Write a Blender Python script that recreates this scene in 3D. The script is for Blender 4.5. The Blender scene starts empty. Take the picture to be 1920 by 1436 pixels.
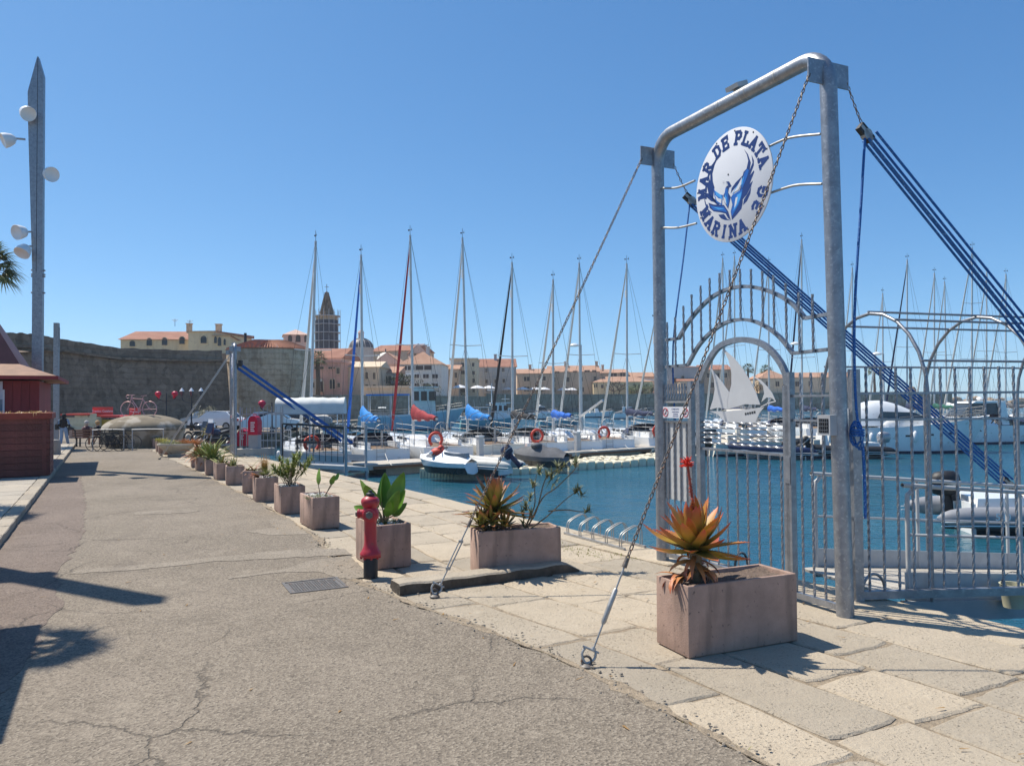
import bpy, bmesh, math, random
from mathutils import Vector, Matrix, Euler
random.seed(11)
SC = bpy.context.scene
COL = SC.collection
R_ = math.radians
PI = math.pi

# ------------------------------------------------------------ camera
FPX, CAMH = 1441.0, 2.1
ROLL, PITCH = R_(0.5), math.atan(34 / FPX)
FW = Vector((0, math.cos(PITCH), math.sin(PITCH)))
_up = Vector((0, -math.sin(PITCH), math.cos(PITCH)))
_rt = Vector((1, 0, 0))
CR = math.cos(ROLL) * _rt - math.sin(ROLL) * _up
CU = math.sin(ROLL) * _rt + math.cos(ROLL) * _up
EYE = Vector((0, 0, CAMH))
cd = bpy.data.cameras.new('camera')
cam = bpy.data.objects.new('camera', cd)
COL.objects.link(cam)
cam.matrix_world = Matrix(((CR.x, CU.x, -FW.x, EYE.x), (CR.y, CU.y, -FW.y, EYE.y), (CR.z, CU.z, -FW.z, EYE.z), (0, 0, 0, 1)))
cd.sensor_fit = 'HORIZONTAL'
cd.sensor_width = 36.0
cd.lens = 36.0 * FPX / 1920
cd.clip_end = 20000
cd.clip_start = 0.05
SC.camera = cam

# ------------------------------------------------------------ sky, sun, exposure
SUN_EL, SUN_AZ = R_(58), R_(-61)      # azimuth from +Y, positive towards +X
SUN = Vector((math.sin(SUN_AZ) * math.cos(SUN_EL), math.cos(SUN_AZ) * math.cos(SUN_EL), math.sin(SUN_EL)))
W = bpy.data.worlds.new('World')
SC.world = W
W.use_nodes = True
wn, wl = W.node_tree.nodes, W.node_tree.links
bg = wn.get('Background') or wn.new('ShaderNodeBackground')
sky = wn.new('ShaderNodeTexSky')
sky.sky_type = 'NISHITA'
sky.sun_disc = False
sky.sun_elevation = SUN_EL
sky.sun_rotation = SUN_AZ
sky.altitude = 0
sky.air_density = 0.6
sky.dust_density = 0.3
sky.ozone_density = 6
_sep = wn.new('ShaderNodeSeparateColor'); _com = wn.new('ShaderNodeCombineColor')   # one even colour grade of the whole sky
wl.new(sky.outputs[0], _sep.inputs[0])
for _i, (_g, _m) in enumerate(((.99, 1.18), (.783, 1.9), (.618, 2.8))):
    _p = wn.new('ShaderNodeMath'); _p.operation = 'POWER'; _p.inputs[1].default_value = _g
    _q = wn.new('ShaderNodeMath'); _q.operation = 'MULTIPLY'; _q.inputs[1].default_value = _m
    wl.new(_sep.outputs[_i], _p.inputs[0]); wl.new(_p.outputs[0], _q.inputs[0]); wl.new(_q.outputs[0], _com.inputs[_i])
wl.new(_com.outputs[0], bg.inputs[0])
bg.inputs[1].default_value = 0.083
sl = bpy.data.lights.new('sun', 'SUN')
sl.energy = 4.7
sl.angle = R_(0.53)
sl.color = (1.0, 0.93, 0.82)
so = bpy.data.objects.new('sun', sl)
COL.objects.link(so)
so.rotation_euler = SUN.to_track_quat('Z', 'Y').to_euler()
SC.view_settings.view_transform = 'Standard'
SC.view_settings.look = 'None'
SC.view_settings.gamma = 1
SC.view_settings.exposure = 0.42
SC.view_settings.use_curve_mapping = False

# ------------------------------------------------------------ where things stand
def ray(x, y): return FW + CR * ((x - 960) / FPX) + CU * ((718 - y) / FPX)
def G(x, y, z=0.0):                       # sight line down to a level
    d = ray(x, y)
    return EYE + d * ((z - CAMH) / d.z)
def D(x, y, Y):                           # point of a sight line at a known distance
    d = ray(x, y)
    return EYE + d * (Y / d.y)
def PLN(x, y, P, n):                      # sight line meets an upright plane
    d = ray(x, y)
    return EYE + d * ((P - EYE).dot(n) / d.dot(n))
D1 = Vector((-0.4593, 0.8883, 0))         # along the quay
D2 = Vector((0.8883, 0.4593, 0))          # towards the water
QROT = R_(27.34)
def S(s, t, z=0.0): return D1 * s + D2 * t + Vector((0, 0, z))
WZ = -1.1                                 # sea level

# ------------------------------------------------------------ mesh helpers
class MB:
    def __init__(s): s.v = []; s.f = []; s.a = None
    def add(s, vs, fs):
        o = len(s.v)
        s.v.extend([tuple(p) for p in vs])
        s.f.extend([tuple(i + o for i in f) for f in fs])
        return s
    def box(s, x0, x1, y0, y1, z0, z1, M=None):
        vs = [Vector(p) for p in ((x0,y0,z0),(x1,y0,z0),(x1,y1,z0),(x0,y1,z0),(x0,y0,z1),(x1,y0,z1),(x1,y1,z1),(x0,y1,z1))]
        if M: vs = [M @ p for p in vs]
        return s.add(vs, [(0,3,2,1),(4,5,6,7),(0,1,5,4),(1,2,6,5),(2,3,7,6),(3,0,4,7)])
    def cbox(s, c, sx, sy, sz, M=None):
        c = Vector(c)
        T = Matrix.Translation(c) @ (M.to_4x4() if M else Matrix.Identity(4))
        return s.box(-sx/2, sx/2, -sy/2, sy/2, -sz/2, sz/2, T)
    def bar(s, a, b, w, h=None):          # rectangular bar from a to b
        a, b = Vector(a), Vector(b); h = h or w
        d = b - a; L = d.length
        if L < 1e-6: return s
        q = d.to_track_quat('Z', 'Y').to_matrix().to_4x4()
        return s.box(-w/2, w/2, -h/2, h/2, 0, L, Matrix.Translation(a) @ q)
    def extr(s, poly, vec):               # polygon of 3D points pushed along vec
        n = len(poly); vec = Vector(vec)
        a = [Vector(p) for p in poly]; b = [p + vec for p in a]
        nm = Vector((0,0,0))
        for i in range(n):
            p, q = a[i], a[(i+1) % n]; nm += p.cross(q)
        if nm.dot(vec) < 0: a.reverse(); b.reverse()
        fs = [tuple(range(n))[::-1], tuple(range(n, 2*n))]
        fs += [(i, (i+1) % n, n + (i+1) % n, n + i) for i in range(n)]
        return s.add(a + b, fs)
    def prism(s, poly, z0, z1):
        return s.extr([(p[0], p[1], z0) for p in poly], (0, 0, z1 - z0))
    def tube(s, pts, r, n=8, closed=False, twist=0.0, caps=True):
        pts = [Vector(p) for p in pts]; m = len(pts)
        rr = r if isinstance(r, (list, tuple)) else [r] * m
        d0 = (pts[1] - pts[0]).normalized()
        ref = Vector((0,0,1)) if abs(d0.z) < .9 else Vector((1,0,0))
        x = d0.cross(ref).normalized(); vs = []
        for i, p in enumerate(pts):
            if closed: d = pts[(i+1) % m] - pts[i-1]
            else: d = pts[min(i+1, m-1)] - pts[max(i-1, 0)]
            d.normalize()
            x = (x - d * x.dot(d)); x.normalize(); y = d.cross(x)
            for k in range(n):
                t = 2*PI*k/n + twist*i
                vs.append(p + (x*math.cos(t) + y*math.sin(t)) * rr[i])
        fs = []
        for i in range(m if closed else m-1):
            j = (i+1) % m
            for k in range(n):
                fs.append((i*n+k, i*n+(k+1) % n, j*n+(k+1) % n, j*n+k))
        if not closed and caps:
            fs += [tuple(range(n))[::-1], tuple((m-1)*n + k for k in range(n))]
        return s.add(vs, fs)
    def twisted(s, a, b, r, pitch=0.09):
        a, b = Vector(a), Vector(b); k = max(2, int((b-a).length / (pitch/4)))
        return s.tube([a.lerp(b, i/k) for i in range(k+1)], r, 4, twist=PI/8)
    def lathe(s, prof, n=16, c=(0,0,0), sx=1, sy=1, M=None):
        c = Vector(c); vs = []; fs = []
        for r, z in prof:
            for k in range(n):
                p = Vector((r*math.cos(2*PI*k/n)*sx, r*math.sin(2*PI*k/n)*sy, z))
                vs.append(c + (M @ p if M else p))
        for i in range(len(prof)-1):
            for k in range(n):
                fs.append((i*n+k, i*n+(k+1) % n, (i+1)*n+(k+1) % n, (i+1)*n+k))
        fs += [tuple(range(n))[::-1], tuple((len(prof)-1)*n + k for k in range(n))]
        return s.add(vs, fs)
    def ball(s, c, r, n=12, sx=1, sy=1, sz=1, M=None):
        h = max(4, n//2)
        pr = [(max(1e-4, math.sin(PI*i/h))*r, -math.cos(PI*i/h)*r*sz) for i in range(h+1)]
        return s.lathe(pr, n, c, sx, sy, M)
    def cone(s, a, b, r0, r1, n=10): return s.tube([a, b], [r0, r1], n)
    def grid(s, fn, nu, nv):
        vs = [fn(i/nu, j/nv) for i in range(nu+1) for j in range(nv+1)]
        fs = [(i*(nv+1)+j, (i+1)*(nv+1)+j, (i+1)*(nv+1)+j+1, i*(nv+1)+j+1) for i in range(nu) for j in range(nv)]
        return s.add(vs, fs)
    def mesh(s, name, mat=None, smooth=None, attr=None):
        me = bpy.data.meshes.new(name)
        me.from_pydata(s.v, [], s.f)
        if mat: me.materials.append(mat)
        if smooth is not None:
            for p in me.polygons: p.use_smooth = True
            me.set_sharp_from_angle(angle=R_(smooth))
        if attr:
            a = me.attributes.new('along', 'FLOAT', 'POINT')
            a.data.foreach_set('value', attr)
        me.update()
        return me
def link(name, data, parent=None, loc=(0,0,0), rot=(0,0,0), scale=None):
    o = bpy.data.objects.new(name, data)
    COL.objects.link(o)
    o.location = loc; o.rotation_euler = rot
    if scale: o.scale = scale if hasattr(scale, '__len__') else (scale,)*3
    if parent: o.parent = parent
    return o
def obj(name, mb, mat, parent=None, smooth=None, loc=(0,0,0), rot=(0,0,0), label=None, kind=None, attr=None):
    o = link(name, mb.mesh(name, mat, smooth, attr), parent, loc, rot)
    if label: o['label'] = label
    if kind: o['kind'] = kind
    return o
def tag(o, label, cat, group=None):
    o['label'] = label; o['category'] = cat
    if group: o['group'] = group
    return o
def thing(name, label, cat, loc=(0,0,0), rz=0, group=None):
    o = bpy.data.objects.new(name, None)
    COL.objects.link(o); o.location = loc; o.rotation_euler = (0,0,rz)
    o.empty_display_size = .2
    return tag(o, label, cat, group)
def dup(root, loc, rz, label=None, group=None, scale=None):
    def rec(o, par):
        c = o.copy(); COL.objects.link(c)
        if par: c.parent = par
        for ch in o.children: rec(ch, c)
        return c
    r = rec(root, None)
    r.location = loc; r.rotation_euler = (0,0,rz)
    if label: r['label'] = label
    if group: r['group'] = group
    if scale: r.scale = (scale,)*3 if not hasattr(scale,'__len__') else scale
    return r
def wobble(a, k): return random.uniform(-a, a) * k
def smoothpath(pts, k=6):                 # Catmull-Rom
    pts = [Vector(p) for p in pts]; out = []
    for i in range(len(pts)-1):
        p0, p1, p2, p3 = pts[max(i-1,0)], pts[i], pts[i+1], pts[min(i+2, len(pts)-1)]
        for j in range(k):
            t = j/k
            out.append(.5*((2*p1) + (p2-p0)*t + (2*p0-5*p1+4*p2-p3)*t*t + (3*p1-p0-3*p2+p3)*t**3))
    return out + [pts[-1]]

# ------------------------------------------------------------ materials
MATS = {}
def nodes(name):
    m = bpy.data.materials.new(name); m.use_nodes = True
    nt = m.node_tree; b = nt.nodes.get('Principled BSDF')
    MATS[name] = m
    return m, nt.nodes, nt.links, b
def mat(name, col, rough=.6, metal=0., var=.18, scale=5., col2=None, bump=0., bscale=80., spec=.5, rnd=0., wear=None, dist=.02, coat=0., streak=None):
    m, n, l, b = nodes(name)
    b.inputs['Roughness'].default_value = rough
    b.inputs['Metallic'].default_value = metal
    b.inputs['Specular IOR Level'].default_value = spec
    b.inputs['Coat Weight'].default_value = coat
    tc = n.new('ShaderNodeTexCoord')
    no = n.new('ShaderNodeTexNoise'); no.inputs['Scale'].default_value = scale; no.inputs['Detail'].default_value = 6
    no.inputs['Roughness'].default_value = .65
    l.new(tc.outputs['Object'], no.inputs['Vector'])
    rp = n.new('ShaderNodeValToRGB')
    rp.color_ramp.elements[0].position = .3; rp.color_ramp.elements[1].position = .7
    c2 = col2 or tuple(min(1, c*(1+var)) for c in col)
    c1 = col if col2 else tuple(c*(1-var) for c in col)
    rp.color_ramp.elements[0].color = (*c1, 1); rp.color_ramp.elements[1].color = (*c2, 1)
    l.new(no.outputs['Fac'], rp.inputs[0])
    out = rp.outputs[0]
    if wear:                              # stains / specks with a colour of their own: (colour, scale, threshold)
        wc, ws, wt = wear
        w = n.new('ShaderNodeTexNoise'); w.inputs['Scale'].default_value = ws; w.inputs['Detail'].default_value = 8
        l.new(tc.outputs['Object'], w.inputs['Vector'])
        r2 = n.new('ShaderNodeValToRGB'); r2.color_ramp.elements[0].position = wt; r2.color_ramp.elements[1].position = wt+.08
        l.new(w.outputs['Fac'], r2.inputs[0])
        mx = n.new('ShaderNodeMixRGB'); mx.inputs[2].default_value = (*wc, 1)
        l.new(r2.outputs[0], mx.inputs[0]); l.new(out, mx.inputs[1]); out = mx.outputs[0]
    if streak:                            # run-off stains down the faces: (colour, scale, threshold, strength)
        mp = n.new('ShaderNodeMapping'); mp.inputs['Scale'].default_value = (1, 1, .16); l.new(tc.outputs['Object'], mp.inputs[0])
        w = n.new('ShaderNodeTexNoise'); w.inputs['Scale'].default_value = streak[1]; w.inputs['Detail'].default_value = 5; l.new(mp.outputs[0], w.inputs['Vector'])
        r3 = n.new('ShaderNodeMapRange'); r3.inputs[1].default_value = streak[2]; r3.inputs[2].default_value = streak[2]+.16; r3.inputs[4].default_value = streak[3]; l.new(w.outputs['Fac'], r3.inputs[0])
        mx = n.new('ShaderNodeMixRGB'); mx.inputs[2].default_value = (*streak[0], 1); l.new(r3.outputs[0], mx.inputs[0]); l.new(out, mx.inputs[1]); out = mx.outputs[0]
    if rnd:
        oi = n.new('ShaderNodeObjectInfo'); hs = n.new('ShaderNodeHueSaturation')
        mr = n.new('ShaderNodeMapRange'); mr.inputs[3].default_value = 1-rnd; mr.inputs[4].default_value = 1+rnd
        l.new(oi.outputs['Random'], mr.inputs[0]); l.new(mr.outputs[0], hs.inputs['Value']); l.new(out, hs.inputs['Color']); out = hs.outputs[0]
    l.new(out, b.inputs['Base Color'])
    if bump:
        bn = n.new('ShaderNodeTexNoise'); bn.inputs['Scale'].default_value = bscale; bn.inputs['Detail'].default_value = 5
        l.new(tc.outputs['Object'], bn.inputs['Vector'])
        bp = n.new('ShaderNodeBump'); bp.inputs['Strength'].default_value = bump; bp.inputs['Distance'].default_value = dist
        l.new(bn.outputs['Fac'], bp.inputs['Height']); l.new(bp.outputs[0], b.inputs['Normal'])
    return m
M = MATS
mat('galvanised', (.30,.31,.33), .45, .75, .22, 9, bump=.12, bscale=40, wear=((.42,.42,.43), 30, .58))
mat('bright_steel', (.40,.39,.37), .5, .6, .2, 20)
mat('chain_steel', (.16,.135,.115), .55, .4, .35, 60, wear=((.2,.1,.055), 25, .55))
mat('grey_paint', (.36,.37,.38), .5, 0, .12, 4, bump=.05)
mat('pale_grey_paint', (.48,.48,.47), .5, 0, .12, 6)
mat('dark_metal', (.03,.032,.036), .5, .2, .3, 8)
mat('black_rubber', (.015,.015,.017), .55, 0, .3, 10)
mat('white_paint', (.78,.78,.77), .35, 0, .05, 3)
mat('plate_white', (.50,.51,.52), .5, 0, .07, 4)
mat('sign_white', (.66,.67,.70), .45, 0, .03, 3)
mat('gelcoat', (.80,.80,.78), .22, 0, .05, 1.5, wear=((.62,.6,.55), 3, .62), coat=.2)
mat('gelcoat_cream', (.74,.70,.60), .25, 0, .06, 2)
mat('canvas_cream', (.66,.61,.52), .85, 0, .1, 3, bump=.2, bscale=10)
mat('navy', (.012,.02,.06), .3, 0, .3, 3)
mat('teal_hull', (.12,.32,.38), .35, 0, .15, 1.2, wear=((.35,.42,.42), 2.5, .6))
mat('pale_blue_hull', (.33,.50,.58), .35, 0, .12, 1.2, wear=((.55,.55,.52), 2.5, .62))
mat('blue_canvas', (.012,.12,.50), .75, 0, .25, 4, bump=.4, bscale=6)
mat('bright_blue_canvas', (.015,.22,.60), .75, 0, .25, 4, bump=.4, bscale=6)
mat('navy_canvas', (.02,.03,.075), .8, 0, .3, 4, bump=.4, bscale=6)
mat('red_canvas', (.30,.025,.03), .8, 0, .3, 4, bump=.4, bscale=6)
mat('black_canvas', (.02,.02,.022), .8, 0, .3, 4, bump=.4, bscale=6)
mat('grey_canvas', (.10,.105,.115), .75, 0, .25, 4, bump=.4, bscale=6)
mat('green_canvas', (.015,.10,.07), .8, 0, .3, 4, bump=.4, bscale=6)
mat('awning', (.60,.62,.60), .8, 0, .1, 2, bump=.3, bscale=5)
mat('life_red', (.60,.055,.03), .55, 0, .2, 6)
mat('orange_red', (.55,.09,.03), .6, 0, .2, 6)
mat('mast_alu', (.58,.57,.54), .4, .35, .12, 1.5)
mat('rope_white', (.62,.60,.55), .8, 0, .2, 30)
mat('dark_glass', (.012,.016,.022), .08, 0, .2, 2)
mat('smoke_glass', (.05,.065,.08), .08, 0, .2, 2)
mat('teak', (.22,.14,.08), .7, 0, .3, 12)
mat('varnish_wood', (.16,.065,.03), .45, 0, .35, 12)
mat('red_wood', (.135,.035,.028), .65, 0, .3, 3, rnd=.25, bump=.3, bscale=25)
mat('kiosk_red', (.26,.03,.03), .6, 0, .2, 3, rnd=.12)
mat('kiosk_roof', (.085,.018,.026), .6, 0, .25, 2)
mat('kiosk_eave', (.24,.12,.07), .7, 0, .25, 3)
mat('planter_concrete', (.39,.262,.205), .88, 0, .2, 3.5, bump=.45, bscale=70, wear=((.16,.11,.09), 24, .63), dist=.008, rnd=.1, streak=((.20,.14,.11), 8, .52, .6))
mat('pale_concrete', (.50,.46,.39), .9, 0, .15, 3, bump=.4, bscale=40, wear=((.3,.27,.22), 6, .6))
mat('soil', (.14,.10,.075), .95, 0, .4, 25, bump=1, bscale=50)
mat('white_pebbles', (.55,.53,.50), .8, 0, .25, 30, rnd=.3)
mat('hydrant_red', (.40,.016,.03), .48, 0, .15, 8, wear=((.28,.03,.035), 14, .62), coat=.2)
mat('hydrant_black', (.018,.018,.02), .5, 0, .3, 10)
mat('iron', (.16,.15,.14), .6, .5, .3, 20, wear=((.2,.12,.08), 18, .6))
mat('stem_brown', (.16,.12,.075), .85, 0, .3, 25)
mat('red_flower', (.62,.03,.015), .6, 0, .25, 30)
mat('flower_stalk', (.33,.06,.035), .7, 0, .4, 40)
mat('letter_blue', (.008,.035,.17), .45, 0, .1, 5)
mat('phoenix_mid', (.012,.12,.45), .45, 0, .1, 5)
mat('phoenix_light', (.06,.33,.72), .45, 0, .1, 5)
mat('sign_red', (.5,.01,.02), .5, 0, .1, 5)
mat('ink', (.02,.02,.025), .6, 0, .1, 5)
mat('rope_blue', (.010,.10,.34), .7, 0, .3, 40, wear=((.16,.32,.55), 55, .58))
mat('skin', (.45,.28,.2), .6, 0, .1, 8)
mat('denim', (.20,.30,.45), .85, 0, .15, 10)
mat('black_cloth', (.012,.012,.014), .8, 0, .3, 8)
mat('grey_hair', (.45,.42,.38), .8, 0, .2, 20)
mat('blond_hair', (.45,.28,.13), .8, 0, .2, 20)
mat('train_red', (.62,.05,.04), .45, 0, .1, 3)
mat('train_cream', (.55,.52,.36), .5, 0, .12, 3)
mat('train_yellow', (.50,.36,.06), .5, 0, .15, 3)
mat('pink_paint', (.55,.30,.30), .45, .2, .12, 8)
mat('lamp_red', (.55,.01,.05), .4, 0, .1, 4)
mat('bunker', (.20,.165,.115), .95, 0, .25, 1.4, bump=.5, bscale=12, wear=((.36,.32,.26), 1.1, .52))
mat('car_white', (.75,.75,.75), .25, 0, .04, 2, coat=.4)
mat('car_silver', (.33,.34,.36), .3, .4, .06, 2, coat=.4)
mat('car_black', (.02,.02,.023), .25, 0, .1, 2, coat=.4)
mat('concrete_grey', (.31,.29,.26), .9, 0, .2, 1.5, bump=.4, bscale=25, wear=((.2,.19,.17), 2.2, .58))
mat('deck_concrete', (.46,.42,.36), .9, 0, .18, 1.2, bump=.3, bscale=20, wear=((.33,.3,.26), 2.5, .58))
mat('float_plastic', (.70,.63,.46), .6, 0, .15, 4, wear=((.36,.32,.22), 9, .64), rnd=.08)
mat('float_side', (.33,.33,.27), .65, 0, .2, 5)
mat('hypalon_grey', (.24,.25,.27), .6, 0, .12, 3)
mat('hypalon_pale', (.55,.54,.49), .6, 0, .1, 3)
mat('bark', (.11,.085,.06), .95, 0, .4, 8, bump=.8, bscale=20)
mat('lettering_white', (.75,.75,.75), .6, 0, .05, 5)
mat('paper', (.62,.66,.70), .6, 0, .15, 2)
mat('sea_photo', (.05,.13,.22), .5, 0, .5, 3, col2=(.33,.36,.33))
mat('hill_photo', (.10,.11,.06), .5, 0, .4, 5)

def leafmat(name, ramp, rough=.5, rnd=.15):
    m, n, l, b = nodes(name)
    b.inputs['Roughness'].default_value = rough
    at = n.new('ShaderNodeAttribute'); at.attribute_name = 'along'
    rp = n.new('ShaderNodeValToRGB')
    while len(rp.color_ramp.elements) < len(ramp): rp.color_ramp.elements.new(.5)
    for e, (p, c) in zip(rp.color_ramp.elements, ramp): e.position = p; e.color = (*c, 1)
    l.new(at.outputs['Fac'], rp.inputs[0])
    oi = n.new('ShaderNodeObjectInfo'); hs = n.new('ShaderNodeHueSaturation')
    mr = n.new('ShaderNodeMapRange'); mr.inputs[3].default_value = 1-rnd; mr.inputs[4].default_value = 1+rnd
    l.new(oi.outputs['Random'], mr.inputs[0]); l.new(mr.outputs[0], hs.inputs['Value'])
    m2 = n.new('ShaderNodeMapRange'); m2.inputs[3].default_value = .485; m2.inputs[4].default_value = .515
    l.new(oi.outputs['Random'], m2.inputs[0]); l.new(m2.outputs[0], hs.inputs['Hue'])
    tc = n.new('ShaderNodeTexCoord'); no = n.new('ShaderNodeTexNoise'); no.inputs['Scale'].default_value = 9
    l.new(tc.outputs['Object'], no.inputs['Vector'])
    mx = n.new('ShaderNodeMixRGB'); mx.blend_type = 'OVERLAY'; mx.inputs[0].default_value = .35
    l.new(rp.outputs[0], mx.inputs[1]); l.new(no.outputs['Fac'], mx.inputs[2])
    l.new(mx.outputs[0], hs.inputs['Color']); l.new(hs.outputs[0], b.inputs['Base Color'])
    tr = n.new('ShaderNodeBsdfTranslucent'); ms = n.new('ShaderNodeMixShader'); ms.inputs[0].default_value = .22
    l.new(hs.outputs[0], tr.inputs[0])
    out = n.get('Material Output')
    l.new(b.outputs[0], ms.inputs[1]); l.new(tr.outputs[0], ms.inputs[2]); l.new(ms.outputs[0], out.inputs[0])
    return m
leafmat('aloe_leaf', [(0,(0.246,0.217,0.043)),(.45,(0.392,0.268,0.043)),(.75,(0.522,0.217,0.051)),(1,(0.580,0.102,0.072))])
leafmat('aloe_olive', [(0,(0.189,0.203,0.051)),(.55,(0.290,0.232,0.051)),(.82,(0.392,0.174,0.065)),(1,(0.435,0.116,0.080))])
leafmat('dry_leaf', [(0,(0.319,0.160,0.058)),(.5,(0.522,0.217,0.080)),(1,(0.609,0.189,0.087))])
leafmat('broad_leaf', [(0,(0.145,0.232,0.029)),(.5,(0.189,0.334,0.036)),(1,(0.174,0.290,0.029))], .35)
leafmat('strap_leaf', [(0,(0.145,0.189,0.043)),(.5,(0.217,0.275,0.065)),(1,(0.319,0.290,0.087))])
leafmat('grey_leaf', [(0,(0.160,0.189,0.087)),(1,(0.290,0.304,0.160))])
leafmat('tan_leaf', [(0,(0.290,0.174,0.051)),(1,(0.522,0.319,0.116))])
leafmat('rust_leaf', [(0,(0.290,0.116,0.043)),(1,(0.493,0.174,0.072))])
leafmat('yellow_leaf', [(0,(0.232,0.261,0.043)),(1,(0.435,0.377,0.072))])
leafmat('dark_leaf', [(0,(0.043,0.065,0.022)),(1,(0.087,0.109,0.036))])
leafmat('palm_leaf', [(0,(0.072,0.102,0.029)),(1,(0.131,0.160,0.051))])
leafmat('pale_bush', [(0,(0.174,0.174,0.116)),(1,(0.319,0.304,0.217))])
leafmat('weed_leaf', [(0,(0.189,0.217,0.058)),(1,(0.406,0.348,0.131))])
# ------------------------------------------------------------ ground materials
def mapr(n, l, src, a, b, c=0., d=1.):
    r = n.new('ShaderNodeMapRange'); r.inputs[1].default_value = a; r.inputs[2].default_value = b
    r.inputs[3].default_value = c; r.inputs[4].default_value = d
    l.new(src, r.inputs[0]); return r.outputs[0]
def noise(n, l, vec, sc, det=4, rough=.6):
    t = n.new('ShaderNodeTexNoise'); t.inputs['Scale'].default_value = sc; t.inputs['Detail'].default_value = det
    t.inputs['Roughness'].default_value = rough
    l.new(vec, t.inputs['Vector']); return t
def mixc(n, l, fac, a, b, mode='MIX'):
    x = n.new('ShaderNodeMixRGB'); x.blend_type = mode
    for s, v in ((0, fac), (1, a), (2, b)):
        if hasattr(v, 'is_linked'): l.new(v, x.inputs[s])
        else: x.inputs[s].default_value = v if s == 0 else (*v, 1)
    return x.outputs[0]
def math_(n, l, op, a, b=None):
    x = n.new('ShaderNodeMath'); x.operation = op
    for s, v in ((0, a), (1, b)):
        if v is None: continue
        if hasattr(v, 'is_linked'): l.new(v, x.inputs[s])
        else: x.inputs[s].default_value = v
    return x.outputs[0]
def asphalt(name, c1, c2, light=(.44,.39,.33)):
    m, n, l, b = nodes(name)
    b.inputs['Roughness'].default_value = .9
    b.inputs['Specular IOR Level'].default_value = .25
    tc = n.new('ShaderNodeTexCoord'); v = tc.outputs['Object']
    big = noise(n, l, v, .45, 5).outputs['Fac']
    mid = noise(n, l, v, 2.3, 6, .7).outputs['Fac']
    col = mixc(n, l, mapr(n, l, big, .35, .68), c1, c2)
    col = mixc(n, l, math_(n, l, 'MULTIPLY', mapr(n, l, mid, .5, .72), .5), col, tuple(x*.72 for x in c1))
    vo = n.new('ShaderNodeTexVoronoi'); vo.inputs['Scale'].default_value = 66
    l.new(v, vo.inputs['Vector'])
    sp = mapr(n, l, vo.outputs['Color'], 0, 1)
    col = mixc(n, l, math_(n, l, 'MULTIPLY', mapr(n, l, vo.outputs['Color'], .5, .9), .55), col, light)
    col = mixc(n, l, math_(n, l, 'MULTIPLY', mapr(n, l, vo.outputs['Color'], .36, .12), .6), col, (.06,.052,.044))
    st_ = noise(n, l, v, .85, 7, .72).outputs['Fac']                  # oil and tyre stains
    col = mixc(n, l, math_(n, l, 'MULTIPLY', mapr(n, l, st_, .56, .7), .4), col, (.085,.072,.06))
    col = mixc(n, l, math_(n, l, 'MULTIPLY', mapr(n, l, noise(n, l, v, 1.6, 6, .7).outputs['Fac'], .58, .7), .3), col, light)
    # cracks
    wv = noise(n, l, v, 1.3, 5, .7)
    add = n.new('ShaderNodeVectorMath'); add.operation = 'MULTIPLY_ADD'
    add.inputs[1].default_value = (.5,.5,.5)
    l.new(wv.outputs['Color'], add.inputs[0]); l.new(v, add.inputs[2])
    cv = n.new('ShaderNodeTexVoronoi'); cv.feature = 'DISTANCE_TO_EDGE'; cv.inputs['Scale'].default_value = .31
    l.new(add.outputs[0], cv.inputs['Vector'])
    gate_ = mapr(n, l, noise(n, l, v, .7, 2).outputs['Fac'], .42, .56)
    crack = math_(n, l, 'MULTIPLY', mapr(n, l, cv.outputs['Distance'], .0055, .0008), gate_)
    cv2 = n.new('ShaderNodeTexVoronoi'); cv2.feature = 'DISTANCE_TO_EDGE'; cv2.inputs['Scale'].default_value = 1.7
    l.new(add.outputs[0], cv2.inputs['Vector'])
    gate2 = mapr(n, l, noise(n, l, v, .33, 2).outputs['Fac'], .58, .68)
    crack2 = math_(n, l, 'MULTIPLY', mapr(n, l, cv2.outputs['Distance'], .02, .004), gate2)
    ck = math_(n, l, 'MAXIMUM', crack, math_(n, l, 'MULTIPLY', crack2, .6))
    col = mixc(n, l, math_(n, l, 'MULTIPLY', ck, .6), col, (.07,.06,.05))
    l.new(col, b.inputs['Base Color'])
    h = math_(n, l, 'SUBTRACT', vo.outputs['Distance'], math_(n, l, 'MULTIPLY', ck, 2.))
    bp = n.new('ShaderNodeBump'); bp.inputs['Strength'].default_value = .8; bp.inputs['Distance'].default_value = .006
    l.new(h, bp.inputs['Height']); l.new(bp.outputs[0], b.inputs['Normal'])
asphalt('asphalt', (.175,.146,.112), (.238,.20,.157), (.37,.32,.25))
asphalt('asphalt_worn', (.155,.12,.098), (.208,.165,.136), (.30,.245,.2))
asphalt('road_patch', (.235,.20,.155), (.285,.245,.195), (.37,.32,.26))

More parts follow.
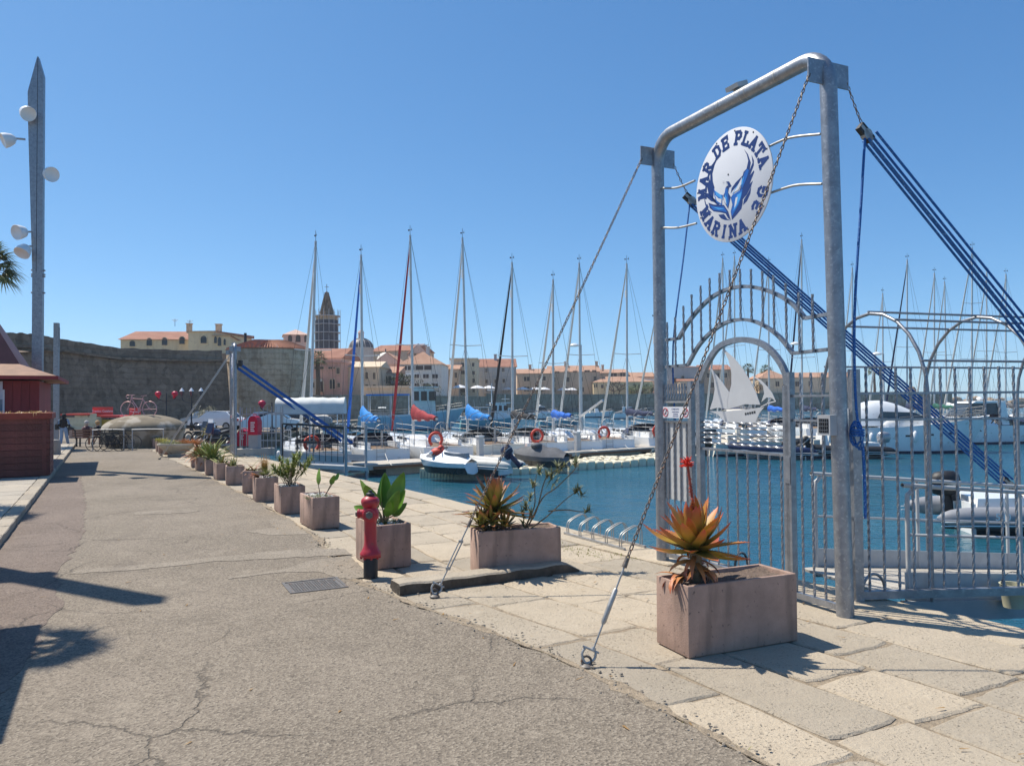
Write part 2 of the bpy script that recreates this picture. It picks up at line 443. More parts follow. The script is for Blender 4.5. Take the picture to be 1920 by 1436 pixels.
def stone(name, c1, c2, c3, pits=.5, rnd=.16):
    m, n, l, b = nodes(name)
    b.inputs['Roughness'].default_value = .88
    b.inputs['Specular IOR Level'].default_value = .3
    gm = n.new('ShaderNodeNewGeometry'); v = gm.outputs['Position']
    oi = n.new('ShaderNodeObjectInfo')
    a = noise(n, l, v, 1.1, 5).outputs['Fac']; c = noise(n, l, v, 7, 8, .7).outputs['Fac']
    col = mixc(n, l, mapr(n, l, a, .35, .65), c1, c2)
    col = mixc(n, l, mapr(n, l, c, .52, .7), col, c3)
    rc = n.new('ShaderNodeValToRGB'); e = rc.color_ramp.elements
    e[0].color = (.385,.335,.262,1); e[1].color = (.45,.36,.245,1)
    l.new(oi.outputs['Random'], rc.inputs[0])
    col = mixc(n, l, .32, col, rc.outputs[0])
    hs = n.new('ShaderNodeHueSaturation'); l.new(mapr(n, l, oi.outputs['Random'], 0, 1, 1-rnd, 1+rnd), hs.inputs['Value']); l.new(col, hs.inputs['Color'])
    col = hs.outputs[0]
    pt = noise(n, l, v, 48, 3, .5).outputs['Fac']
    pit = math_(n, l, 'MULTIPLY', mapr(n, l, pt, .40, .31), mapr(n, l, noise(n, l, v, 3, 3).outputs['Fac'], .4, .6))
    col = mixc(n, l, math_(n, l, 'MULTIPLY', pit, pits), col, (.17,.135,.10))
    l.new(col, b.inputs['Base Color'])
    hh = math_(n, l, 'SUBTRACT', math_(n, l, 'ADD', noise(n, l, v, 26, 6, .7).outputs['Fac'], math_(n, l, 'MULTIPLY', c, 1.5)), math_(n, l, 'MULTIPLY', pit, .7))
    bp = n.new('ShaderNodeBump'); bp.inputs['Strength'].default_value = .75; bp.inputs['Distance'].default_value = .02
    l.new(hh, bp.inputs['Height']); l.new(bp.outputs[0], b.inputs['Normal'])
stone('slab_stone', (.37,.315,.24), (.42,.36,.278), (.46,.40,.31), .75, .13)
stone('cap_stone', (.43,.365,.27), (.47,.40,.305), (.51,.44,.34), .35, .06)
stone('kerb_stone', (.33,.29,.235), (.37,.33,.27), (.28,.245,.2), .5, .1)
stone('dark_kerb', (.15,.115,.08), (.22,.175,.125), (.33,.275,.21), .9, .1)
stone('pave_tile', (.38,.35,.30), (.42,.385,.33), (.35,.32,.275), .2, .06)
mat('joint_dirt', (.27,.215,.15), .95, 0, .4, 14, bump=.8, bscale=60)
mat('quay_face', (.24,.205,.16), .9, 0, .3, 1.5, bump=.5, bscale=10, wear=((.10,.095,.07), 1.3, .5))

# ------------------------------------------------------------ sea
def sea():
    m, n, l, b = nodes('sea')
    b.inputs['Base Color'].default_value = (.006,.052,.082,1)
    b.inputs['Roughness'].default_value = .07
    b.inputs['IOR'].default_value = 1.33
    gm = n.new('ShaderNodeNewGeometry'); v = gm.outputs['Position']
    mp = n.new('ShaderNodeMapping'); mp.inputs['Rotation'].default_value = (0,0,R_(20)); mp.inputs['Scale'].default_value = (1,1.7,1)
    l.new(v, mp.inputs[0]); v2 = mp.outputs[0]
    a = noise(n, l, v2, .55, 3).outputs['Fac']; c = noise(n, l, v2, 2.3, 4).outputs['Fac']; d = noise(n, l, v2, 7.5, 3).outputs['Fac']
    h = math_(n, l, 'ADD', math_(n, l, 'MULTIPLY', a, 1.2), math_(n, l, 'ADD', math_(n, l, 'MULTIPLY', c, .75), math_(n, l, 'MULTIPLY', d, .2)))
    calm = mapr(n, l, noise(n, l, v, .09, 3).outputs['Fac'], .35, .65, .45, 1.)
    bp = n.new('ShaderNodeBump'); bp.inputs['Distance'].default_value = .15
    l.new(calm, bp.inputs['Strength']); l.new(h, bp.inputs['Height']); l.new(bp.outputs[0], b.inputs['Normal'])
    tint = mixc(n, l, mapr(n, l, noise(n, l, v, .16, 3).outputs['Fac'], .4, .65), (.014,.09,.145), (.02,.105,.145))
    l.new(tint, b.inputs['Base Color'])
    mb = MB(); q = 12000
    mb.add([(-q,-200,WZ),(q,-200,WZ),(q,q,WZ),(-q,q,WZ)], [(0,1,2,3)])
    o = obj('water', mb, m, kind='structure'); o['label'] = 'blue rippled harbour water'
sea()

# ------------------------------------------------------------ land
EDGE = [(9.6,.2),(7.0,3.8),(4.57,7.16),(2.0,10.85),(-2.86,19.08),(-7.33,26.05),(-12.0,33.6),(-17.2,42.3),(-22.6,51.6)]
SHORE = EDGE + [(-21.6,54.5),(-16.0,58.5),(-15.5,62),(-20.5,82),(-17.5,100),(-11.5,126),(-4,160),(6,192),(20,222),(60,232),(140,240)]
mb = MB(); mb.prism(SHORE + [(150,300),(150,460),(-420,460),(-420,-60),(9.6,-60)], -3.2, -.05)
obj('ground', mb, M['quay_face'], kind='structure')

LE = [(-3,3.4),(1.5,3.36),(3.3,3.33),(4.2,3.3),(5.4,3.23),(6.6,2.98),(7.8,2.72),(9,2.5),(10.2,2.55),(12,2.8),(17,2.74),(22.5,2.43),(28,2.16),(36,1.62),(45,1.2),(50,.9)]
ED = [(-3,7.95),(.5,7.75),(4.26,7.34),(8.7,6.76),(18.3,6.22),(26.5,5.45),(35.5,4.6),(45.5,3.9),(52,3.4)]
def lerp_tab(tab, s):
    for (a, x), (b, y) in zip(tab, tab[1:]):
        if s <= b: return x + (y-x)*max(0, (s-a))/(b-a)
    return tab[-1][1]
def ragged(tab, s0, s1, step, amp):
    out = []; s = s0
    while s <= s1:
        out.append((s, lerp_tab(tab, s) + random.uniform(-amp, amp) + .05*math.sin(s*3.1)))
        s += step
    return out
road = [S(-3, -1.55), S(-3, 3.4)] + [S(s, t) for s, t in ragged(LE, -2.5, 47, .13, .035)]
road += [Vector((-22.2,50,0)), Vector((-22.0,54.3,0)), Vector((-16.4,58.8,0)), Vector((-16,62,0)), Vector((-21,82,0)), Vector((-22,94,0)), Vector((-60,95,0)), Vector((-120,90,0)), Vector((-60,44,0)), S(47,-8), S(46.2,-1.9)]
mb = MB(); mb.prism([(p.x, p.y) for p in road], -.045, .010)
obj('road', mb, M['asphalt'], kind='structure')
# worn strip beside the kerb, paler repair bands
def patch(name, m, pts, z, step=.12, amp=.03):
    out = []
    for i in range(len(pts)):
        a, b = Vector(pts[i]), Vector(pts[(i+1) % len(pts)])
        k = max(1, int((b-a).length/step))
        for j in range(k):
            p = a.lerp(b, j/k); out.append((p.x + random.uniform(-amp, amp), p.y + random.uniform(-amp, amp)))
    w = [S(s, t) for s, t in out]
    mb = MB(); mb.prism([(p.x, p.y) for p in w], .0105, z)
    return obj(name, mb, m, kind='structure')
patch('worn_strip', M['asphalt_worn'], [(-2,-1.56),(-2,-1.0),(6,-.75),(9.5,-.5),(11,-.62),(14,-.45),(19,-.55),(26,-.9),(26,-1.66),(14,-1.56)], .0145, .16, .05)
patch('repair_band', M['road_patch'], [(11.0,-.5),(10.85,.4),(10.9,1.2),(10.6,2.3),(10.45,2.9),(10.95,2.9),(11.25,2.2),(11.2,1.2),(11.15,.3),(11.25,-.4)], .015)
patch('repair_patch', M['road_patch'], [(9.05,2.42),(9.0,2.75),(10.4,2.85),(10.35,2.3),(9.95,1.9),(9.85,1.2),(9.75,1.2),(9.8,1.9),(9.6,2.25)], .0146, .1, .02)
patch('repair_scar', M['road_patch'], [(16.3,.3),(16.0,1.2),(16.2,1.5),(16.6,1.3),(16.7,.4)], .0148, .1)
patch('repair_scar', M['road_patch'], [(12.6,2.2),(12.4,2.75),(14.2,2.8),(14.3,2.45),(13.4,2.4),(13.2,1.9)], .0144, .1)

# ------------------------------------------------------------ quay paving: every slab a piece
pav = MB(); pts = [S(s, lerp_tab(LE, s) - .5) for s in (-3, 5, 8, 12, 20, 30, 47)] + [S(s, lerp_tab(ED, s) - .02) for s in (47, 30, 20, 12, 8, 5, -3)]
pav.prism([(p.x, p.y) for p in pts], -.049, -.017)
quay = obj('quay_pavement', pav, M['joint_dirt'], kind='structure')
def slab_mesh(q, z, th, jit=.014, seg=5, ch=.018):
    q = [Vector((p[0], p[1], 0)) for p in q]; c = sum(q, Vector())/4; ring = []
    for i in range(4):
        a, b = q[i], q[(i+1) % 4]
        for j in range(seg):
            t = j/seg; p = a.lerp(b, t)
            if j == 0: p = p.lerp(c, .025)
            p += Vector((random.uniform(-jit, jit), random.uniform(-jit, jit), 0))
            ring.append(p)
    n = len(ring); mb = MB()
    lo = [(p.x, p.y, z-th) for p in ring]; md = [(p.x, p.y, z-ch*.7) for p in ring]
    hi = []
    for p in ring:
        r = p + (c-p).normalized()*ch*random.uniform(.8, 1.8); hi.append((r.x, r.y, z + random.uniform(-.003, .002)))
    fs = [tuple(2*n + k for k in range(n))]
    for k in range(n):
        k2 = (k+1) % n
        fs += [(k, k2, n+k2, n+k), (n+k, n+k2, 2*n+k2, 2*n+k)]
    mb.add(lo + md + hi, fs)
    return mb
ROWS = 6
for r in range(ROWS):
    s = -1.5 + random.uniform(0, .8)
    while s < 46:
        L = random.uniform(.8, 1.65) * (1 if s < 20 else 1.35)
        if r == ROWS-1: L = random.uniform(1.5, 2.3)
        def edge_t(k, ss):
            a, b = lerp_tab(LE, ss) - .12, lerp_tab(ED, ss)
            if k == ROWS: return b
            w = (0, .17, .33, .5, .67, .85)[k]
            return a + (b-a)*w
        g = .013
        sk = random.uniform(-.05, .05)
        q = [S(s+g, edge_t(r, s)+g), S(s+L-g+sk, edge_t(r, s+L)+g), S(s+L-g, edge_t(r+1, s+L)-g), S(s+g+sk*.5, edge_t(r+1, s)-g)]
        z = random.uniform(-.006, .003) + (-.004 if r == 0 else 0) + (.006 if r == ROWS-1 else 0)
        cap = r == ROWS-1
        mb_ = slab_mesh([q[0], q[3], q[2], q[1]][::-1], z, .06 if not cap else .32, seg=6 if s < 14 else 3)
        o = obj('cap_stone' if cap else 'paving_slab', mb_, M['cap_stone'] if cap else M['slab_stone'], quay)
        s += L

# weeds in the joints
wd = MB(); al = []
def blade(mb, al, p, d, L, w, droop=.3, n=3):
    d = Vector(d).normalized(); side = d.cross(Vector((0,0,1)))
    if side.length < .05: side = Vector((1,0,0))
    side.normalize(); vs = []
    for i in range(n+1):
        t = i/n
        c = Vector(p) + d*L*t + Vector((0,0,-droop*L*t*t)); ww = w*(1-t)**.7*.5 + .0004
        vs += [c - side*ww, c + side*ww]; al += [t, t]
    mb.add(vs, [(2*i, 2*i+1, 2*i+3, 2*i+2) for i in range(n)])
def weed(s, t, n, r, h):
    for _ in range(n):
        p = S(s + random.gauss(0, r), t + random.gauss(0, r*.35), -.01)
        blade(wd, al, p, (random.gauss(0,.6), random.gauss(0,.6), 1), h*random.uniform(.4, 1.3), .008, .4, 2)
for k in range(46):
    s = random.uniform(8.7, 30)
    rr = random.choice((3, 4, 5, 5, 2, 3))
    weed(s, lerp_tab(LE, s)-.12 + (lerp_tab(ED, s)-lerp_tab(LE, s)+.12)*(0, .17, .33, .5, .67, .85)[rr], random.randint(12, 40), .16, .035)
for s, t, n, r in ((9.6,5.75,150,.35),(9.0,5.8,120,.3),(10.3,5.8,120,.3),(8.6,6.1,60,.2),(4.5,3.28,24,.1),(5.6,3.15,20,.12),(3.9,3.32,14,.06),(12,5.75,60,.3),(14.5,5.6,80,.4),(3.2,3.34,30,.08),(3.5,3.33,20,.06),(5.95,3.12,26,.1),(7.2,2.85,16,.08),(10.6,2.62,20,.15),(11.4,2.72,34,.2),(12.3,2.8,24,.15)):
    weed(s, t, n, r, .05)
for k in range(14):
    s = random.uniform(17, 30); weed(s, -1.52, 25, .3, .08)
obj('weeds', wd, M['weed_leaf'], kind='stuff', attr=al)

# crumbled seam between asphalt and stone, grit and leaf litter
def seam(s0, s1, w):
    L_, R2 = [], []; s = s0
    while s < s1:
        t = lerp_tab(LE, s); a = abs(math.sin(s*1.7) + math.sin(s*4.3+1))*.5
        L_.append(S(s, t - w*a*random.uniform(.3,1.2) - .01)); R2.append(S(s, t + w*a*random.uniform(.3,1.3) + .012)); s += .09
    q = L_ + R2[::-1]; mb = MB(); mb.prism([(p.x, p.y) for p in q], .004, .0125); return mb
obj('edge_dirt', seam(2.5, 13, .075), M['joint_dirt'], kind='stuff')
obj('edge_dirt', seam(13.1, 30, .06), M['joint_dirt'], kind='stuff')
gr_ = MB()
def chip(p, r, z):
    k = random.randint(5, 7); a0 = random.uniform(0, 6); h = r*random.uniform(.3,.7)
    lo = [(p.x + r*math.cos(a0+2*PI*i/k)*random.uniform(.6,1.2), p.y + r*math.sin(a0+2*PI*i/k)*random.uniform(.6,1.2)) for i in range(k)]
    c = (sum(x for x, _ in lo)/k, sum(y for _, y in lo)/k)
    gr_.add([(x, y, z) for x, y in lo] + [(c[0]+(x-c[0])*.6, c[1]+(y-c[1])*.6, z+h) for x, y in lo], [tuple(range(k,2*k))] + [(i,(i+1)%k,k+(i+1)%k,k+i) for i in range(k)])
for _ in range(420):
    s = random.uniform(2.8, 12.5); t = lerp_tab(LE, s) + random.gauss(0, .09); chip(S(s, t), random.uniform(.005,.02), .010)
for _ in range(380):
    s = random.uniform(2.2, 16); t = random.uniform(-1.2, 3.2); chip(S(s, t), random.uniform(.003,.009), .0105)
for _ in range(240):
    s = random.uniform(2.5, 16); t = random.uniform(3.2, 6.8); chip(S(s, t), random.uniform(.003,.009), .002)
obj('grit', gr_, M['road_patch'], kind='stuff')
lv = MB(); la = []
for _ in range(90):
    s = random.uniform(2.2, 15); t = random.choice((random.uniform(-1.4,3.2), lerp_tab(LE, s) + random.gauss(0,.2), random.uniform(3.5,6.5)))
    a = random.uniform(0, 6.3); blade(lv, la, S(s, t, .016), (math.cos(a), math.sin(a), .05), random.uniform(.03,.09), random.uniform(.008,.022), .02, 3)
obj('leaf_litter', lv, M['tan_leaf'], kind='stuff', attr=la)
# ------------------------------------------------------------ left pavement with kerb
pv = MB(); pv.prism([(p.x, p.y) for p in (S(-3,-9), S(-3,-1.62), S(20,-1.66), S(45.5,-1.98), S(45.5,-9))], -.04, .10)
lp = obj('left_pavement', pv, M['joint_dirt'], kind='structure')
s = 2.0
while s < 45.4:
    t0, t1 = -1.5 - .0085*max(0, s-14), -1.5 - .0085*max(0, s+1-14)
    q = [S(s+.008, t0-.24), S(s+.992, t1-.24), S(s+.992, t1), S(s+.008, t0)]
    obj('kerb_stone', slab_mesh([q[0], q[3], q[2], q[1]][::-1], .135 + random.uniform(-.004, .004), .15, .004, 3, .02), M['kerb_stone'], lp)
    s += 1
for i in range(36):
    for j in range(3):
        s = 13 + i*.9; t = -1.75 - .0085*max(0, s-14) - j*.9
        q = [S(s+.006, t-.893), S(s+.893, t-.893), S(s+.893, t-.006), S(s+.006, t-.006)]
        obj('paving_tile', slab_mesh([q[0], q[3], q[2], q[1]][::-1], .125 + random.uniform(-.003, .003), .03, .002, 2, .008), M['pave_tile'], lp)
# second end of the pavement: low step stones by the bench
# raised kerb below the long planter
kb = MB(); n = 15
def kerb_fn(u, v):
    s0, t0 = 8.03 + .06*u, 2.76 + 2.32*u
    prof = [(0, -.04), (-.004, .05), (0, .098), (.025, .118), (.30, .11), (.33, .02)]
    a, z = prof[min(5, int(round(v*5)))]
    e = 1 - .75*max(0, (u-.94)/.06)
    return S(s0 + a + .012*math.sin(u*23) + .012*math.sin(u*9+1), t0, z*e + .006*math.sin(u*31))
kb.grid(kerb_fn, 30, 5)
a = len(kb.v); kb.f.append(tuple(range(6))[::-1]); kb.f.append(tuple(a-6+i for i in range(6)))
ko = obj('kerb_block', kb, M['kerb_stone'], smooth=35)
mat('crust_and_shade', (.05,.04,.03), .95, 0, .3, 6, col2=(.13,.105,.08), bump=.8, bscale=18)  # dark crust, with the shade of the upright faces painted into its colour
ko.data.materials.append(M['crust_and_shade'])
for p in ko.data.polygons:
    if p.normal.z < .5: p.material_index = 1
tag(ko, 'long dark weathered stone kerb in front of the oblong planter', 'kerb')
# drain grate
q = [G(527,1095), G(630,1083), G(655,1103), G(545,1115)]
c = sum(q, Vector())/4; ax = ((q[1]-q[0])+(q[2]-q[3])).normalized(); ay = Vector((-ax.y, ax.x, 0))
gr = thing('drain_grate', 'rectangular cast iron drain cover set in the road by the hydrant', 'drain cover', (c.x, c.y, .011), math.atan2(ax.y, ax.x))
w, d = (q[1]-q[0]).length/2, ((q[3]-q[0]).dot(ay))
d = abs(d)/2
mb = MB()
for x0, x1, y0, y1 in ((-w,w,-d,-d+.03),(-w,w,d-.03,d),(-w,-w+.03,-d+.03,d-.03),(w-.03,w,-d+.03,d-.03)): mb.box(x0,x1,y0,y1,0,.008)
obj('frame', mb, M['iron'], gr)
mb = MB(); mb.box(-w+.03, w-.03, -d+.03, d-.03, 0, .0015); obj('cover_plate', mb, M['iron'], gr)
bars = MB()
nx = 6
for i in range(nx):
    x0 = -w+.06 + i*(2*w-.12)/nx
    for j in range(9):
        y0 = -d+.05 + j*(2*d-.1)/9
        for k in range(3):
            bars.box(x0+.004+k*.027, x0+.022+k*.027, y0, y0+.022, .0016, .006)
obj('stud_grid', bars, M['iron'], gr, kind='stuff')
# ------------------------------------------------------------ planters on the quay
def bevelbox(w, d, h, wall, bev=.012):
    bm = bmesh.new()
    bmesh.ops.create_cube(bm, size=1)
    for v in bm.verts: v.co = Vector((v.co.x*w + w/2, v.co.y*d + d/2, v.co.z*h + h/2))
    top = [f for f in bm.faces if f.normal.z > .9]
    r = bmesh.ops.inset_individual(bm, faces=top, thickness=wall)
    top = [f for f in bm.faces if f.normal.z > .9 and abs(f.calc_center_median().x - w/2) < .01 and f.calc_area() < w*d*.9 and abs(f.calc_center_median().y-d/2) < .01]
    r = bmesh.ops.extrude_face_region(bm, geom=top)
    bmesh.ops.translate(bm, vec=(0,0,-.07), verts=[v for v in r['geom'] if isinstance(v, bmesh.types.BMVert)])
    bmesh.ops.delete(bm, geom=top, context='FACES')
    bmesh.ops.recalc_face_normals(bm, faces=bm.faces)
    es = [e for e in bm.edges if e.calc_face_angle(0) > .6]
    bmesh.ops.bevel(bm, geom=es, offset=bev, segments=2, affect='EDGES', profile=.5)
    mb = MB(); bm.verts.index_update()
    for v in bm.verts: v.co += Vector((random.uniform(-1,1), random.uniform(-1,1), random.uniform(-1,1)))*.0025
    mb.add([v.co.copy() for v in bm.verts], [tuple(v.index for v in f.verts) for f in bm.faces]); bm.free()
    return mb
def planter(label, base, w, d, h, ang, top='soil', group='pinkish concrete planters on the quay'):
    t = thing('planter', label, 'planter', (base[0], base[1], .004), R_(ang), group)
    obj('trough', bevelbox(w, d, h, .045), M['planter_concrete'], t, smooth=40)
    mb = MB()
    def fn(u, v): return (.045 + u*(w-.09), .045 + v*(d-.09), h-.03 + .012*math.sin(u*9+v*5) + random.uniform(-.007,.007))
    mb.grid(fn, 12, 14)
    if top == 'pebbles':
        for _ in range(70):
            mb.ball((random.uniform(.06,w-.06), random.uniform(.06,d-.06), h-.018), random.uniform(.012,.024), 6, 1, 1, .6)
    obj('soil' if top == 'soil' else 'pebble_top', mb, M['soil'] if top == 'soil' else M['white_pebbles'], t, smooth=60)
    a = R_(ang)
    def at(x, y, z=0): return (base[0] + x*math.cos(a) - y*math.sin(a), base[1] + x*math.sin(a) + y*math.cos(a), h - .03 + z)
    return at
PL = {}
PL['near'] = planter('long pinkish planter with the orange aloe beside the tall gate post', (1.41,6.27), 1.14, .46, .58, 23)
PL['long'] = planter('long pinkish planter behind the dark kerb, holding aloe and oleander', (-.42,9.27), 1.06, .42, .53, 17)
PL['hyd'] = planter('square pinkish planter beside the red hydrant with broad green leaves', (-1.71,9.66), .46, .86, .55, 29, 'pebbles')
PL['a'] = planter('pinkish planter with one upright banana-like leaf, first past the hydrant', (-3.32,12.76), .46, .86, .525, 29, 'pebbles')
PL['b'] = planter('pinkish planter with a bushy green oleander on many thin stems', (-4.38,14.53), .46, .78, .52, 26, 'pebbles')
PL['c'] = planter('pinkish planter with a brown dried fan palm and straps of green', (-5.44,16.32), .46, .62, .51, 25, 'pebbles')
PL['d'] = planter('narrow tilted pinkish planter with rusty low leaves beside the fan palm', (-6.34,18.06), .44, .62, .51, 14)
PL['e'] = planter('pinkish planter of sparse pointed leaves next to the tilted planter', (-7.37,19.81), .45, .55, .48, 22)
PL['f'] = planter('pinkish planter of short green pointed leaves, sixth past the hydrant', (-8.15,21.2), .42, .75, .45, 28)
PL['g'] = planter('pinkish planter below the tall spiky green strap-leaf clump', (-9.02,22.66), .42, .55, .45, 26)
PL['h'] = planter('pinkish planter half covered by rusty and green strap leaves', (-9.86,24.09), .40, .75, .44, 28)
PL['i'] = planter('pinkish planter with rust red foliage, farthest before the bowl', (-10.59,25.43), .40, .55, .43, 27)
for k, (px, py, lab) in enumerate(((c5 := [(105,388),(150,430),(182,457),(242,464)])[0] + ('small grey planter nearest the bunker in the far row',), c5[1] + ('second small grey planter from the bunker, with yellow-green grass',), c5[2] + ('third small grey planter from the bunker, with yellow-green grass',), c5[3] + ('small grey planter right behind the concrete bowl',))):
    P = G(270 + px/6.4, 780 + py/6.4)
    PL['far%d' % k] = planter(lab, (P.x, P.y), .42, .42, .48, 30, group='small planters by the bunker')
# concrete bowl on a foot
P = G(332, 855)
bw = thing('planter_bowl', 'wide weathered concrete bowl planter standing at the road edge', 'planter', (P.x, P.y, 0), .4)
mb = MB(); mb.lathe([(.34,0),(.36,.04),(.30,.07),(.34,.14),(.52,.26),(.70,.42),(.74,.46),(.74,.52),(.66,.52),(.60,.44),(.01,.42)], 20); obj('bowl', mb, M['pale_concrete'], bw, smooth=40)
PBOWL = (P.x, P.y, .44)

# ------------------------------------------------------------ leaves
def blade_mesh(L, w, thick, bend, curl=.4, n=8, base=.75, fold=.25, tipv=0., teeth=False):
    """fleshy or flat tapering leaf along +X, bending upwards (bend>0) or down"""
    mb = MB(); al = []
    ang = 0.; p = Vector((0,0,0)); st = L/n
    rows = []
    for i in range(n+1):
        t = i/n
        wd = w*(base + (1-base)*min(1, t*4)) * (1-t**2.2)**.8 * .5 + .0008
        th = thick*(1-t)**.8 + .001
        up = Vector((-math.sin(ang), 0, math.cos(ang)))
        rows += [p + Vector((0,-wd,0)) + up*fold*wd, p - up*th*.55, p + Vector((0,wd,0)) + up*fold*wd, p + up*(th*.12)]
        al += [t]*4
        ang += bend/n*(1 + curl*(t-.5)*2)
        p = p + Vector((math.cos(ang), 0, math.sin(ang)))*st
    fs = []
    for i in range(n):
        for k in range(4):
            fs.append((i*4+k, i*4+(k+1) % 4, (i+1)*4+(k+1) % 4, (i+1)*4+k))
    mb.add(rows, fs)
    if teeth:
        for i in range(1, n*2-1):
            t = i/(n*2); j = int(t*n); f = t*n-j
            for k in (0, 2):
                a = rows[j*4+k].lerp(rows[(j+1)*4+k], f); s = -1 if k == 0 else 1
                o = len(mb.v); mb.add([a + Vector((-.006,0,0)), a + Vector((.008,0,0)), a + Vector((.004, s*.008, .003))], [(0,1,2)]); al += [.9]*3
    return mb, al
LEAF = {}
def leafset(key, m, variants):
    LEAF[key] = []
    for v in variants:
        mb, al = blade_mesh(**v)
        LEAF[key].append(mb.mesh(key, M[m], 50, al))
def put_leaf(key, parent, pos, yaw, pitch, sc=1., roll=0., name='leaf'):
    me = random.choice(LEAF[key])
    o = link(name, me, parent, pos)
    o.rotation_euler = (Matrix.Rotation(yaw, 3, 'Z') @ Matrix.Rotation(-pitch, 3, 'Y') @ Matrix.Rotation(roll, 3, 'X')).to_euler()
    o.scale = (sc,)*3
    return o
leafset('aloe', 'aloe_leaf', [dict(L=.36,w=.108,thick=.03,bend=.5,teeth=True),dict(L=.40,w=.10,thick=.028,bend=.75,teeth=True),dict(L=.33,w=.112,thick=.03,bend=.2,teeth=True),dict(L=.38,w=.104,thick=.028,bend=-.1,teeth=True)])
leafset('aloe_olive', 'aloe_olive', [dict(L=.42,w=.092,thick=.026,bend=.5,teeth=True),dict(L=.46,w=.086,thick=.024,bend=.2,teeth=True),dict(L=.40,w=.09,thick=.026,bend=-.2,teeth=True)])
leafset('dry', 'dry_leaf', [dict(L=.24,w=.045,thick=.012,bend=-1.6,curl=1.),dict(L=.2,w=.05,thick=.012,bend=-2.4,curl=.8),dict(L=.26,w=.04,thick=.01,bend=-.8,curl=1.)])
leafset('broad', 'broad_leaf', [dict(L=.50,w=.25,thick=.006,bend=.35,base=.35,fold=.3,n=10),dict(L=.44,w=.22,thick=.006,bend=-.5,base=.35,fold=.35,n=10),dict(L=.36,w=.2,thick=.006,bend=.5,base=.35,fold=.2,n=10)])
leafset('strap', 'strap_leaf', [dict(L=.5,w=.045,thick=.005,bend=-.7),dict(L=.42,w=.05,thick=.005,bend=-.3),dict(L=.55,w=.04,thick=.005,bend=-1.1)])
leafset('strap_rust', 'rust_leaf', [dict(L=.4,w=.045,thick=.005,bend=-.9),dict(L=.32,w=.05,thick=.005,bend=-1.4)])
leafset('strap_green', 'weed_leaf', [dict(L=.36,w=.055,thick=.006,bend=-.4),dict(L=.28,w=.05,thick=.006,bend=.1)])

def tuft_stuff(mb, al, c, n, r, h, w=.012, lean=.7, droop=.4, nseg=2):
    for _ in range(n):
        a = random.uniform(0, 2*PI); q = r*math.sqrt(random.random())
        d = Vector((math.cos(a)*lean*random.random(), math.sin(a)*lean*random.random(), 1))
        blade(mb, al, Vector(c) + Vector((math.cos(a)*q, math.sin(a)*q, 0)), d, h*random.uniform(.45, 1.15), w, droop, nseg)
def whorl(mb, al, p, n, L, w, up=(0,0,1), spread=1.2, droop=.25):
    up = Vector(up).normalized()
    for _ in range(n):
        d = up*random.uniform(.25, 1) + Vector((random.gauss(0,1), random.gauss(0,1), random.gauss(0,.6)))*spread*.5
        blade(mb, al, Vector(p) - up*random.uniform(0, L*.5), d, L*random.uniform(.7, 1.15), w, droop, 3)

# --- near aloe: rosette, dead skirt, flower spike
def rosette(root, key, n, c, sc, lo=-.25, hi=1.35, jitter=.2, rad=.035):
    for i in range(n):
        t = i/(n-1)
        yaw = i*2.39996 + random.uniform(-.15, .15)
        pit = lo + (hi-lo)*t**.85 + random.uniform(-jitter, jitter)*.6
        put_leaf(key, root, (c[0] + math.cos(yaw)*rad, c[1] + math.sin(yaw)*rad, c[2] + .09*sc*t), yaw, pit, sc*(1.05-.25*t)*random.uniform(.9,1.1), random.uniform(-.2,.2))
p = PL['near'](.24, .22)
al_ = thing('aloe_plant', 'big orange and olive aloe with a tall red flower spike, nearest planter', 'aloe plant', p, 0)
mb = MB(); mb.tube([(0,0,-.05),(.01,0,.1),(0,.01,.26)], [.05,.055,.05], 8); obj('stem', mb, M['stem_brown'], al_, smooth=60)
rosette(al_, 'aloe', 46, (0,0,.26), 1.12, -.3, 1.4)
for i in range(26):
    yaw = random.uniform(0, 2*PI)
    put_leaf('dry', al_, (math.cos(yaw)*.04, math.sin(yaw)*.04, random.uniform(.05,.24)), yaw, random.uniform(-.5,.35), random.uniform(.7,1.1), random.uniform(-.5,.5), 'dead_leaf')
for i in range(9):
    yaw = random.uniform(2.4, 4.4); put_leaf('dry', al_, (-.10+math.cos(yaw)*.03, -.05, .06), yaw, random.uniform(-.2,.5), 1., 0, 'dead_leaf')
fs = obj('flower_spike', MB().tube(smoothpath([(-.01,.0,.3),(.0,.01,.55),(-.03,.0,.8),(-.055,0,1.0)], 5), .011, 6), M['flower_stalk'], al_, smooth=60)
mb = MB()
for i in range(70):
    t = random.random(); z = .42 + .5*t; a = random.uniform(0, 2*PI); x = -.05*max(0,(z-.5))/.5
    mb.cone((x,0,z), (x+math.cos(a)*.02, math.sin(a)*.02, z-.015), .006, .002, 4)
obj('bract', mb, M['flower_stalk'], fs, kind='stuff')
mb = MB()
for i in range(60):
    a = random.uniform(0, 2*PI); e = random.uniform(-.4, 1.2); L = random.uniform(.035, .07)
    o = Vector((-.057, 0, 1.0 + random.uniform(-.02,.03))); mb.cone(o, o + Vector((math.cos(a)*math.cos(e), math.sin(a)*math.cos(e), math.sin(e)))*L, .008, .003, 4)
obj('flower_head', mb, M['red_flower'], fs, smooth=60)

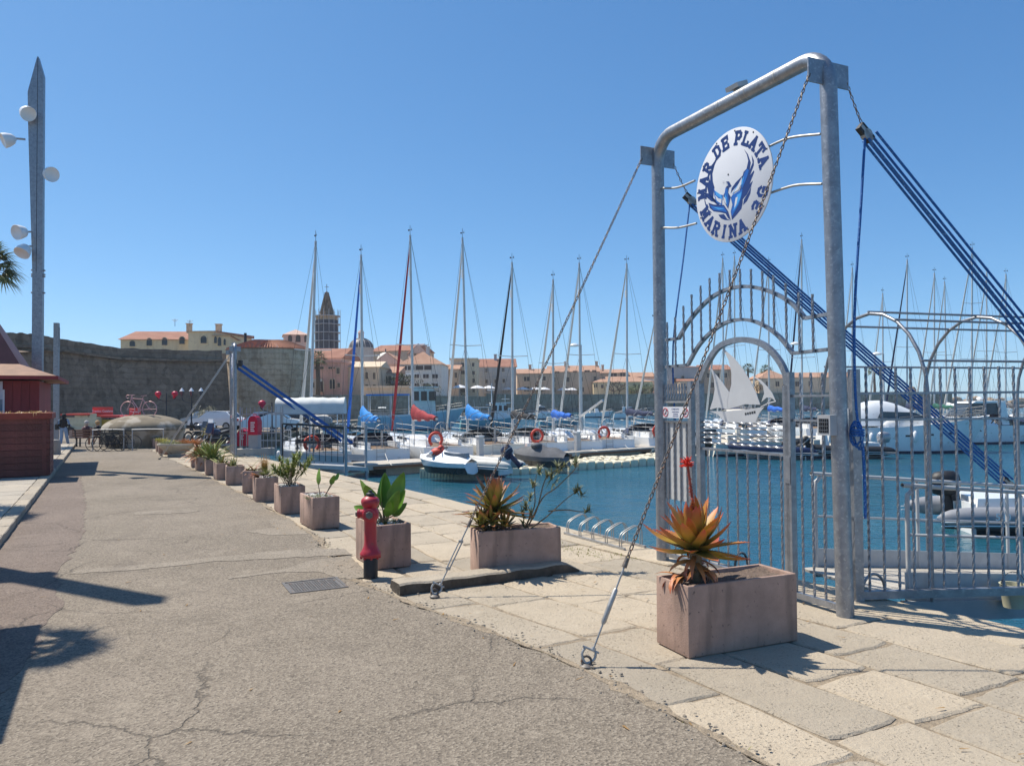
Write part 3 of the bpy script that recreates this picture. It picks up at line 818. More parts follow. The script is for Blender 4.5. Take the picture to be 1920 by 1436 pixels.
# --- middle planter: olive aloe and oleander
p = PL['long'](.24, .2)
a2 = thing('aloe_plant', 'olive aloe of many heads at the end of the middle long planter', 'aloe plant', p, 0)
mb = MB(); mb.tube([(0,0,-.05),(.02,0,.15),(.03,0,.32)], .05, 8); mb.tube([(-.02,0,-.05),(-.12,-.04,.1)], .04, 8); obj('stem', mb, M['stem_brown'], a2, smooth=60)
rosette(a2, 'aloe_olive', 42, (.03,0,.25), 1.02, -.3, 1.4)
rosette(a2, 'aloe_olive', 18, (-.02,-.1,.12), .7, -.2, 1.2)
rosette(a2, 'aloe_olive', 20, (-.14,-.05,.06), .62, -.2, 1.2)
rosette(a2, 'aloe_olive', 18, (.15,.02,.05), .55, -.2, 1.2)
for i in range(12):
    yaw = random.uniform(0, 2*PI); put_leaf('dry', a2, (math.cos(yaw)*.06, math.sin(yaw)*.06, .05), yaw, random.uniform(-.4,.2), 1., 0, 'dead_leaf')
mb = MB(); mb.tube([(-.17,.02,.0),(-.19,.0,-.22)], .004, 4); mb.tube([(-.21,-.02,.0),(-.22,-.03,-.28)], .003, 4); obj('dead_strand', mb, M['stem_brown'], a2)

p = PL['long'](.66, .22)
ol = thing('oleander', 'sparse leggy oleander with leaf whorls in the middle long planter', 'shrub', p, 0)
def pix(x, y): return D(x, y, p[1] + .02) - Vector(p)
mb = MB(); fol = MB(); fa = []
def br(pts, r0, r1): 
    q = smoothpath(pts, 4); mb.tube(q, [r0 + (r1-r0)*i/(len(q)-1) for i in range(len(q))], 5)
b0 = Vector((-.02,0,-.03))
stems = [([b0, pix(1003,950), pix(1005,915), pix(1010,890)], [(1005,905,16),(1018,880,16),(1000,930,14),(1040,890,12),(1050,875,14)]),
         ([b0, pix(1005,960), pix(1022,900), pix(1045,880), pix(1060,872)], [(1060,872,18),(1030,890,12),(1045,900,10)]),
         ([b0+Vector((.04,.02,0)), pix(1020,970), pix(1050,940), pix(1070,922)], [(1072,918,26),(1082,925,10)]),
         ([pix(1028,958), pix(1060,955), pix(1085,958), pix(1098,955)], [(1098,954,12)]),
         ([b0, pix(995,965), pix(992,945)], [(990,945,16),(985,960,12),(1000,960,8)]),
         ([b0+Vector((.03,-.03,0)), pix(1015,935), pix(1040,915), pix(1074,880), pix(1073,868)], [(1073,868,16)]),
         ([b0, pix(990,985), pix(985,975)], [(985,977,9)])]
for pts, wh in stems:
    j = Vector((random.uniform(-.1,.1), random.uniform(-.12,.12), 0))
    pts = [pts[0]] + [q + j*(i+1)/len(pts) for i, q in enumerate(pts[1:])]
    br(pts, .011, .004)
    for x, y, n in wh: whorl(fol, fa, pix(x, y) + j, int(n*1.5), .155, .024, (pts[-1]-pts[-2]) + Vector((0,0,.05)), 1.1)
obj('stem', mb, M['stem_brown'], ol, smooth=60)
obj('foliage', fol, M['grey_leaf'], ol, kind='stuff', attr=fa)

# --- planter by the hydrant: broad banana-like leaves
p = PL['hyd'](.23, .36)
bl = thing('broad_leaf_plant', 'glossy broad-leaved plant behind the red hydrant', 'plant', p, 0)
mb = MB()
for yaw, pit, Ls, sc in ((2.9,1.0,.26,1.),(3.1,.55,.16,.8),(2.6,.8,.3,.95),(2.2,1.25,.3,1.05),(.5,1.15,.26,1.),(.2,1.0,.22,.95),(-.3,.9,.2,.8),(.9,.85,.22,.9),(-.8,1.0,.16,.8),(1.6,1.2,.22,1.),(4.2,.9,.16,.75),(5.2,.9,.14,.7),(3.6,1.1,.24,.9),(.0,.75,.16,.6)):
    d = Vector((math.cos(yaw)*math.cos(pit*.95+.1), math.sin(yaw)*math.cos(pit*.95+.1), math.sin(pit*.95+.1)))
    e = Vector((0,0,-.02)) + d*Ls
    mb.tube([(0,0,-.03), e*.5 + Vector((0,0,.02)), e], [.012,.009,.007], 5)
    put_leaf('broad', bl, e, yaw, pit, sc*.95, random.choice((-1,1))*1.25*abs(math.cos(yaw)) + random.uniform(-.3,.3))
obj('stem', mb, M['stem_brown'], bl, smooth=60)
mb = MB(); fa = []; tuft_stuff(mb, fa, (.02,-.08,-.02), 260, .2, .15, .016, 1.2, .4); obj('undergrowth', mb, M['dark_leaf'], bl, kind='stuff', attr=fa)
# --- first square planter: one upright leaf and low grey bush
p = PL['a'](.22, .3)
t = thing('young_banana_plant', 'young banana-like plant with one upright leaf over grey ground cover', 'plant', p, 0)
mb = MB()
for x, yaw, pit, Ls, sc in ((.0,2.7,1.35,.24,.78),(.05,.3,1.1,.26,.5),(.03,.5,.95,.36,.35)):
    d = Vector((math.cos(yaw)*math.cos(pit), math.sin(yaw)*math.cos(pit), math.sin(pit))); e = Vector((x,0,-.02)) + d*Ls
    mb.tube([(x,0,-.03), e], [.011,.006], 5); put_leaf('broad', t, e, yaw, pit+.05, sc, 1.25)
obj('stem', mb, M['stem_brown'], t, smooth=60)
mb = MB(); fa = []; tuft_stuff(mb, fa, (-.03,-.05,-.02), 420, .19, .15, .014, 1.5, .4); obj('ground_cover', mb, M['grey_leaf'], t, kind='stuff', attr=fa)
# --- bushy oleander
p = PL['b'](.23, .34)
t = thing('bushy_oleander', 'round bushy oleander with bare lower stems', 'shrub', p, 0)
mb = MB(); fol = MB(); fa = []
for i in range(30):
    a = random.uniform(0, 2*PI); sp = random.uniform(.05, .42); h = random.uniform(.35, .66) - .25*sp
    e = Vector((math.cos(a)*sp, math.sin(a)*sp, h)); s0 = Vector((random.gauss(0,.05), random.gauss(0,.05), -.03))
    mb.tube(smoothpath([s0, s0.lerp(e,.45) + Vector((0,0,.05)), e], 3), .005, 4)
    whorl(fol, fa, e, 26, .17, .026, e - s0*.5, 1.0); whorl(fol, fa, s0.lerp(e, .78), 12, .15, .024, e, 1.1)
obj('stem', mb, M['stem_brown'], t, smooth=60); obj('foliage', fol, M['strap_leaf'], t, kind='stuff', attr=fa)
# --- fan palm with brown fan
p = PL['c'](.2, .3)
t = thing('dwarf_fan_palm', 'small fan palm with a big dry brown fan', 'palm', p, 0)
def fan(mb, al, c, dirv, up, n, L, w, spread):
    dirv = Vector(dirv).normalized(); sd = dirv.cross(Vector(up)).normalized()
    for i in range(n):
        a = (i/(n-1)-.5)*spread
        blade(mb, al, c, dirv*math.cos(a) + sd*math.sin(a), L*(1-.15*abs(a))*random.uniform(.92,1.05), w, .12, 3)
mb = MB(); fa = []; st = MB()
for d, L in (((-.1,-.15,1),.46),((.25,.1,.9),.4)):
    e = Vector(d).normalized()*.18; st.tube([(0,0,-.03), e], .008, 5); fan(mb, fa, e, d, (0,1,0), 22, L, .03, 2.6)
obj('dry_fan', mb, M['tan_leaf'], t, attr=fa)
mb = MB(); fa = []
for d, L in (((.5,-.3,.5),.32),((.6,.3,.35),.3),((.1,-.6,.4),.28),((.3,.0,.8),.3)):
    e = Vector(d).normalized()*.12; st.tube([(0,0,-.03), e], .007, 5); fan(mb, fa, e, d, (0,.3,1), 16, L, .028, 2.8)
obj('green_fan', mb, M['strap_leaf'], t, attr=fa); obj('stem', st, M['stem_brown'], t, smooth=60)
mb = MB(); fa = []
for i in range(5):
    d = (random.uniform(-.9,-.3), random.uniform(-.5,.5), random.uniform(.0,.5)); fan(mb, fa, Vector((-.12,.0,.02)), d, (0,.3,1), 12, .26, .03, 2.2)
obj('dead_frond', mb, M['rust_leaf'], t, attr=fa)
def clump(name, label, key_n, pos, cat='plant', sc=1., extra=None):
    t = thing(name, label, cat, pos, random.uniform(0, 6))
    for key, n, lo, hi in key_n:
        for i in range(n):
            yaw = random.uniform(0, 2*PI); put_leaf(key, t, (random.gauss(0,.05), random.gauss(0,.05), -.02), yaw, random.uniform(lo, hi), sc*random.uniform(.7,1.1), random.uniform(-.4,.4))
    if extra:
        mb = MB(); fa = []; tuft_stuff(mb, fa, (0,0,-.02), extra[1], extra[2], extra[3], .014, 1.3, .5); obj('undergrowth', mb, M[extra[0]], t, kind='stuff', attr=fa)
    return t
clump('low_succulent', 'rusty low leaf clump in the narrow tilted planter', [('strap_rust',16,.1,1.1),('strap',10,.2,1.2)], PL['d'](.2,.3), sc=.85, extra=('grey_leaf',120,.2,.16))
clump('strap_leaf_plant', 'sparse pointed green leaves beside the tilted planter', [('strap_green',18,.2,1.3)], PL['e'](.2,.25), sc=1.1, extra=('grey_leaf',60,.15,.1))
clump('strap_leaf_plant', 'short pointed green leaves in the sixth pink planter', [('strap_green',22,.2,1.4)], PL['f'](.2,.35), sc=1.1, extra=('strap_leaf',60,.15,.1))
clump('spiky_strap_plant', 'tall arching green strap-leaf clump, largest of the far planters', [('strap',70,.35,1.45)], PL['g'](.2,.25), sc=1.6, extra=('strap_leaf',120,.25,.3))
clump('spiky_strap_plant', 'strap-leaf clump with rusty outer leaves by the tall clump', [('strap',44,.3,1.4),('strap_rust',36,-.2,.9)], PL['h'](.2,.35), sc=1.4, extra=('weed_leaf',100,.25,.25))
clump('rusty_plant', 'rust red leaf clump in the farthest pink planter', [('strap_rust',50,.0,1.3)], PL['i'](.2,.25), sc=1.6, extra=('rust_leaf',160,.25,.3))
for k, lab in enumerate(('dry tuft in the small planter nearest the bunker', 'yellow-green grass in the second small grey planter', 'yellow-green grass in the third small grey planter', 'yellow-green grass tuft behind the concrete bowl')):
    t = thing('grass_tuft', lab, 'plant', PL['far%d' % k](.21,.21), 0)
    mb = MB(); fa = []; tuft_stuff(mb, fa, (0,0,-.02), 260, .22, .32 if k else .2, .02, .9, .4); obj('blades', mb, M['yellow_leaf' if k else 'grey_leaf'], t, kind='stuff', attr=fa)
t = thing('bowl_shrub', 'dark and rusty straggling shrub overflowing the concrete bowl', 'shrub', PBOWL, 0)
mb = MB(); fa = []; tuft_stuff(mb, fa, (-.1,-.1,0), 420, .5, .4, .025, 1.2, .5); obj('foliage', mb, M['grey_leaf'], t, kind='stuff', attr=fa)
mb = MB(); fa = []; tuft_stuff(mb, fa, (.45,.15,0), 380, .4, .55, .03, 1.1, .5); obj('rusty_foliage', mb, M['rust_leaf'], t, kind='stuff', attr=fa)

# ------------------------------------------------------------ hydrant
P = G(695, 1083)
hy = thing('fire_hydrant', 'red pillar fire hydrant with a black foot at the road edge', 'hydrant', (P.x, P.y, .008), R_(-30))
obj('foot', MB().lathe([(.085,0),(.085,.22),(.08,.235)], 20), M['hydrant_black'], hy, smooth=40)
obj('body', MB().lathe([(.085,.235),(.118,.25),(.126,.27),(.126,.29),(.102,.325),(.082,.37),(.074,.42),(.074,.66),(.078,.685),(.098,.70),(.104,.73),(.102,.78),(.088,.81),(.08,.83),(.102,.86),(.112,.90),(.106,.93),(.08,.955),(.05,.97),(.045,.975)], 24), M['hydrant_red'], hy, smooth=50)
mb = MB()
for k in range(8):
    a = k*PI/4; mb.cbox((.110*math.cos(a), .110*math.sin(a), .24), .02, .02, .03)
obj('bolt', mb, M['hydrant_red'], hy)
obj('cap', MB().lathe([(.05,.972),(.055,.985),(.05,1.0),(.025,1.012),(.022,1.035),(.001,1.036)], 10), M['hydrant_black'], hy, smooth=40)
for a, sz in ((-.95, .062), (2.2, .05), (-2.6, .05)):
    Mx = Matrix.Rotation(a, 3, 'Z') @ Matrix.Rotation(PI/2, 3, 'Y')
    o = obj('outlet', MB().lathe([(sz,.08),(sz,.125),(sz*1.15,.13),(sz*1.15,.15),(sz*.5,.158)], 14, (0,0,.76), M=Mx), M['hydrant_red'], hy, smooth=40)
    obj('outlet_cap', MB().lathe([(sz*.75,.1585),(sz*.7,.175),(sz*.25,.178)], 6, (0,0,.76), M=Mx), M['iron'], o)

# ------------------------------------------------------------ bicycle rack
R0, R1 = G(1062,1003), G(1165,1031)
ax = (R1-R0).normalized(); a = math.atan2(ax.y, ax.x)
rk = thing('bicycle_rack', 'low galvanised bicycle rack of paired hoops at the quay edge', 'bicycle rack', (R0.x, R0.y, .006), a)
Lr = (R1-R0).length; mb = MB()
for y in (0, .36): mb.box(-.05, Lr+.08, y-.018, y+.018, 0, .035)
obj('base_rail', mb, M['bright_steel'], rk)
for k in range(5):
    x = .02 + k*(Lr-.06)/4
    for dx in (0, .05):
        pts = [(x+dx,0,.03),(x+dx,0,.16),(x+dx,.05,.23),(x+dx,.22,.30),(x+dx,.30,.30),(x+dx,.355,.24),(x+dx,.36,.16),(x+dx,.36,.03)]
        obj('hoop', MB().tube(smoothpath(pts, 3), .0085, 6), M['bright_steel'], rk, smooth=60)
# ------------------------------------------------------------ marina gate
PR = G(1585, 1155)                                   # foot of the near post
PLq = G(1243, 1050)
GU = (PLq - PR).normalized(); GN = Vector((-GU.y, GU.x, 0))     # along the gate; towards the road
GA = math.atan2(GU.y, GU.x)
GW = (PLq - PR).length
def gp(x, y, off=0.0):                               # photo point on the gate's plane, in gate coordinates
    p = PLN(x, y, PR + GN*off, GN) - PR
    return Vector((p.dot(GU), off, p.z))
def c12(x, y): return (1200 + x/2.66, 420 + y/2.66)
def c48(x, y): return (1210 + x/4.8, 640 + y/4.8)
gate = thing('marina_gate', 'tall galvanised arched marina gate with round bird sign, nearest', 'gate', PR, GA, 'marina entrance gates')
HT = gp(1541, 101).z
ZB = .5*(gp(1533, 145).z + gp(1228, 301).z)
def arc(c, a0, a1, r, n=8): return [Vector((c[0] + r*math.cos(a0 + (a1-a0)*i/n), 0, c[1] + r*math.sin(a0 + (a1-a0)*i/n))) for i in range(n+1)]
rb = .32
U0 = .085                                            # the near post leans a little
pts = [Vector((0,0,0)), Vector((U0*.4,0,2)), Vector((U0,0,HT-rb-.05))] + arc((rb+U0, HT-rb), PI, PI/2, rb) + arc((GW-rb, HT-rb), PI/2, 0, rb) + [Vector((GW,0,2)), Vector((GW,0,0))]
obj('frame', MB().tube(pts, .082, 20), M['galvanised'], gate, smooth=50)
for u, w in ((U0,.2),(GW,.2)):
    o = obj('chain_bracket', MB().box(u-.008, u+.008, -.27, .27, ZB-.12, ZB+.12), M['galvanised'], gate)
mb = MB()
for u in (.75, 1.2, 1.28, 1.65): mb.tube([(u-.006,0,HT),(u+.006,0,HT)], .0845, 20, caps=False)
obj('weld_seam', mb, M['bright_steel'], gate, smooth=40, kind='stuff')
# floodlights
a = gp(1381, 158); fl = obj('floodlight', MB().cbox((0,0,0), .2, .16, .05, Matrix.Rotation(-.35, 3, 'X')), M['pale_grey_paint'], gate, loc=(a.x, .0, HT+.14))
obj('bracket', MB().box(-.02,.02,-.03,.03,-.07,-.02), M['grey_paint'], fl)
a = gp(1556, 797, .1)
fl = obj('floodlight', MB().box(-.10,.10,-.03,.07,-.115,.115), M['grey_paint'], gate, loc=(.07, .10, a.z)); fl.scale = (.78,.9,.85)
obj('lens', MB().box(-.075,.075,.0705,.074,-.085,.075), M['dark_glass'], fl)
mb = MB()
for k in range(3): mb.box(-.07,.07,.0745,.077,-.058+.045*k,-.053+.045*k)
for k in range(4): mb.box(-.06+.035*k,-.057+.035*k,.0775,.079,-.08,.07)
obj('grille', mb, M['galvanised'], fl)
# arms
for p3 in (((1438,277),(1480,259),(1538,252)),((1445,362),(1490,348),(1541,345)),((1240,353),(1270,352),(1303,339)),((1241,427),(1272,427),(1306,419))):
    obj('sign_arm', MB().tube(smoothpath([gp(*q) for q in p3], 5), .014, 8), M['bright_steel'], gate, smooth=60)
# arched bands with twisted rods
def band(pts, w, d, name='arch_band', m='galvanised', k=5):
    q = smoothpath([gp(*c12(*p)) if len(p) == 2 else p for p in pts], k); mb = MB(); vs = []
    for i, p in enumerate(q):
        t = (q[min(i+1, len(q)-1)] - q[max(i-1, 0)]).normalized(); nn = Vector((-t.z, 0, t.x))
        for s_, y in ((1,-d/2),(1,d/2),(-1,d/2),(-1,-d/2)): vs.append(p + nn*s_*w/2 + Vector((0, y, 0)))
    fs = []
    for i in range(len(q)-1):
        for j in range(4): fs.append((i*4+j, i*4+(j+1) % 4, i*4+4+(j+1) % 4, i*4+4+j))
    n = len(vs); fs += [(0,1,2,3), (n-1,n-2,n-3,n-4)]
    mb.add(vs, fs); return obj(name, mb, M[m], gate, smooth=35)
band([(130,578),(193,571)], .035, .04, k=1)
band([(193,572),(235,500),(290,430),(360,365),(440,325),(520,312),(600,322),(680,350),(760,398),(825,472)], .038, .045)
band([(825,470),(938,450)], .035, .04, k=1)
band([(130,713),(240,703)], .035, .04, k=1)
band([(240,702),(290,612),(350,545),(430,492),(515,477),(600,497),(690,557),(765,647)], .036, .045)
band([(765,645),(938,626)], .035, .04, k=1)
for x, y0, y1 in ((150,490,714),(190,465,712),(232,408,703),(273,352,642),(318,308,583),(363,270,535),(412,245,503),(463,230,486),(515,225,478),(570,225,490),(627,235,515),(683,255,553),(745,295,622),(810,340,643),(878,350,640)):
    a, b = gp(*c12(x, y1)), gp(*c12(x+2, y0)); b.x = a.x
    a.y = b.y = .036
    obj('twisted_rod', MB().twisted(a, b, .0145), M['galvanised'], gate)
# leaf: stiles, arch, rails
zb = .16
def stile(x, ytop, w, d, name='stile', z0=.05, u=None):
    a = gp(*c48(x, ytop)); u = u or a.x
    return obj(name, MB().box(u-w/2, u+w/2, -d/2, d/2, z0, a.z), M['galvanised'], gate)
uL, uR = gp(1313, 800).x, gp(1477, 800).x
stile(492, 350, .075, .075, u=uL)
band([c for c in [(300,790),(318,740),(340,690),(385,622),(440,590),(510,577),(590,590),(650,628),(700,690),(727,748),(734,800)]], .062, .05, 'leaf_arch')
a = gp(*c12(734,800)); uR = a.x
obj('stile', MB().box(uR-.038, uR+.038, -.036, .036, .1, a.z-.01), M['galvanised'], gate)
obj('bottom_rail', MB().box(uR-.038, uL+.037, -.025, .025, .10, .15), M['galvanised'], gate)
zr = gp(*c48(860, 990)).z
obj('mid_rail', MB().box(uR+.039, uL-.038, -.02, .02, zr-.015, zr+.015), M['galvanised'], gate)
span = uL - uR
rod = MB().twisted((0,0,.15), (0,0,zr-.015), .0135)
me = rod.mesh('bar', M['galvanised'])
for k in range(8): link('bar', me, gate, (uR + span*(k+.62)/8.4, 0, 0))
for y in (735, 785, 835, 880, 930):
    z = gp(*c48(860, y)).z
    obj('twisted_rail', MB().twisted((uR+.039,.0,z), (uL-.038,.0,z), .0125, .13), M['galvanised'], gate)
obj('lock_plate', MB().box(uR-.06, uR+.02, .037, .043, gp(1478,880).z-.14, gp(1478,880).z+.14), M['galvanised'], gate)
# ship cut from sheet steel
SAILS = [[(590,240),(640,305),(700,380),(755,460),(742,520),(738,570),(745,610),(650,595),(580,615),(610,520),(625,430),(618,340)],
 [(757,458),(775,390),(775,280),(750,170),(690,55),(800,150),(880,250),(950,365),(1000,470),(1035,570),(900,565),(747,608),(740,570),(744,520)],
 [(960,310),(1040,350),(1100,410),(1145,470),(1175,540),(1130,505),(1090,505),(1045,545),(1070,470),(1060,400),(1010,345)],
 [(575,628),(740,628),(900,612),(1050,592),(1070,590),(1030,640),(990,728),(715,728),(690,692),(650,657)]]
for pl, nm in zip(SAILS, ('left_sail','main_sail','rear_sail','ship_hull')):
    obj(nm.replace('left_sail','sail').replace('main_sail','sail').replace('rear_sail','sail'), MB().extr([gp(*c48(*q), .0) + Vector((0,-.004,0)) for q in pl], (0,.006,0)), M['plate_white'], gate)
mb = MB()
for a, b in (((600,628),(600,612)),((680,626),(690,598)),((720,624),(730,606)),((880,610),(880,566)),((1040,592),(1100,560)),((1085,575),(1140,505)),((1095,560),(1175,540)),((930,608),(940,566)),((985,600),(990,568))):
    mb.tube([gp(*c48(*a)), gp(*c48(*b))], .006, 5)
obj('ship_stay', mb, M['plate_white'], gate)
mb = MB()
for i in range(5):
    a = gp(*c48(905 + i*20, 652 - i*4)); mb.box(a.x-.012, a.x+.012, .0025, .005, a.z-.012, a.z+.012)
obj('porthole', mb, M['dark_metal'], gate)
# side bay left of the leaf: stiles, bars, sheet, notice
uS = gp(*c48(415, 800)).x
obj('stile', MB().box(uS-.035, uS+.035, -.03, .03, .05, gp(*c48(415, 360)).z), M['galvanised'], gate)
zt = gp(*c48(300, 380)).z; zs = gp(*c48(300, 545)).z; zn = gp(*c48(300, 722)).z
for z in (zs, zn): obj('side_rail', MB().box(uS+.036, GW-.083, -.012, .012, z-.012, z+.012), M['bright_steel'], gate)
k = 9; w = GW-.083-uS-.036
me = MB().twisted((0,0,zs+.012), (0,0,zt), .014).mesh('bar', M['galvanised'])
for i in range(k): link('bar', me, gate, (uS+.036 + w*(i+.5)/k, 0, 0))
sh = obj('sheet_panel', MB().box(uS+.037, GW-.085, -.016, -.013, gp(1270, 938).z, zn-.013), M['pale_grey_paint'], gate)
me = MB().twisted((0,0,.12), (0,0,zn-.013), .0125).mesh('bar', M['galvanised'])
for i in range(4): link('bar', me, gate, (uS+.036 + w*(i+.5)/4, 0, 0))
obj('bottom_rail', MB().box(uL+.038, GW-.083, -.02, .02, .07, .12), M['galvanised'], gate)
# bay right of the leaf
uK = gp(*c48(1305, 800)).x
obj('stile', MB().box(uK-.036, uK+.036, -.036, .036, .03, gp(*c48(1300, 278)).z), M['galvanised'], gate)
for y in (490, 712):
    z = gp(*c48(1450, y)).z; obj('side_rail', MB().box(.083, uK-.037, -.012, .012, z-.012, z+.012), M['galvanised'], gate)
obj('bottom_rail', MB().box(.083, uK-.037, -.025, .025, .04, .10), M['galvanised'], gate)
for x in (1400, 1495, 1597):
    u = gp(*c48(x, 700)).x; obj('bar', MB().twisted((u,.0,.10), (u,.0,gp(*c48(x, 282)).z), .0145), M['galvanised'], gate)

# ---- lettering helpers (x to the right as read, y up)
def text_mb(txt, size, bold=0., ext=.0015):
    cu = bpy.data.curves.new('lettering', 'FONT'); cu.body = txt; cu.size = size; cu.offset = bold; cu.extrude = ext
    cu.align_x = 'CENTER'; cu.align_y = 'CENTER'; cu.resolution_u = 2
    o = bpy.data.objects.new('lettering', cu); COL.objects.link(o)
    dg = bpy.context.evaluated_depsgraph_get(); dg.update()
    me = bpy.data.meshes.new_from_object(o.evaluated_get(dg))
    mb = MB(); mb.add([v.co.copy() for v in me.vertices], [tuple(p.vertices) for p in me.polygons])
    bpy.data.objects.remove(o); bpy.data.meshes.remove(me); bpy.data.curves.remove(cu)
    return mb
def place_mb(dst, src, M4): return dst.add([M4 @ Vector(v) for v in src.v], src.f)
# slab-serif letters from strokes: unit cell 0..1 x 0..1
def letter_strokes(ch):
    return {'M': ([(.16,0,.16,1),(.84,0,.84,1),(.16,1,.5,.3),(.5,.3,.84,1)], [(.0,0,.34,0),(.66,0,1,0),(.0,1,.2,1),(.8,1,1,1)]),
     'A': ([(.14,0,.5,1),(.5,1,.86,0),(.28,.36,.72,.36)], [(-.02,0,.32,0),(.68,0,1.02,0)]),
     'R': ([(.2,0,.2,1),(.2,1,.62,1),(.62,1,.8,.86),(.8,.86,.8,.68),(.8,.68,.62,.52),(.62,.52,.2,.52),(.52,.5,.84,0)], [(.04,0,.38,0),(.74,0,1,0),(.04,1,.2,1)]),
     'D': ([(.2,0,.2,1),(.2,1,.58,1),(.58,1,.84,.76),(.84,.76,.84,.24),(.84,.24,.58,0),(.58,0,.2,0)], [(.04,0,.2,0),(.04,1,.2,1)]),
     'E': ([(.2,0,.2,1),(.2,1,.84,1),(.2,.52,.7,.52),(.2,0,.84,0)], [(.04,0,.2,0),(.04,1,.2,1),(.84,1,.84,.76),(.84,0,.84,.24)]),
     'P': ([(.2,0,.2,1),(.2,1,.64,1),(.64,1,.82,.85),(.82,.85,.82,.62),(.82,.62,.64,.46),(.64,.46,.2,.46)], [(.04,0,.4,0),(.04,1,.2,1)]),
     'L': ([(.2,0,.2,1),(.2,0,.84,0)], [(.04,0,.2,0),(.04,1,.38,1),(.84,0,.84,.28)]),
     'T': ([(.5,0,.5,1),(.08,1,.92,1)], [(.32,0,.68,0),(.08,1,.08,.74),(.92,1,.92,.74)]),
     'I': ([(.5,0,.5,1)], [(.3,0,.7,0),(.3,1,.7,1)]),
     'N': ([(.18,0,.18,1),(.82,0,.82,1),(.18,1,.82,0)], [(.0,0,.36,0),(.66,1,1,1),(.02,1,.18,1)]),
     '3': ([(.14,.88,.3,1),(.3,1,.66,1),(.66,1,.82,.86),(.82,.86,.82,.68),(.82,.68,.64,.53),(.64,.53,.4,.53),(.64,.53,.86,.36),(.86,.36,.86,.16),(.86,.16,.68,0),(.68,0,.3,0),(.3,0,.12,.14)], []),
     'G': ([(.84,.8,.66,1),(.66,1,.34,1),(.34,1,.14,.78),(.14,.78,.14,.22),(.14,.22,.34,0),(.34,0,.66,0),(.66,0,.86,.2),(.86,.2,.86,.46),(.86,.46,.54,.46)], [])}[ch]
def slab_letter(ch, w, h, th):
    mb = MB(); z = 0.
    def stroke(x0, y0, x1, y1, t):
        nonlocal z
        a, b = Vector((x0*w-w/2, y0*h-h/2, 0)), Vector((x1*w-w/2, y1*h-h/2, 0)); d = (b-a).normalized()
        a, b = a - d*t*.42, b + d*t*.42; n = Vector((-d.y, d.x, 0))*t/2; z += .00012
        mb.extr([(p.x, p.y, 0) for p in (a-n, b-n, b+n, a+n)], (0,0,.0012+z))
    st, se = letter_strokes(ch)
    for s_ in st: stroke(*s_, th)
    for s_ in se: stroke(*s_, th*.8)
    return mb
# ---- the round sign
SO = .05
sc_ = gp(1374, 348, SO); RS = (gp(1374, 243, SO).z - gp(1374, 453, SO).z)/2
sign = obj('round_sign', MB().lathe([(RS-.006,-.006),(RS,-.002),(RS,.010),(RS-.004,.012),(.001,.012)][::-1], 64, M=Matrix.Rotation(-PI/2, 3, 'X')), M['sign_white'], gate, smooth=30, loc=(sc_.x, SO, sc_.z))
# sign coords (x right as read, y up) -> gate axes (x to the left as seen, so mirrored)
SM = Matrix(((-1,0,0,0),(0,0,1,.0125),(0,1,0,0),(0,0,0,1)))
def ring_text(txt, a0, a1, r, w, h, th, inward):
    n = len(txt)
    for i, ch in enumerate(txt):
        if ch == ' ': continue
        a = a0 + (a1-a0)*i/(n-1)
        rot = a - PI/2 if inward else a + PI/2
        T = Matrix.Translation((r*math.cos(a), r*math.sin(a), 0)) @ Matrix.Rotation(rot, 4, 'Z')
        obj('letter', place_mb(MB(), slab_letter(ch, w*(.55 if ch == 'I' else 1), h, th), SM @ T), M['letter_blue'], sign)
rr = RS*.815
ring_text('MAR', R_(177), R_(143), rr, 0.113*RS/.63, .128*RS/.63, .036*RS/.63, True)
ring_text('DE', R_(118), R_(101), rr, 0.117*RS/.63, .128*RS/.63, .036*RS/.63, True)
ring_text('PLATA', R_(77), R_(15), rr, 0.113*RS/.63, .128*RS/.63, .036*RS/.63, True)
ring_text('MARINA', R_(204), R_(287), rr, 0.121*RS/.63, .128*RS/.63, .036*RS/.63, False)
ring_text('3G', R_(319), R_(338), rr, 0.117*RS/.63, .128*RS/.63, .036*RS/.63, False)
def c62(x, y): return (1290 + x/6.24, 230 + y/6.24)
def emblem(name, polys, m, lift):
    mb = MB()
    for i, pl in enumerate(polys):
        q = []
        for x, y in pl:
            p = gp(*c62(x, y), SO + .0125) - Vector((sc_.x, SO, sc_.z)); q.append((p.x, .0125, p.z))
        mb.extr(q, (0, lift + i*.00008, 0))
    return obj(name, mb, M[m], sign)
emblem('bird_emblem', [
 [(655,312),(690,380),(705,450),(685,540),(650,580),(640,620),(560,700),(510,770),(500,830),(520,800),(580,730),(640,660),(625,740),(600,800),(560,830),(520,850),(500,880),(520,960),(500,1040),(515,1140),(570,1080),(625,1010),(640,940),(640,900),(690,840),(740,740),(760,680),(720,720),(775,580),(770,560),(725,620),(770,500),(770,440),(745,382),(755,470),(720,560),(735,470),(700,370)],
 [(745,700),(735,760),(700,830),(655,900),(645,965),(690,920),(730,830)],
 [(232,540),(245,640),(240,700),(188,702),(225,760),(240,830),(180,820),(225,880),(270,920),(370,950),(355,975),(310,935),(295,880),(300,820),(310,760),(290,690),(285,600),(310,500),(340,430),(385,378),(330,420),(280,500),(262,600),(258,690),(240,600)],
 [(188,872),(215,960),(240,1020),(285,1060),(240,1045),(212,1000),(195,930)],
 [(240,940),(300,960),(420,965),(470,1040),(500,1140),(470,1120),(440,1065),(380,1050),(300,1040),(255,1000)],
 [(355,1080),(420,1072),(460,1130),(500,1145),(430,1140),(385,1120)],
 [(445,690),(480,690),(510,745),(480,765),(470,820),(500,870),(480,960),(470,1010),(440,960),(415,900),(415,850),(440,800),(450,745),(470,740),(460,710)]], 'letter_blue', .0006)
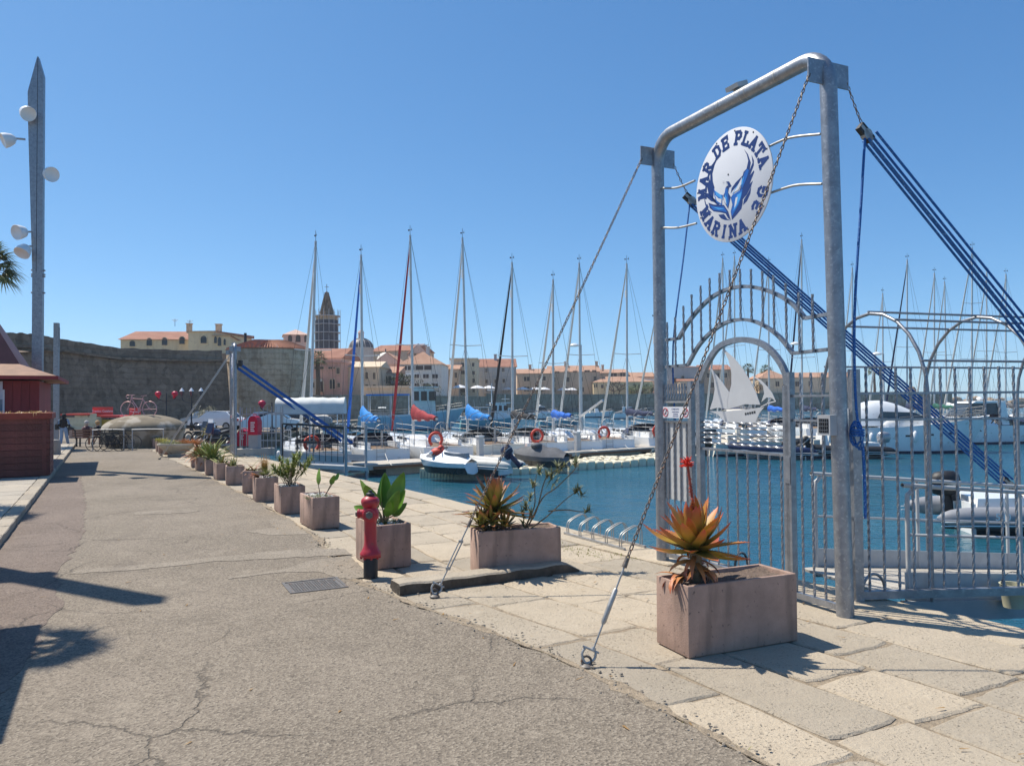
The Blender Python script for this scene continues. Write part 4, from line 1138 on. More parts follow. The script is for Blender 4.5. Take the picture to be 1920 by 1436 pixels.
emblem('emblem_mid_blue', [
 [(300,770),(330,830),(410,850),(400,920),(400,970),(330,930),(310,860)],
 [(520,850),(600,800),(640,780),(630,850),(600,950),(560,1020),(515,1100),(505,1040),(525,960),(505,890)],
 [(260,970),(320,985),(420,985),(460,1050),(380,1035),(300,1025)],
 [(440,760),(465,780),(470,860),(480,930),(465,990),(425,900),(430,830)],
 [(655,600),(690,540),(715,560),(690,640),(650,740),(620,800),(640,690)]], 'phoenix_mid', .0016)
emblem('emblem_light_blue', [
 [(320,800),(390,850),(405,900),(330,850)], [(575,850),(630,810),(610,900),(570,980),(530,1040),(550,950)],
 [(290,985),(380,1000),(430,1010),(360,1020)], [(435,840),(455,880),(455,960),(430,900)],[(660,620),(640,720),(560,800),(520,840),(560,760),(620,690)]], 'phoenix_light', .0026)
emblem('emblem_highlight', [
 [(318,850),(360,890),(395,895),(390,950),(340,915)], [(560,880),(585,870),(570,950),(545,1000),(550,940)], [(635,640),(625,720),(590,790),(535,820),(580,745)],
 [(398,690),(425,672),(450,700),(462,745),(445,748),(425,705),(405,705)], [(420,870),(440,890),(450,960),(428,920)]], 'sign_white', .0036)
mb = MB()
for i in range(12):
    a = 2*PI*i/12 + .1; mb.cbox((RS*.955*math.cos(a), .0135, RS*.955*math.sin(a)), .016, .003, .016)
mb.cbox((.06,.0135,.14), .018, .003, .018)
obj('screw', mb, M['dark_metal'], sign)
# ---- notice on the side bay
a, b = gp(*c48(173, 587)), gp(*c48(412, 693))
nc = Vector(((a.x+b.x)/2, .03, (a.z+b.z)/2)); nw, nh = abs(a.x-b.x), abs(a.z-b.z)
nt_ = obj('notice_board', MB().box(-nw/2, nw/2, -.002, .002, -nh/2, nh/2), M['sign_white'], gate, loc=nc)
NM = Matrix(((-1,0,0,0),(0,0,1,.0022),(0,1,0,0),(0,0,0,1)))
mb = MB()
for y, tx, sz in ((.27,'E VIETATO',.22),(.03,'UTILIZZO MOLO',.13),(-.17,'E ORMEGGI',.13),(-.35,'AI NON SOCI',.13)):
    place_mb(mb, text_mb(tx, sz*nh, .0008, .0006), NM @ Matrix.Translation((0, y*nh, 0)))
obj('lettering', mb, M['letter_blue'], nt_, kind='stuff')
mb = MB(); rn = nh*.36
for s_ in (-1, 1):
    cx = s_*nw*.38; ring = [(cx + rn*math.cos(t*PI/12), .004, rn*math.sin(t*PI/12)) for t in range(24)]
    mb.tube(ring, nh*.035, 5, closed=True); mb.bar((cx - rn*.7, .004, rn*.7), (cx + rn*.7, .004, -rn*.7), nh*.06, .003)
obj('ban_ring', mb, M['sign_red'], nt_)
mb = MB()
for s_ in (-1, 1):
    cx = s_*nw*.38
    mb.cbox((cx, .0035, -rn*.35), rn*.8, .001, rn*.16); mb.bar((cx-rn*.3,.0035,rn*.4), (cx+rn*.2,.0035,-rn*.2), rn*.2, .001); mb.cbox((cx-rn*.25,.0035,rn*.5), rn*.22, .001, rn*.22)
obj('pictogram', mb, M['ink'], nt_)

# ------------------------------------------------------------ chains
def link_mesh(L=.062, w=.036, r=.0058):
    h = (L - w)/2 ; q = []
    for i in range(5): t = -PI/2 + PI*i/4; q.append((math.sin(t)*(w/2-r), 0, h + math.cos(t)*(w/2-r)))
    for i in range(5): t = PI/2 + PI*i/4; q.append((math.sin(t)*(w/2-r), 0, -h + math.cos(t)*(w/2-r)))
    return MB().tube(q, r, 5, closed=True).mesh('link', M['chain_steel'], 60)
LINK = link_mesh(); LINKS = link_mesh(.05, .03, .0048)
def chain(root, a, b, sag=.0, me=None, pitch=.047, name='link'):
    a, b = Vector(a), Vector(b); L = (b-a).length; n = int(L/pitch)
    q = (b-a).to_track_quat('Z', 'Y')
    for i in range(n+1):
        t = i/n; p = a.lerp(b, t) - Vector((0,0,sag*4*t*(1-t)))
        d = (b-a).normalized() - Vector((0,0,1))*sag*4*(1-2*t)/L
        o = link(name, me or LINK, root, p)
        o.rotation_euler = (d.to_track_quat('Z', 'Y').to_matrix() @ Matrix.Rotation((PI/2)*(i % 2) + random.uniform(-.2,.2) + .4, 3, 'Z')).to_euler()
def guy(label, foot, top, jaw, sc=1.):
    t = thing('guy_chain', label, 'chain', foot, 0, 'guy chains with turnbuckles')
    top = top - foot; d = top.normalized()
    obj('ground_eye', MB().tube([Vector((math.cos(k*PI/6)*.038, math.sin(k*PI/6)*.02, .045 + math.sin(k*PI/6)*.035)) for k in range(12)], .011, 6, closed=True), M['chain_steel'], t, smooth=60)
    obj('anchor_plate', MB().lathe([(.055,0),(.055,.012),(.03,.03),(.001,.032)], 10), M['iron'], t, smooth=40)
    sh = d*.12; x = d.cross(Vector((0,1,0))).normalized()
    pts = [Vector((0,0,.05)) + x*.045 + d*.09, Vector((0,0,.05)) + x*.052 + d*.03, Vector((0,0,.05)) - d*.02, Vector((0,0,.05)) - x*.052 + d*.03, Vector((0,0,.05)) - x*.045 + d*.09]
    obj('shackle', MB().tube(smoothpath(pts, 4), .011, 7).tube([pts[0]+x*.025, pts[-1]-x*.025], .009, 7), M['bright_steel'], t, smooth=60)
    p0 = d*.13
    tb = obj('turnbuckle', MB().cone(p0, p0+d*.03, .02, .02, 8).tube([p0, p0+d*.22], .008, 6), M['bright_steel'], t, smooth=60)
    y = d.cross(x)
    if jaw == 'body': obj('sleeve', MB().tube([p0+d*.22, p0+d*.24, p0+d*.5, p0+d*.52], [.012,.021,.021,.012], 10), M['bright_steel'], tb, smooth=50)
    else: obj('sleeve', MB().tube([p0+d*.2+x*.016, p0+d*.52+x*.016], .007, 6).tube([p0+d*.2-x*.016, p0+d*.52-x*.016], .007, 6).cbox(p0+d*.2, .05, .03, .03).cbox(p0+d*.52, .05, .03, .03), M['bright_steel'], tb, smooth=40)
    obj('threaded_rod', MB().tube([p0+d*.52, p0+d*.72], .008, 6), M['bright_steel'], tb, smooth=60)
    obj('jaw', MB().cone(p0+d*.70, p0+d*.78, .022, .018, 8), M['chain_steel'], tb, smooth=50)
    chain(t, p0+d*.78, top, .03)
    return t
def gw(u, y, z): return PR + GU*u + GN*y + Vector((0,0,z))
guy('steel guy chain from the near gate post down to the paving corner', G(1100,1250), gw(U0,.26,ZB-.06), 'body')
guy('steel guy chain from the far gate post down beside the dark kerb', G(815,1119), gw(GW,.26,ZB-.06), 'rods')

# ------------------------------------------------------------ gangway behind the gate
A0, B0 = G(1525,1066), G(1740,1116)
gax = Vector((.95,.312,0)).normalized(); gpx = Vector((-gax.y, gax.x, 0))
wd_ = abs((A0-B0).dot(gpx)); org = B0 + gax*((A0-B0).dot(gax)*.5)
gw_ = thing('gangway', 'aluminium gangway with plank deck and tube railings beyond the gate', 'gangway', (org.x, org.y, 0), math.atan2(gax.y, gax.x))
LG = 4.6
def zd(x): return .03 - .085*max(0, x)
plank = MB().box(-.066, .066, .03, wd_-.03, -.03, 0).mesh('plank', M['pale_concrete'])
mat('deck_grey', (.40,.37,.32), .85, 0, .14, 4, bump=.3, bscale=30, rnd=.1); plank.materials[0] = M['deck_grey']
x = -.25
while x < LG: link('plank', plank, gw_, (x, 0, zd(x)), (0,.085 if x > 0 else 0,0)); x += .139
for y in (.03, wd_-.03):
    mb = MB(); q = []
    mb.extr([(-.15,y-.004,zd(0)-.12),(LG,y-.004,zd(LG)-.12),(LG,y-.004,zd(LG)+.2),(-.15,y-.004,zd(0)+.23)], (0,.008,0))
    obj('kick_plate', mb, M['pale_grey_paint'], gw_)
    pts = [(-.1,y,zd(0)),(-.1,y,zd(0)+.95),(-.07,y,zd(0)+1.05),(.03,y,zd(0)+1.12),(.2,y,zd(.2)+1.13),(LG-.15,y,zd(LG)+1.12),(LG-.05,y,zd(LG)+1.07),(LG,y,zd(LG)+.95),(LG,y,zd(LG))]
    obj('railing', MB().tube(smoothpath(pts, 3), .024, 8), M['pale_grey_paint'], gw_, smooth=60)
    obj('mid_rail', MB().tube([(-.1,y,zd(0)+.62),(LG,y,zd(LG)+.62)], .016, 6), M['pale_grey_paint'], gw_, smooth=60)
    for x in (1.5, 3.05): obj('post', MB().tube([(x,y,zd(x)-.1),(x,y,zd(x)+1.13)], .022, 8), M['pale_grey_paint'], gw_, smooth=60)
obj('side_beam', MB().extr([(-.25,-.0,-.02),(LG,0,zd(LG)-.03),(LG,0,zd(LG)-.2),(-.25,0,-.24)], (0,-.05,0)), M['grey_paint'], gw_)
for y in (-.1,): obj('hinge_loop', MB().tube([(x*.16, y+.1, .02 + .22*math.sqrt(max(0,1-x*x))) for x in [i/6-1 for i in range(13)]], .016, 7), M['galvanised'], gw_, smooth=60, loc=(-.45,.15,0))
# hoops over the gangway
hp = thing('canopy_hoops', 'bare steel canopy hoops and tubes arching over the gangway', 'canopy frame', (org.x, org.y, 0), math.atan2(gax.y, gax.x))
yc = wd_/2
for x in (.12, 1.75, 3.4):
    pts = [(x,-.06,-.05),(x,-.06,2.1)] + [(x, yc - (yc+.06)*math.cos(t*PI/12), 2.1 + .98*math.sin(t*PI/12)) for t in range(1,12)] + [(x,wd_+.06,2.1),(x,wd_+.06,-.05)]
    obj('hoop', MB().tube(pts, .02, 8), M['galvanised'], hp, smooth=60)
for t in (1.5, 4, 6, 8, 10.5):
    y = yc - (yc+.06)*math.cos(t*PI/12); z = 2.1 + .98*math.sin(t*PI/12)
    obj('purlin', MB().tube([(.1,y,z+.02),(3.9,y,z+.02)], .014, 6), M['galvanised'], hp, smooth=60)
# fence panel out over the water, right of the near post
FO = D(1609, 1128, 8.02); 
fe = thing('side_fence', 'galvanised spiked bar fence right of the near gate post', 'fence', (FO.x, FO.y, 0), R_(4))
zt = D(1609, 692, 8.02).z
obj('post', MB().box(-.045,.045,-.045,.045,.0,zt), M['galvanised'], fe)
LF = 2.05
obj('bottom_beam', MB().box(.046,LF,-.035,.035,.02,.10), M['galvanised'], fe)
for yp in (737, 786): 
    z = D(1700, yp, 8.1).z; obj('rail', MB().box(.046,LF,-.012,.012,z-.012,z+.012), M['galvanised'], fe)
me = MB().twisted((0,0,.10), (0,0,zt+.02), .0155).mesh('bar', M['galvanised'])
for k in range(13): link('bar', me, fe, (.162*(k+.8), .0, 0))
mb = MB().box(LF-.03,LF+.05,-.04,.04,-.35,.12); obj('end_bracket', mb, M['galvanised'], fe)
# mooring loop seen through the gate and a yellow bucket
P = G(1390,1060)
tag(obj('mooring_ring', MB().tube([(math.cos(t*PI/10)*.12, 0, math.sin(t*PI/10)*.16) for t in range(11)], .016, 7), M['iron'], smooth=60, loc=(P.x,P.y,0), rot=(0,0,.6)), 'rusty iron mooring loop behind the gate leaf at the quay edge', 'mooring ring')
P = D(1900, 1110, 8.35)
bk = thing('bucket', 'dirty yellow plastic bucket hanging on the right gangway rail', 'bucket', (P.x, P.y, P.z-.16), 0)
obj('pail', MB().lathe([(.10,0),(.13,.24),(.137,.25),(.12,.25),(.10,.05),(.001,.04)], 16), M['train_cream'], bk, smooth=40)
obj('handle', MB().tube([(math.cos(t*PI/8)*.13, 0, .24 + math.sin(t*PI/8)*.14) for t in range(9)], .004, 5), M['dark_metal'], bk)

# ------------------------------------------------------------ blue rope tackles carrying the gangway
def tackle(label, top, end, nb, rest=.75):
    t = thing('rope_tackle', label, 'rope tackle', top, 0, 'blue rope tackles of the gangway')
    e = end - top; d = e.normalized(); L = e.length
    x = d.cross(Vector((0,0,1))).normalized(); y = d.cross(x)
    chain(t, (0,0,0), d*.05 + Vector((0,0,-.42)) + Vector((d.x,d.y,0))*.25, .02, LINKS, .04)
    p0 = Vector((0,0,-.47)) + Vector((d.x,d.y,0))*.3
    d = (e - p0).normalized(); L = (e-p0).length
    def block(p):
        o = obj('pulley_block', MB().cbox(p, .055, .09, .20, d.to_track_quat('Z','Y').to_matrix()), M['black_rubber'], t)
        obj('sheave', MB().lathe([(.055,-.03),(.055,.03)], 12, p + d*.02, M=(x.to_track_quat('Z','Y').to_matrix())), M['bright_steel'], o, smooth=40)
        obj('cheek_plate', MB().cbox(p, .06, .035, .19, d.to_track_quat('Z','Y').to_matrix()), M['bright_steel'], o)
    block(p0); block(p0 + d*(L-rest-.1))
    for i in range(nb):
        o = x*(.036*(i - (nb-1)/2)) + y*(.045*((i % 2)*2-1))
        obj('rope', MB().tube([p0 + d*.05 + o, p0 + d*(L-rest-.15) + o*1.2], .0135, 6), M['rope_blue'], t, smooth=60)
    chain(t, p0 + d*(L-rest), e, 0, LINKS, .04)
    return t, p0
E1 = org + gax*LG + gpx*wd_ + Vector((0,0,.0 + zd(LG)+.2)); E2 = org + gax*(LG+.1) + Vector((0,0,zd(LG)+.3))
topR, topL = gw(U0,-.26,ZB-.06), gw(GW,-.26,ZB-.06)
t1, q1 = tackle('blue rope tackle sloping from the near gate post to the right', topR, E2, 5)
t2, q2 = tackle('blue rope tackle passing behind the round sign to the far side', topL, E1, 5, 1.5)
def tail(parent, pts, r=.013): obj('free_rope', MB().tube(smoothpath(pts, 5), r, 6), M['rope_blue'], parent, smooth=60)
tail(t1, [q1, q1.lerp(gw(-.07,-.12,2.9) - topR, .4), gw(-.07,-.12,2.9) - topR, gw(-.06,-.13,2.0) - topR, gw(-.12,-.14,1.75) - topR])
tail(t1, [gw(-.10,-.12,1.85) - topR, gw(-.13,-.13,1.6) - topR, gw(-.15,-.12,1.25) - topR, gw(-.15,-.12,.95) - topR], .014)
mb = MB()
for k in range(3): mb.tube([gw(-.10 + .045*math.cos(a*PI/5) + .012*k, -.10 + .03*math.sin(a*PI/5+k), 1.72 + .02*k + .12*math.sin(a*PI/5)) - topR for a in range(10)], .011, 5, closed=True)
for k in range(3): mb.tube([gw(-.10 + .045*math.cos(a*PI/4), -.10 + .06*math.sin(a*PI/4), 1.74 + k*.026) - topR for a in range(8)], .011, 5, closed=True)
obj('rope_coil', mb, M['rope_blue'], t1, smooth=60)
tail(t2, [q2, q2.lerp(gw(GW-.12,-.12,2.8) - topL, .4), gw(GW-.12,-.12,2.8) - topL, gw(GW-.17,-.1,1.75) - topL], .011)
# ------------------------------------------------------------ second gate far down the quay
q0, q1_ = G(441, 857), G(428, 845)
dv = (q1_ - q0).normalized()
g2 = dup(gate, (q0.x, q0.y, 0), math.atan2(dv.y, dv.x), 'far marina gate seen almost edge on by the red boxes', 'marina entrance gates', .80)
for i, (u, nm) in enumerate(((0,'nearer'),(GW*.8,'farther'))):
    top = q0 + dv*u + Vector((0,0,3.98)); n2 = Vector((-dv.y, dv.x, 0))
    ft = q0 + dv*u + n2*2.7
    t = thing('guy_chain', 'thin guy chain of the far gate, %s of its pair' % nm, 'chain', ft, 0, 'guy chains with turnbuckles')
    obj('chain_run', MB().tube([(0,0,.0), top - ft + n2*.2], .016, 5), M['bright_steel'], t); obj('ground_eye', MB().ball((0,0,.03), .05, 6), M['iron'], t)
    e = q0 + dv*u - n2*4.6 + Vector((0,0,.4)); tp = top - n2*.2
    t = thing('rope_tackle', 'blue rope tackle of the far gate, %s of the pair' % nm, 'rope tackle', tp, 0, 'blue rope tackles of the gangway')
    o = e - tp; mb = MB()
    for k in (-1, 0, 1): mb.tube([Vector((0,0,-.35)) + Vector((0,.03*k,.03*k)), o + Vector((0,.04*k,.04*k))], .026, 5)
    obj('rope', mb, M['rope_blue'], t); obj('pulley_block', MB().cbox((0,0,-.3), .14, .14, .24), M['black_rubber'], t)
# red boxes and pale block beside it
P = G(458, 845); t = thing('red_box', 'red rounded plastic box with white lettering, lower of the two', 'box', (P.x, P.y, .22), R_(-10))
def rbox(t, w, d, h, txt):
    pr = [(-w/2,0),(w/2,0),(w/2,h*.72),(w*.36,h*.93),(w*.15,h),(-w*.15,h),(-w*.36,h*.93),(-w/2,h*.72)]
    obj('body', MB().extr([(x,-d/2,z) for x, z in pr], (0,d,0)), M['lamp_red'], t)
    mb = MB()
    for i, w_ in enumerate(txt): mb.box(-w*.22, w*.22*w_, -d/2-.006, -d/2-.001, h*(.62-.11*i), h*(.68-.11*i))
    obj('lettering', mb, M['lettering_white'], t, kind='stuff')
    obj('handle', MB().tube([(-w*.2,0,h),(-w*.15,0,h+.06),(w*.15,0,h+.06),(w*.2,0,h)], .015, 6), M['lamp_red'], t)
rbox(t, .46, .44, .72, (1,.6,.8))
P = D(478, 815, 31.2); t = thing('red_box', 'red rounded plastic box raised behind the lower red one', 'box', (P.x, P.y, P.z), R_(-10)); rbox(t, .42, .36, .76, (1,.7,.9,.5,.8))
obj('stand', MB().box(-.2,.2,-.15,.15,-P.z,-.001), M['grey_paint'], t)
A, B = G(447, 855), G(515, 853)
bl_ = MB().box(-.05, (B-A).length, -.15, .5, 0, .28)
tag(obj('concrete_block', bl_, M['pale_concrete'], loc=A, rot=(0,0,math.atan2((B-A).y,(B-A).x))), 'long pale concrete block under the red boxes at the quay edge', 'block')
# grey railing of the far gangway with posts standing by the pontoon
def rail_run(name, label, pts, h, m='dark_metal', post=.05, rails=(1.,.5), plate=True, bars=0, plane=None):
    o0 = Vector(pts[0]); t = thing(name, label, 'railing', o0, 0)
    for a, b in zip(pts, pts[1:]):
        a, b = Vector(a)-o0, Vector(b)-o0
        for f in rails: obj('rail', MB().bar(a+Vector((0,0,h*f)), b+Vector((0,0,h*f)), post*(1.3 if f == 1. else .8)), M[m], t)
        if plate: obj('kick_plate', MB().extr([a+Vector((0,0,-.02)), b+Vector((0,0,-.02)), b+Vector((0,0,.24)), a+Vector((0,0,.24))], (0,.02,0)), M['grey_paint'], t)
        n = max(1, int((b-a).length/(bars or 99)))
        if bars:
            me = MB().box(-.01,.01,-.01,.01,.02,h*.99).mesh('bar', M[m])
            for i in range(n): link('bar', me, t, a.lerp(b, (i+.5)/n))
        for p in (a, b): obj('post', MB().box(p.x-post/2,p.x+post/2,p.y-post/2,p.y+post/2,p.z-.3,p.z+h), M[m], t)
    return t
E_ = lambda x, y, Y: D(x, y, Y)
rail_run('gangway_railing', 'near dark railing of the far gangway below the striped ropes', [E_(557,862,27.5), E_(650,868,29.0)], 1.28, bars=.25)
rail_run('gangway_railing', 'far dark railing of the far gangway in front of white boats', [E_(530,856,30.5), E_(687,864,31.2)], 1.3)
for k, (x, y0, y1, Y) in enumerate(((648,800,893,28.2),(686,797,884,31.0))):
    b, a = D(x, y1, Y), D(x, y0, Y)
    tag(obj('mooring_pole', MB().tube([Vector((0,0,WZ-.5-a.z)), Vector((0,0,0))], .055, 10), M['grey_paint'], loc=a, smooth=50), ('grey steel pole in the water, nearer of two by the gangway', 'grey steel pole in the water, farther of two by the gangway')[k], 'pole')
a, b = D(548, 866, 28.6), D(690, 876, 30.8)
gg = thing('gangway', 'far gangway from the quay down to the concrete pontoon', 'gangway', a, math.atan2((b-a).y, (b-a).x)); L = (b-a).xy.length
obj('deck', MB().extr([(-.8,0,.02),(L,0,b.z-a.z),(L,0,b.z-a.z-.15),(-.8,0,-.13)], (0,1.7,0)), M['pale_grey_paint'], gg)
# fence bars next to the far gate
rail_run('spiked_fence', 'thin grey bar fence beside the far gate and red boxes', [G(446,852)+Vector((.1,0,0)), D(530,852,30.8)], 1.95, 'grey_paint', .05, (.85,.45), False, .22)
rail_run('low_railing', 'low grey railing beyond the far gate at the harbour edge', [D(452,846,38), D(545,846,40)], 1.1, 'grey_paint', .05, (1.,.5), False, 0)

# tarpaulin canopy
a, b = D(515, 777, 33.2), D(645, 779, 33.6)
cn = thing('tarpaulin_canopy', 'long pale grey arched tarpaulin canopy over the far gangway', 'canopy', a, math.atan2((b-a).y,(b-a).x)); L = (b-a).length
H_ = .72; mb = MB(); Dp = 1.5
def cf(u, v):
    t = v*PI; return (u*L + .0, Dp/2 - Dp/2*math.cos(t)*1.0, H_*min(1, math.sin(t)**.45) + .012*math.sin(u*40) + .015*math.sin(u*9+v*7))
mb.grid(cf, 24, 12); obj('cover', mb, M['awning'], cn, smooth=60)
mb = MB(); prof = [(0., Dp/2 - Dp/2*math.cos(k*PI/12), H_*math.sin(k*PI/12)**.45) for k in range(13)]
mb.add(prof, [tuple(range(13))]); mb.add([(L, y, z) for _, y, z in prof], [tuple(range(13))[::-1]]); obj('end_flap', mb, M['pale_blue_hull'], cn)
for x in (.05, L*.5, L-.05):
    for y in (.03, Dp-.03): obj('post', MB().tube([(x,y,.02),(x,y,-a.z-.3)], .03, 6), M['grey_paint'], cn)
obj('edge_rail', MB().tube([(-.15,0,0),(L,0,0)], .025, 6).tube([(0,Dp,0),(L,Dp,0)], .025, 6), M['grey_paint'], cn)

# ------------------------------------------------------------ left: kiosk
KC = Vector((-14.1, 23.75, 0))                    # front right eave corner
kx, ky = -D2, D1                                   # along the front (to the left), and back
kio = thing('red_kiosk', 'dark red wooden kiosk with bell-cast roof and poster', 'kiosk', (KC.x, KC.y, .12), QROT)
# local: +x = D2 (towards the water), +y = D1 (away)
Wk = 6.0; e = 2.78
def sq(h, ins): return [(-Wk+ins, ins, h), (-ins, ins, h), (-ins, Wk-ins, h), (-Wk+ins, Wk-ins, h)]
def frustum(a, b):
    mb = MB(); mb.add(a + b, [(0,1,5,4),(1,2,6,5),(2,3,7,6),(3,0,4,7)]); return mb
obj('roof', frustum(sq(e+.50,1.05), [(-Wk/2-.3,Wk/2-.3,e+3.4),(-Wk/2+.3,Wk/2-.3,e+3.4),(-Wk/2+.3,Wk/2+.3,e+3.4),(-Wk/2-.3,Wk/2+.3,e+3.4)]), M['kiosk_roof'], kio)
mb = frustum(sq(e+.10,-.03), sq(e+.5,1.05)); obj('eave_skirt', mb, M['kiosk_eave'], kio)
mb = MB()
for a, b in zip(sq(e,-.04), sq(e,-.04)[1:] + sq(e,-.04)[:1]): mb.bar(Vector(a)+Vector((0,0,.05)), Vector(b)+Vector((0,0,.05)), .05, .11)
obj('fascia', mb, M['kiosk_red'], kio)
mb = MB(); q = sq(e+.02,0); r = sq(e+.02,.85); mb.add(q + r, [(0,4,5,1),(1,5,6,2),(2,6,7,3),(3,7,4,0)]); obj('soffit', mb, M['kiosk_eave'], kio)
wall_b = MB().box(0,1.0,-.015,.015,0,2.74).mesh('wall_board', M['kiosk_red'])
i_ = .5
for k in range(22):
    w = (Wk-2*i_)/22
    link('wall_board', wall_b, kio, (-Wk+i_+k*w+.004, i_, 0), (0,0,0), (w-.008,1,1))
    link('wall_board', wall_b, kio, (-i_, i_+k*w+.004, 0), (0,0,PI/2), (w-.008,1,1))
obj('wall_core', MB().box(-Wk+i_+.02,-i_-.02,i_+.02,Wk-i_-.02,0,2.75), M['kiosk_roof'], kio)
obj('corner_post', MB().box(-i_-.05,-i_+.03,i_-.03,i_+.05,0,2.73), M['kiosk_red'], kio)
# poster with the island's name
po = obj('poster', MB().box(-1.0,0,-.02,0,0,1.05), M['white_paint'], kio, loc=(-i_-.88, i_-.02, 1.42))
obj('picture', MB().box(-.95,-.05,-.0245,-.0205,.05,1.30), M['paper'], po)
obj('sea_picture', MB().box(-.95,-.05,-.028,-.025,.27,.75), M['sea_photo'], po); obj('hill_picture', MB().extr([(-.95,-.0285,.74),(-.5,-.0285,.74),(-.62,-.0285,.82),(-.95,-.0285,.9)], (0,.003,0)), M['hill_photo'], po)
obj('dark_strip', MB().box(-.95,-.05,-.0285,-.0205,.05,.268), M['navy'], po)
PM = Matrix(((1,0,0,-.5),(0,0,-1,-.0245),(0,1,0,0),(0,0,0,1)))
mb = MB(); place_mb(mb, text_mb('Asinara', .24, .004, .002), PM @ Matrix.Translation((0,1.13,0))); obj('lettering', mb, M['navy'], po, kind='stuff')
mb = MB(); place_mb(mb, text_mb('il Navisarda', .15, .003, .002), PM @ Matrix.Translation((0,.16,.005))); obj('lettering', mb, M['lettering_white'], po, kind='stuff')
# timber fence box in front with a planter trough on top
Pk = G(92, 892, .13)
tb = thing('timber_planter', 'tall dark red timber plank box with planting trough on top', 'planter', (Pk.x, Pk.y, .125), QROT)
board = MB().box(-3.6,0,-.02,.02,.006,.172).mesh('plank', M['red_wood']); sboard = MB().box(0,1.4,-.02,.02,.006,.172).mesh('plank', M['red_wood'])
for k in range(9):
    link('plank', board, tb, (0,0,.03+k*.178)); link('plank', sboard, tb, (.0,.022,.03+k*.178), (0,0,PI/2))
obj('inner_box', MB().box(-3.58,-.03,.03,1.38,0,1.62), M['kiosk_roof'], tb)
obj('corner_post', MB().box(-.17,-.06,-.035,-.021,.02,1.6), M['red_wood'], tb)
obj('trough', MB().box(-3.7,.07,-.09,1.45,1.60,1.76), M['orange_red'], tb); M['trough_red'] = mat('trough_red', (.24,.035,.02), .6, 0, .2, 4); tb.children[-1].data.materials[0] = M['trough_red']
mb = MB(); fa = []
for k in range(26): tuft_stuff(mb, fa, (random.uniform(-3.5,0), random.uniform(0,.8), 1.75), 12, .12, .3, .02, 1.4, .9)
obj('dry_flowers', mb, M['tan_leaf'], tb, kind='stuff', attr=fa)
mb = MB(); fa = []
for k in range(5): tuft_stuff(mb, fa, (-3.0+random.uniform(-.5,.5), -.15, .2+k*.12), 25, .3, .5, .04, 1.2, .6)
o = obj('hanging_shrub', mb, M['rust_leaf'], attr=fa, loc=tb.location, rot=(0,0,QROT)); tag(o, 'dark rusty shrub growing before the timber planks, left edge', 'shrub')

# ------------------------------------------------------------ tall mast lights
def light_mast(label, base, H, rz, cut=None):
    t = thing('mast_light', label, 'lamp post', base, rz, 'tall floodlight masts')
    w, d = .30, .24
    obj('column', MB().box(-w/2,w/2,-d/2,d/2,0,H*.47), M['galvanised'], t)
    # two profiles, the rear one splaying away towards its slanted top
    obj('column_blade', MB().extr([(-w*.08,-d/2,H*.47),(w/2,-d/2,H*.47),(w/2,-d/2,H*.955),(-w*.05,-d/2,H*1.0)], (0,d,0)), M['galvanised'], t)
    obj('column_blade', MB().extr([(-w/2,-d/2,H*.47),(-w*.14,-d/2,H*.47),(-w*.1,-d/2,H*1.0),(-w*.18,-d/2,H*.995),(-w*1.05,-d/2,H*.91),(-w*1.0,-d/2,H*.84)], (0,d*.8,0)), M['galvanised'], t)
    for z, x, a in ((.86,-.40,(.55,-.65,-.5)),(.79,-.62,(-.85,-.35,-.4)),(.71,.28,(.6,-.75,-.25)),(.565,-.28,(-.6,-.75,-.25)),(.53,-.26,(-.3,-.6,-.75))):
        s_ = -1 if x < 0 else 1
        fl = obj('floodlight', MB().lathe([(.07,0),(.17,.09),(.23,.25),(.25,.38),(.24,.39),(.21,.36),(.001,.35)], 16, M=Vector(a).to_track_quat('Z','Y').to_matrix()), M['white_paint'], t, smooth=50, loc=(x, -d/2-.12, H*z))
        obj('bracket', MB().tube([(0,.02,.0),(-x*.4,.12,.03)], .035, 6), M['grey_paint'], fl)
    mb = MB()
    for z in (.46,.465,.475,.42): mb.tube([(-w/2-.06,0,H*z),(w/2+.06,0,H*z)], .03, 6)
    obj('bolt', mb, M['grey_paint'], t)
    return t
light_mast('tall grey floodlight mast rising behind the timber planter box', (-15.9, 25.75, .1), 13.75, R_(18))
# off to the left of the photograph the same masts go on; this one throws its shadow over the road
t = thing('slim_pole', 'square grey pole beside the second kiosk, outside the picture', 'pole', (-9.7, 11.45, .1), .3)
obj('shaft', MB().box(-.15,.15,-.15,.15,0,10.6), M['galvanised'], t); obj('cross_arm', MB().box(-.9,.3,-.2,.2,6.6,6.9), M['galvanised'], t)
Pp = Vector((-25.8, 43.5, 0))
t = thing('slim_pole', 'slim grey square pole standing behind the kiosk roof', 'pole', Pp, .3)
obj('shaft', MB().box(-.13,.13,-.13,.13,0,6.75), M['galvanised'], t); obj('wire_clip', MB().box(.14,.17,-.02,.02,5.4,6.5), M['grey_paint'], t)
# second kiosk and palm beyond the left edge: they cast the near shadows
k2 = thing('red_kiosk', 'second dark red kiosk standing beyond the left edge', 'kiosk', (-4.75, 5.68, .12), QROT)
Wk2 = 2.9
obj('roof', MB().add([(0,0,2.78),(0,Wk2,2.78),(-Wk2,Wk2,2.78),(-Wk2,0,2.78),(-Wk2/2,Wk2/2,4.6)], [(0,1,4),(1,2,4),(2,3,4),(3,0,4),(3,2,1,0)]), M['kiosk_roof'], k2)
obj('wall', MB().box(-Wk2+.5,-.5,.5,Wk2-.5,0,2.77), M['kiosk_red'], k2)

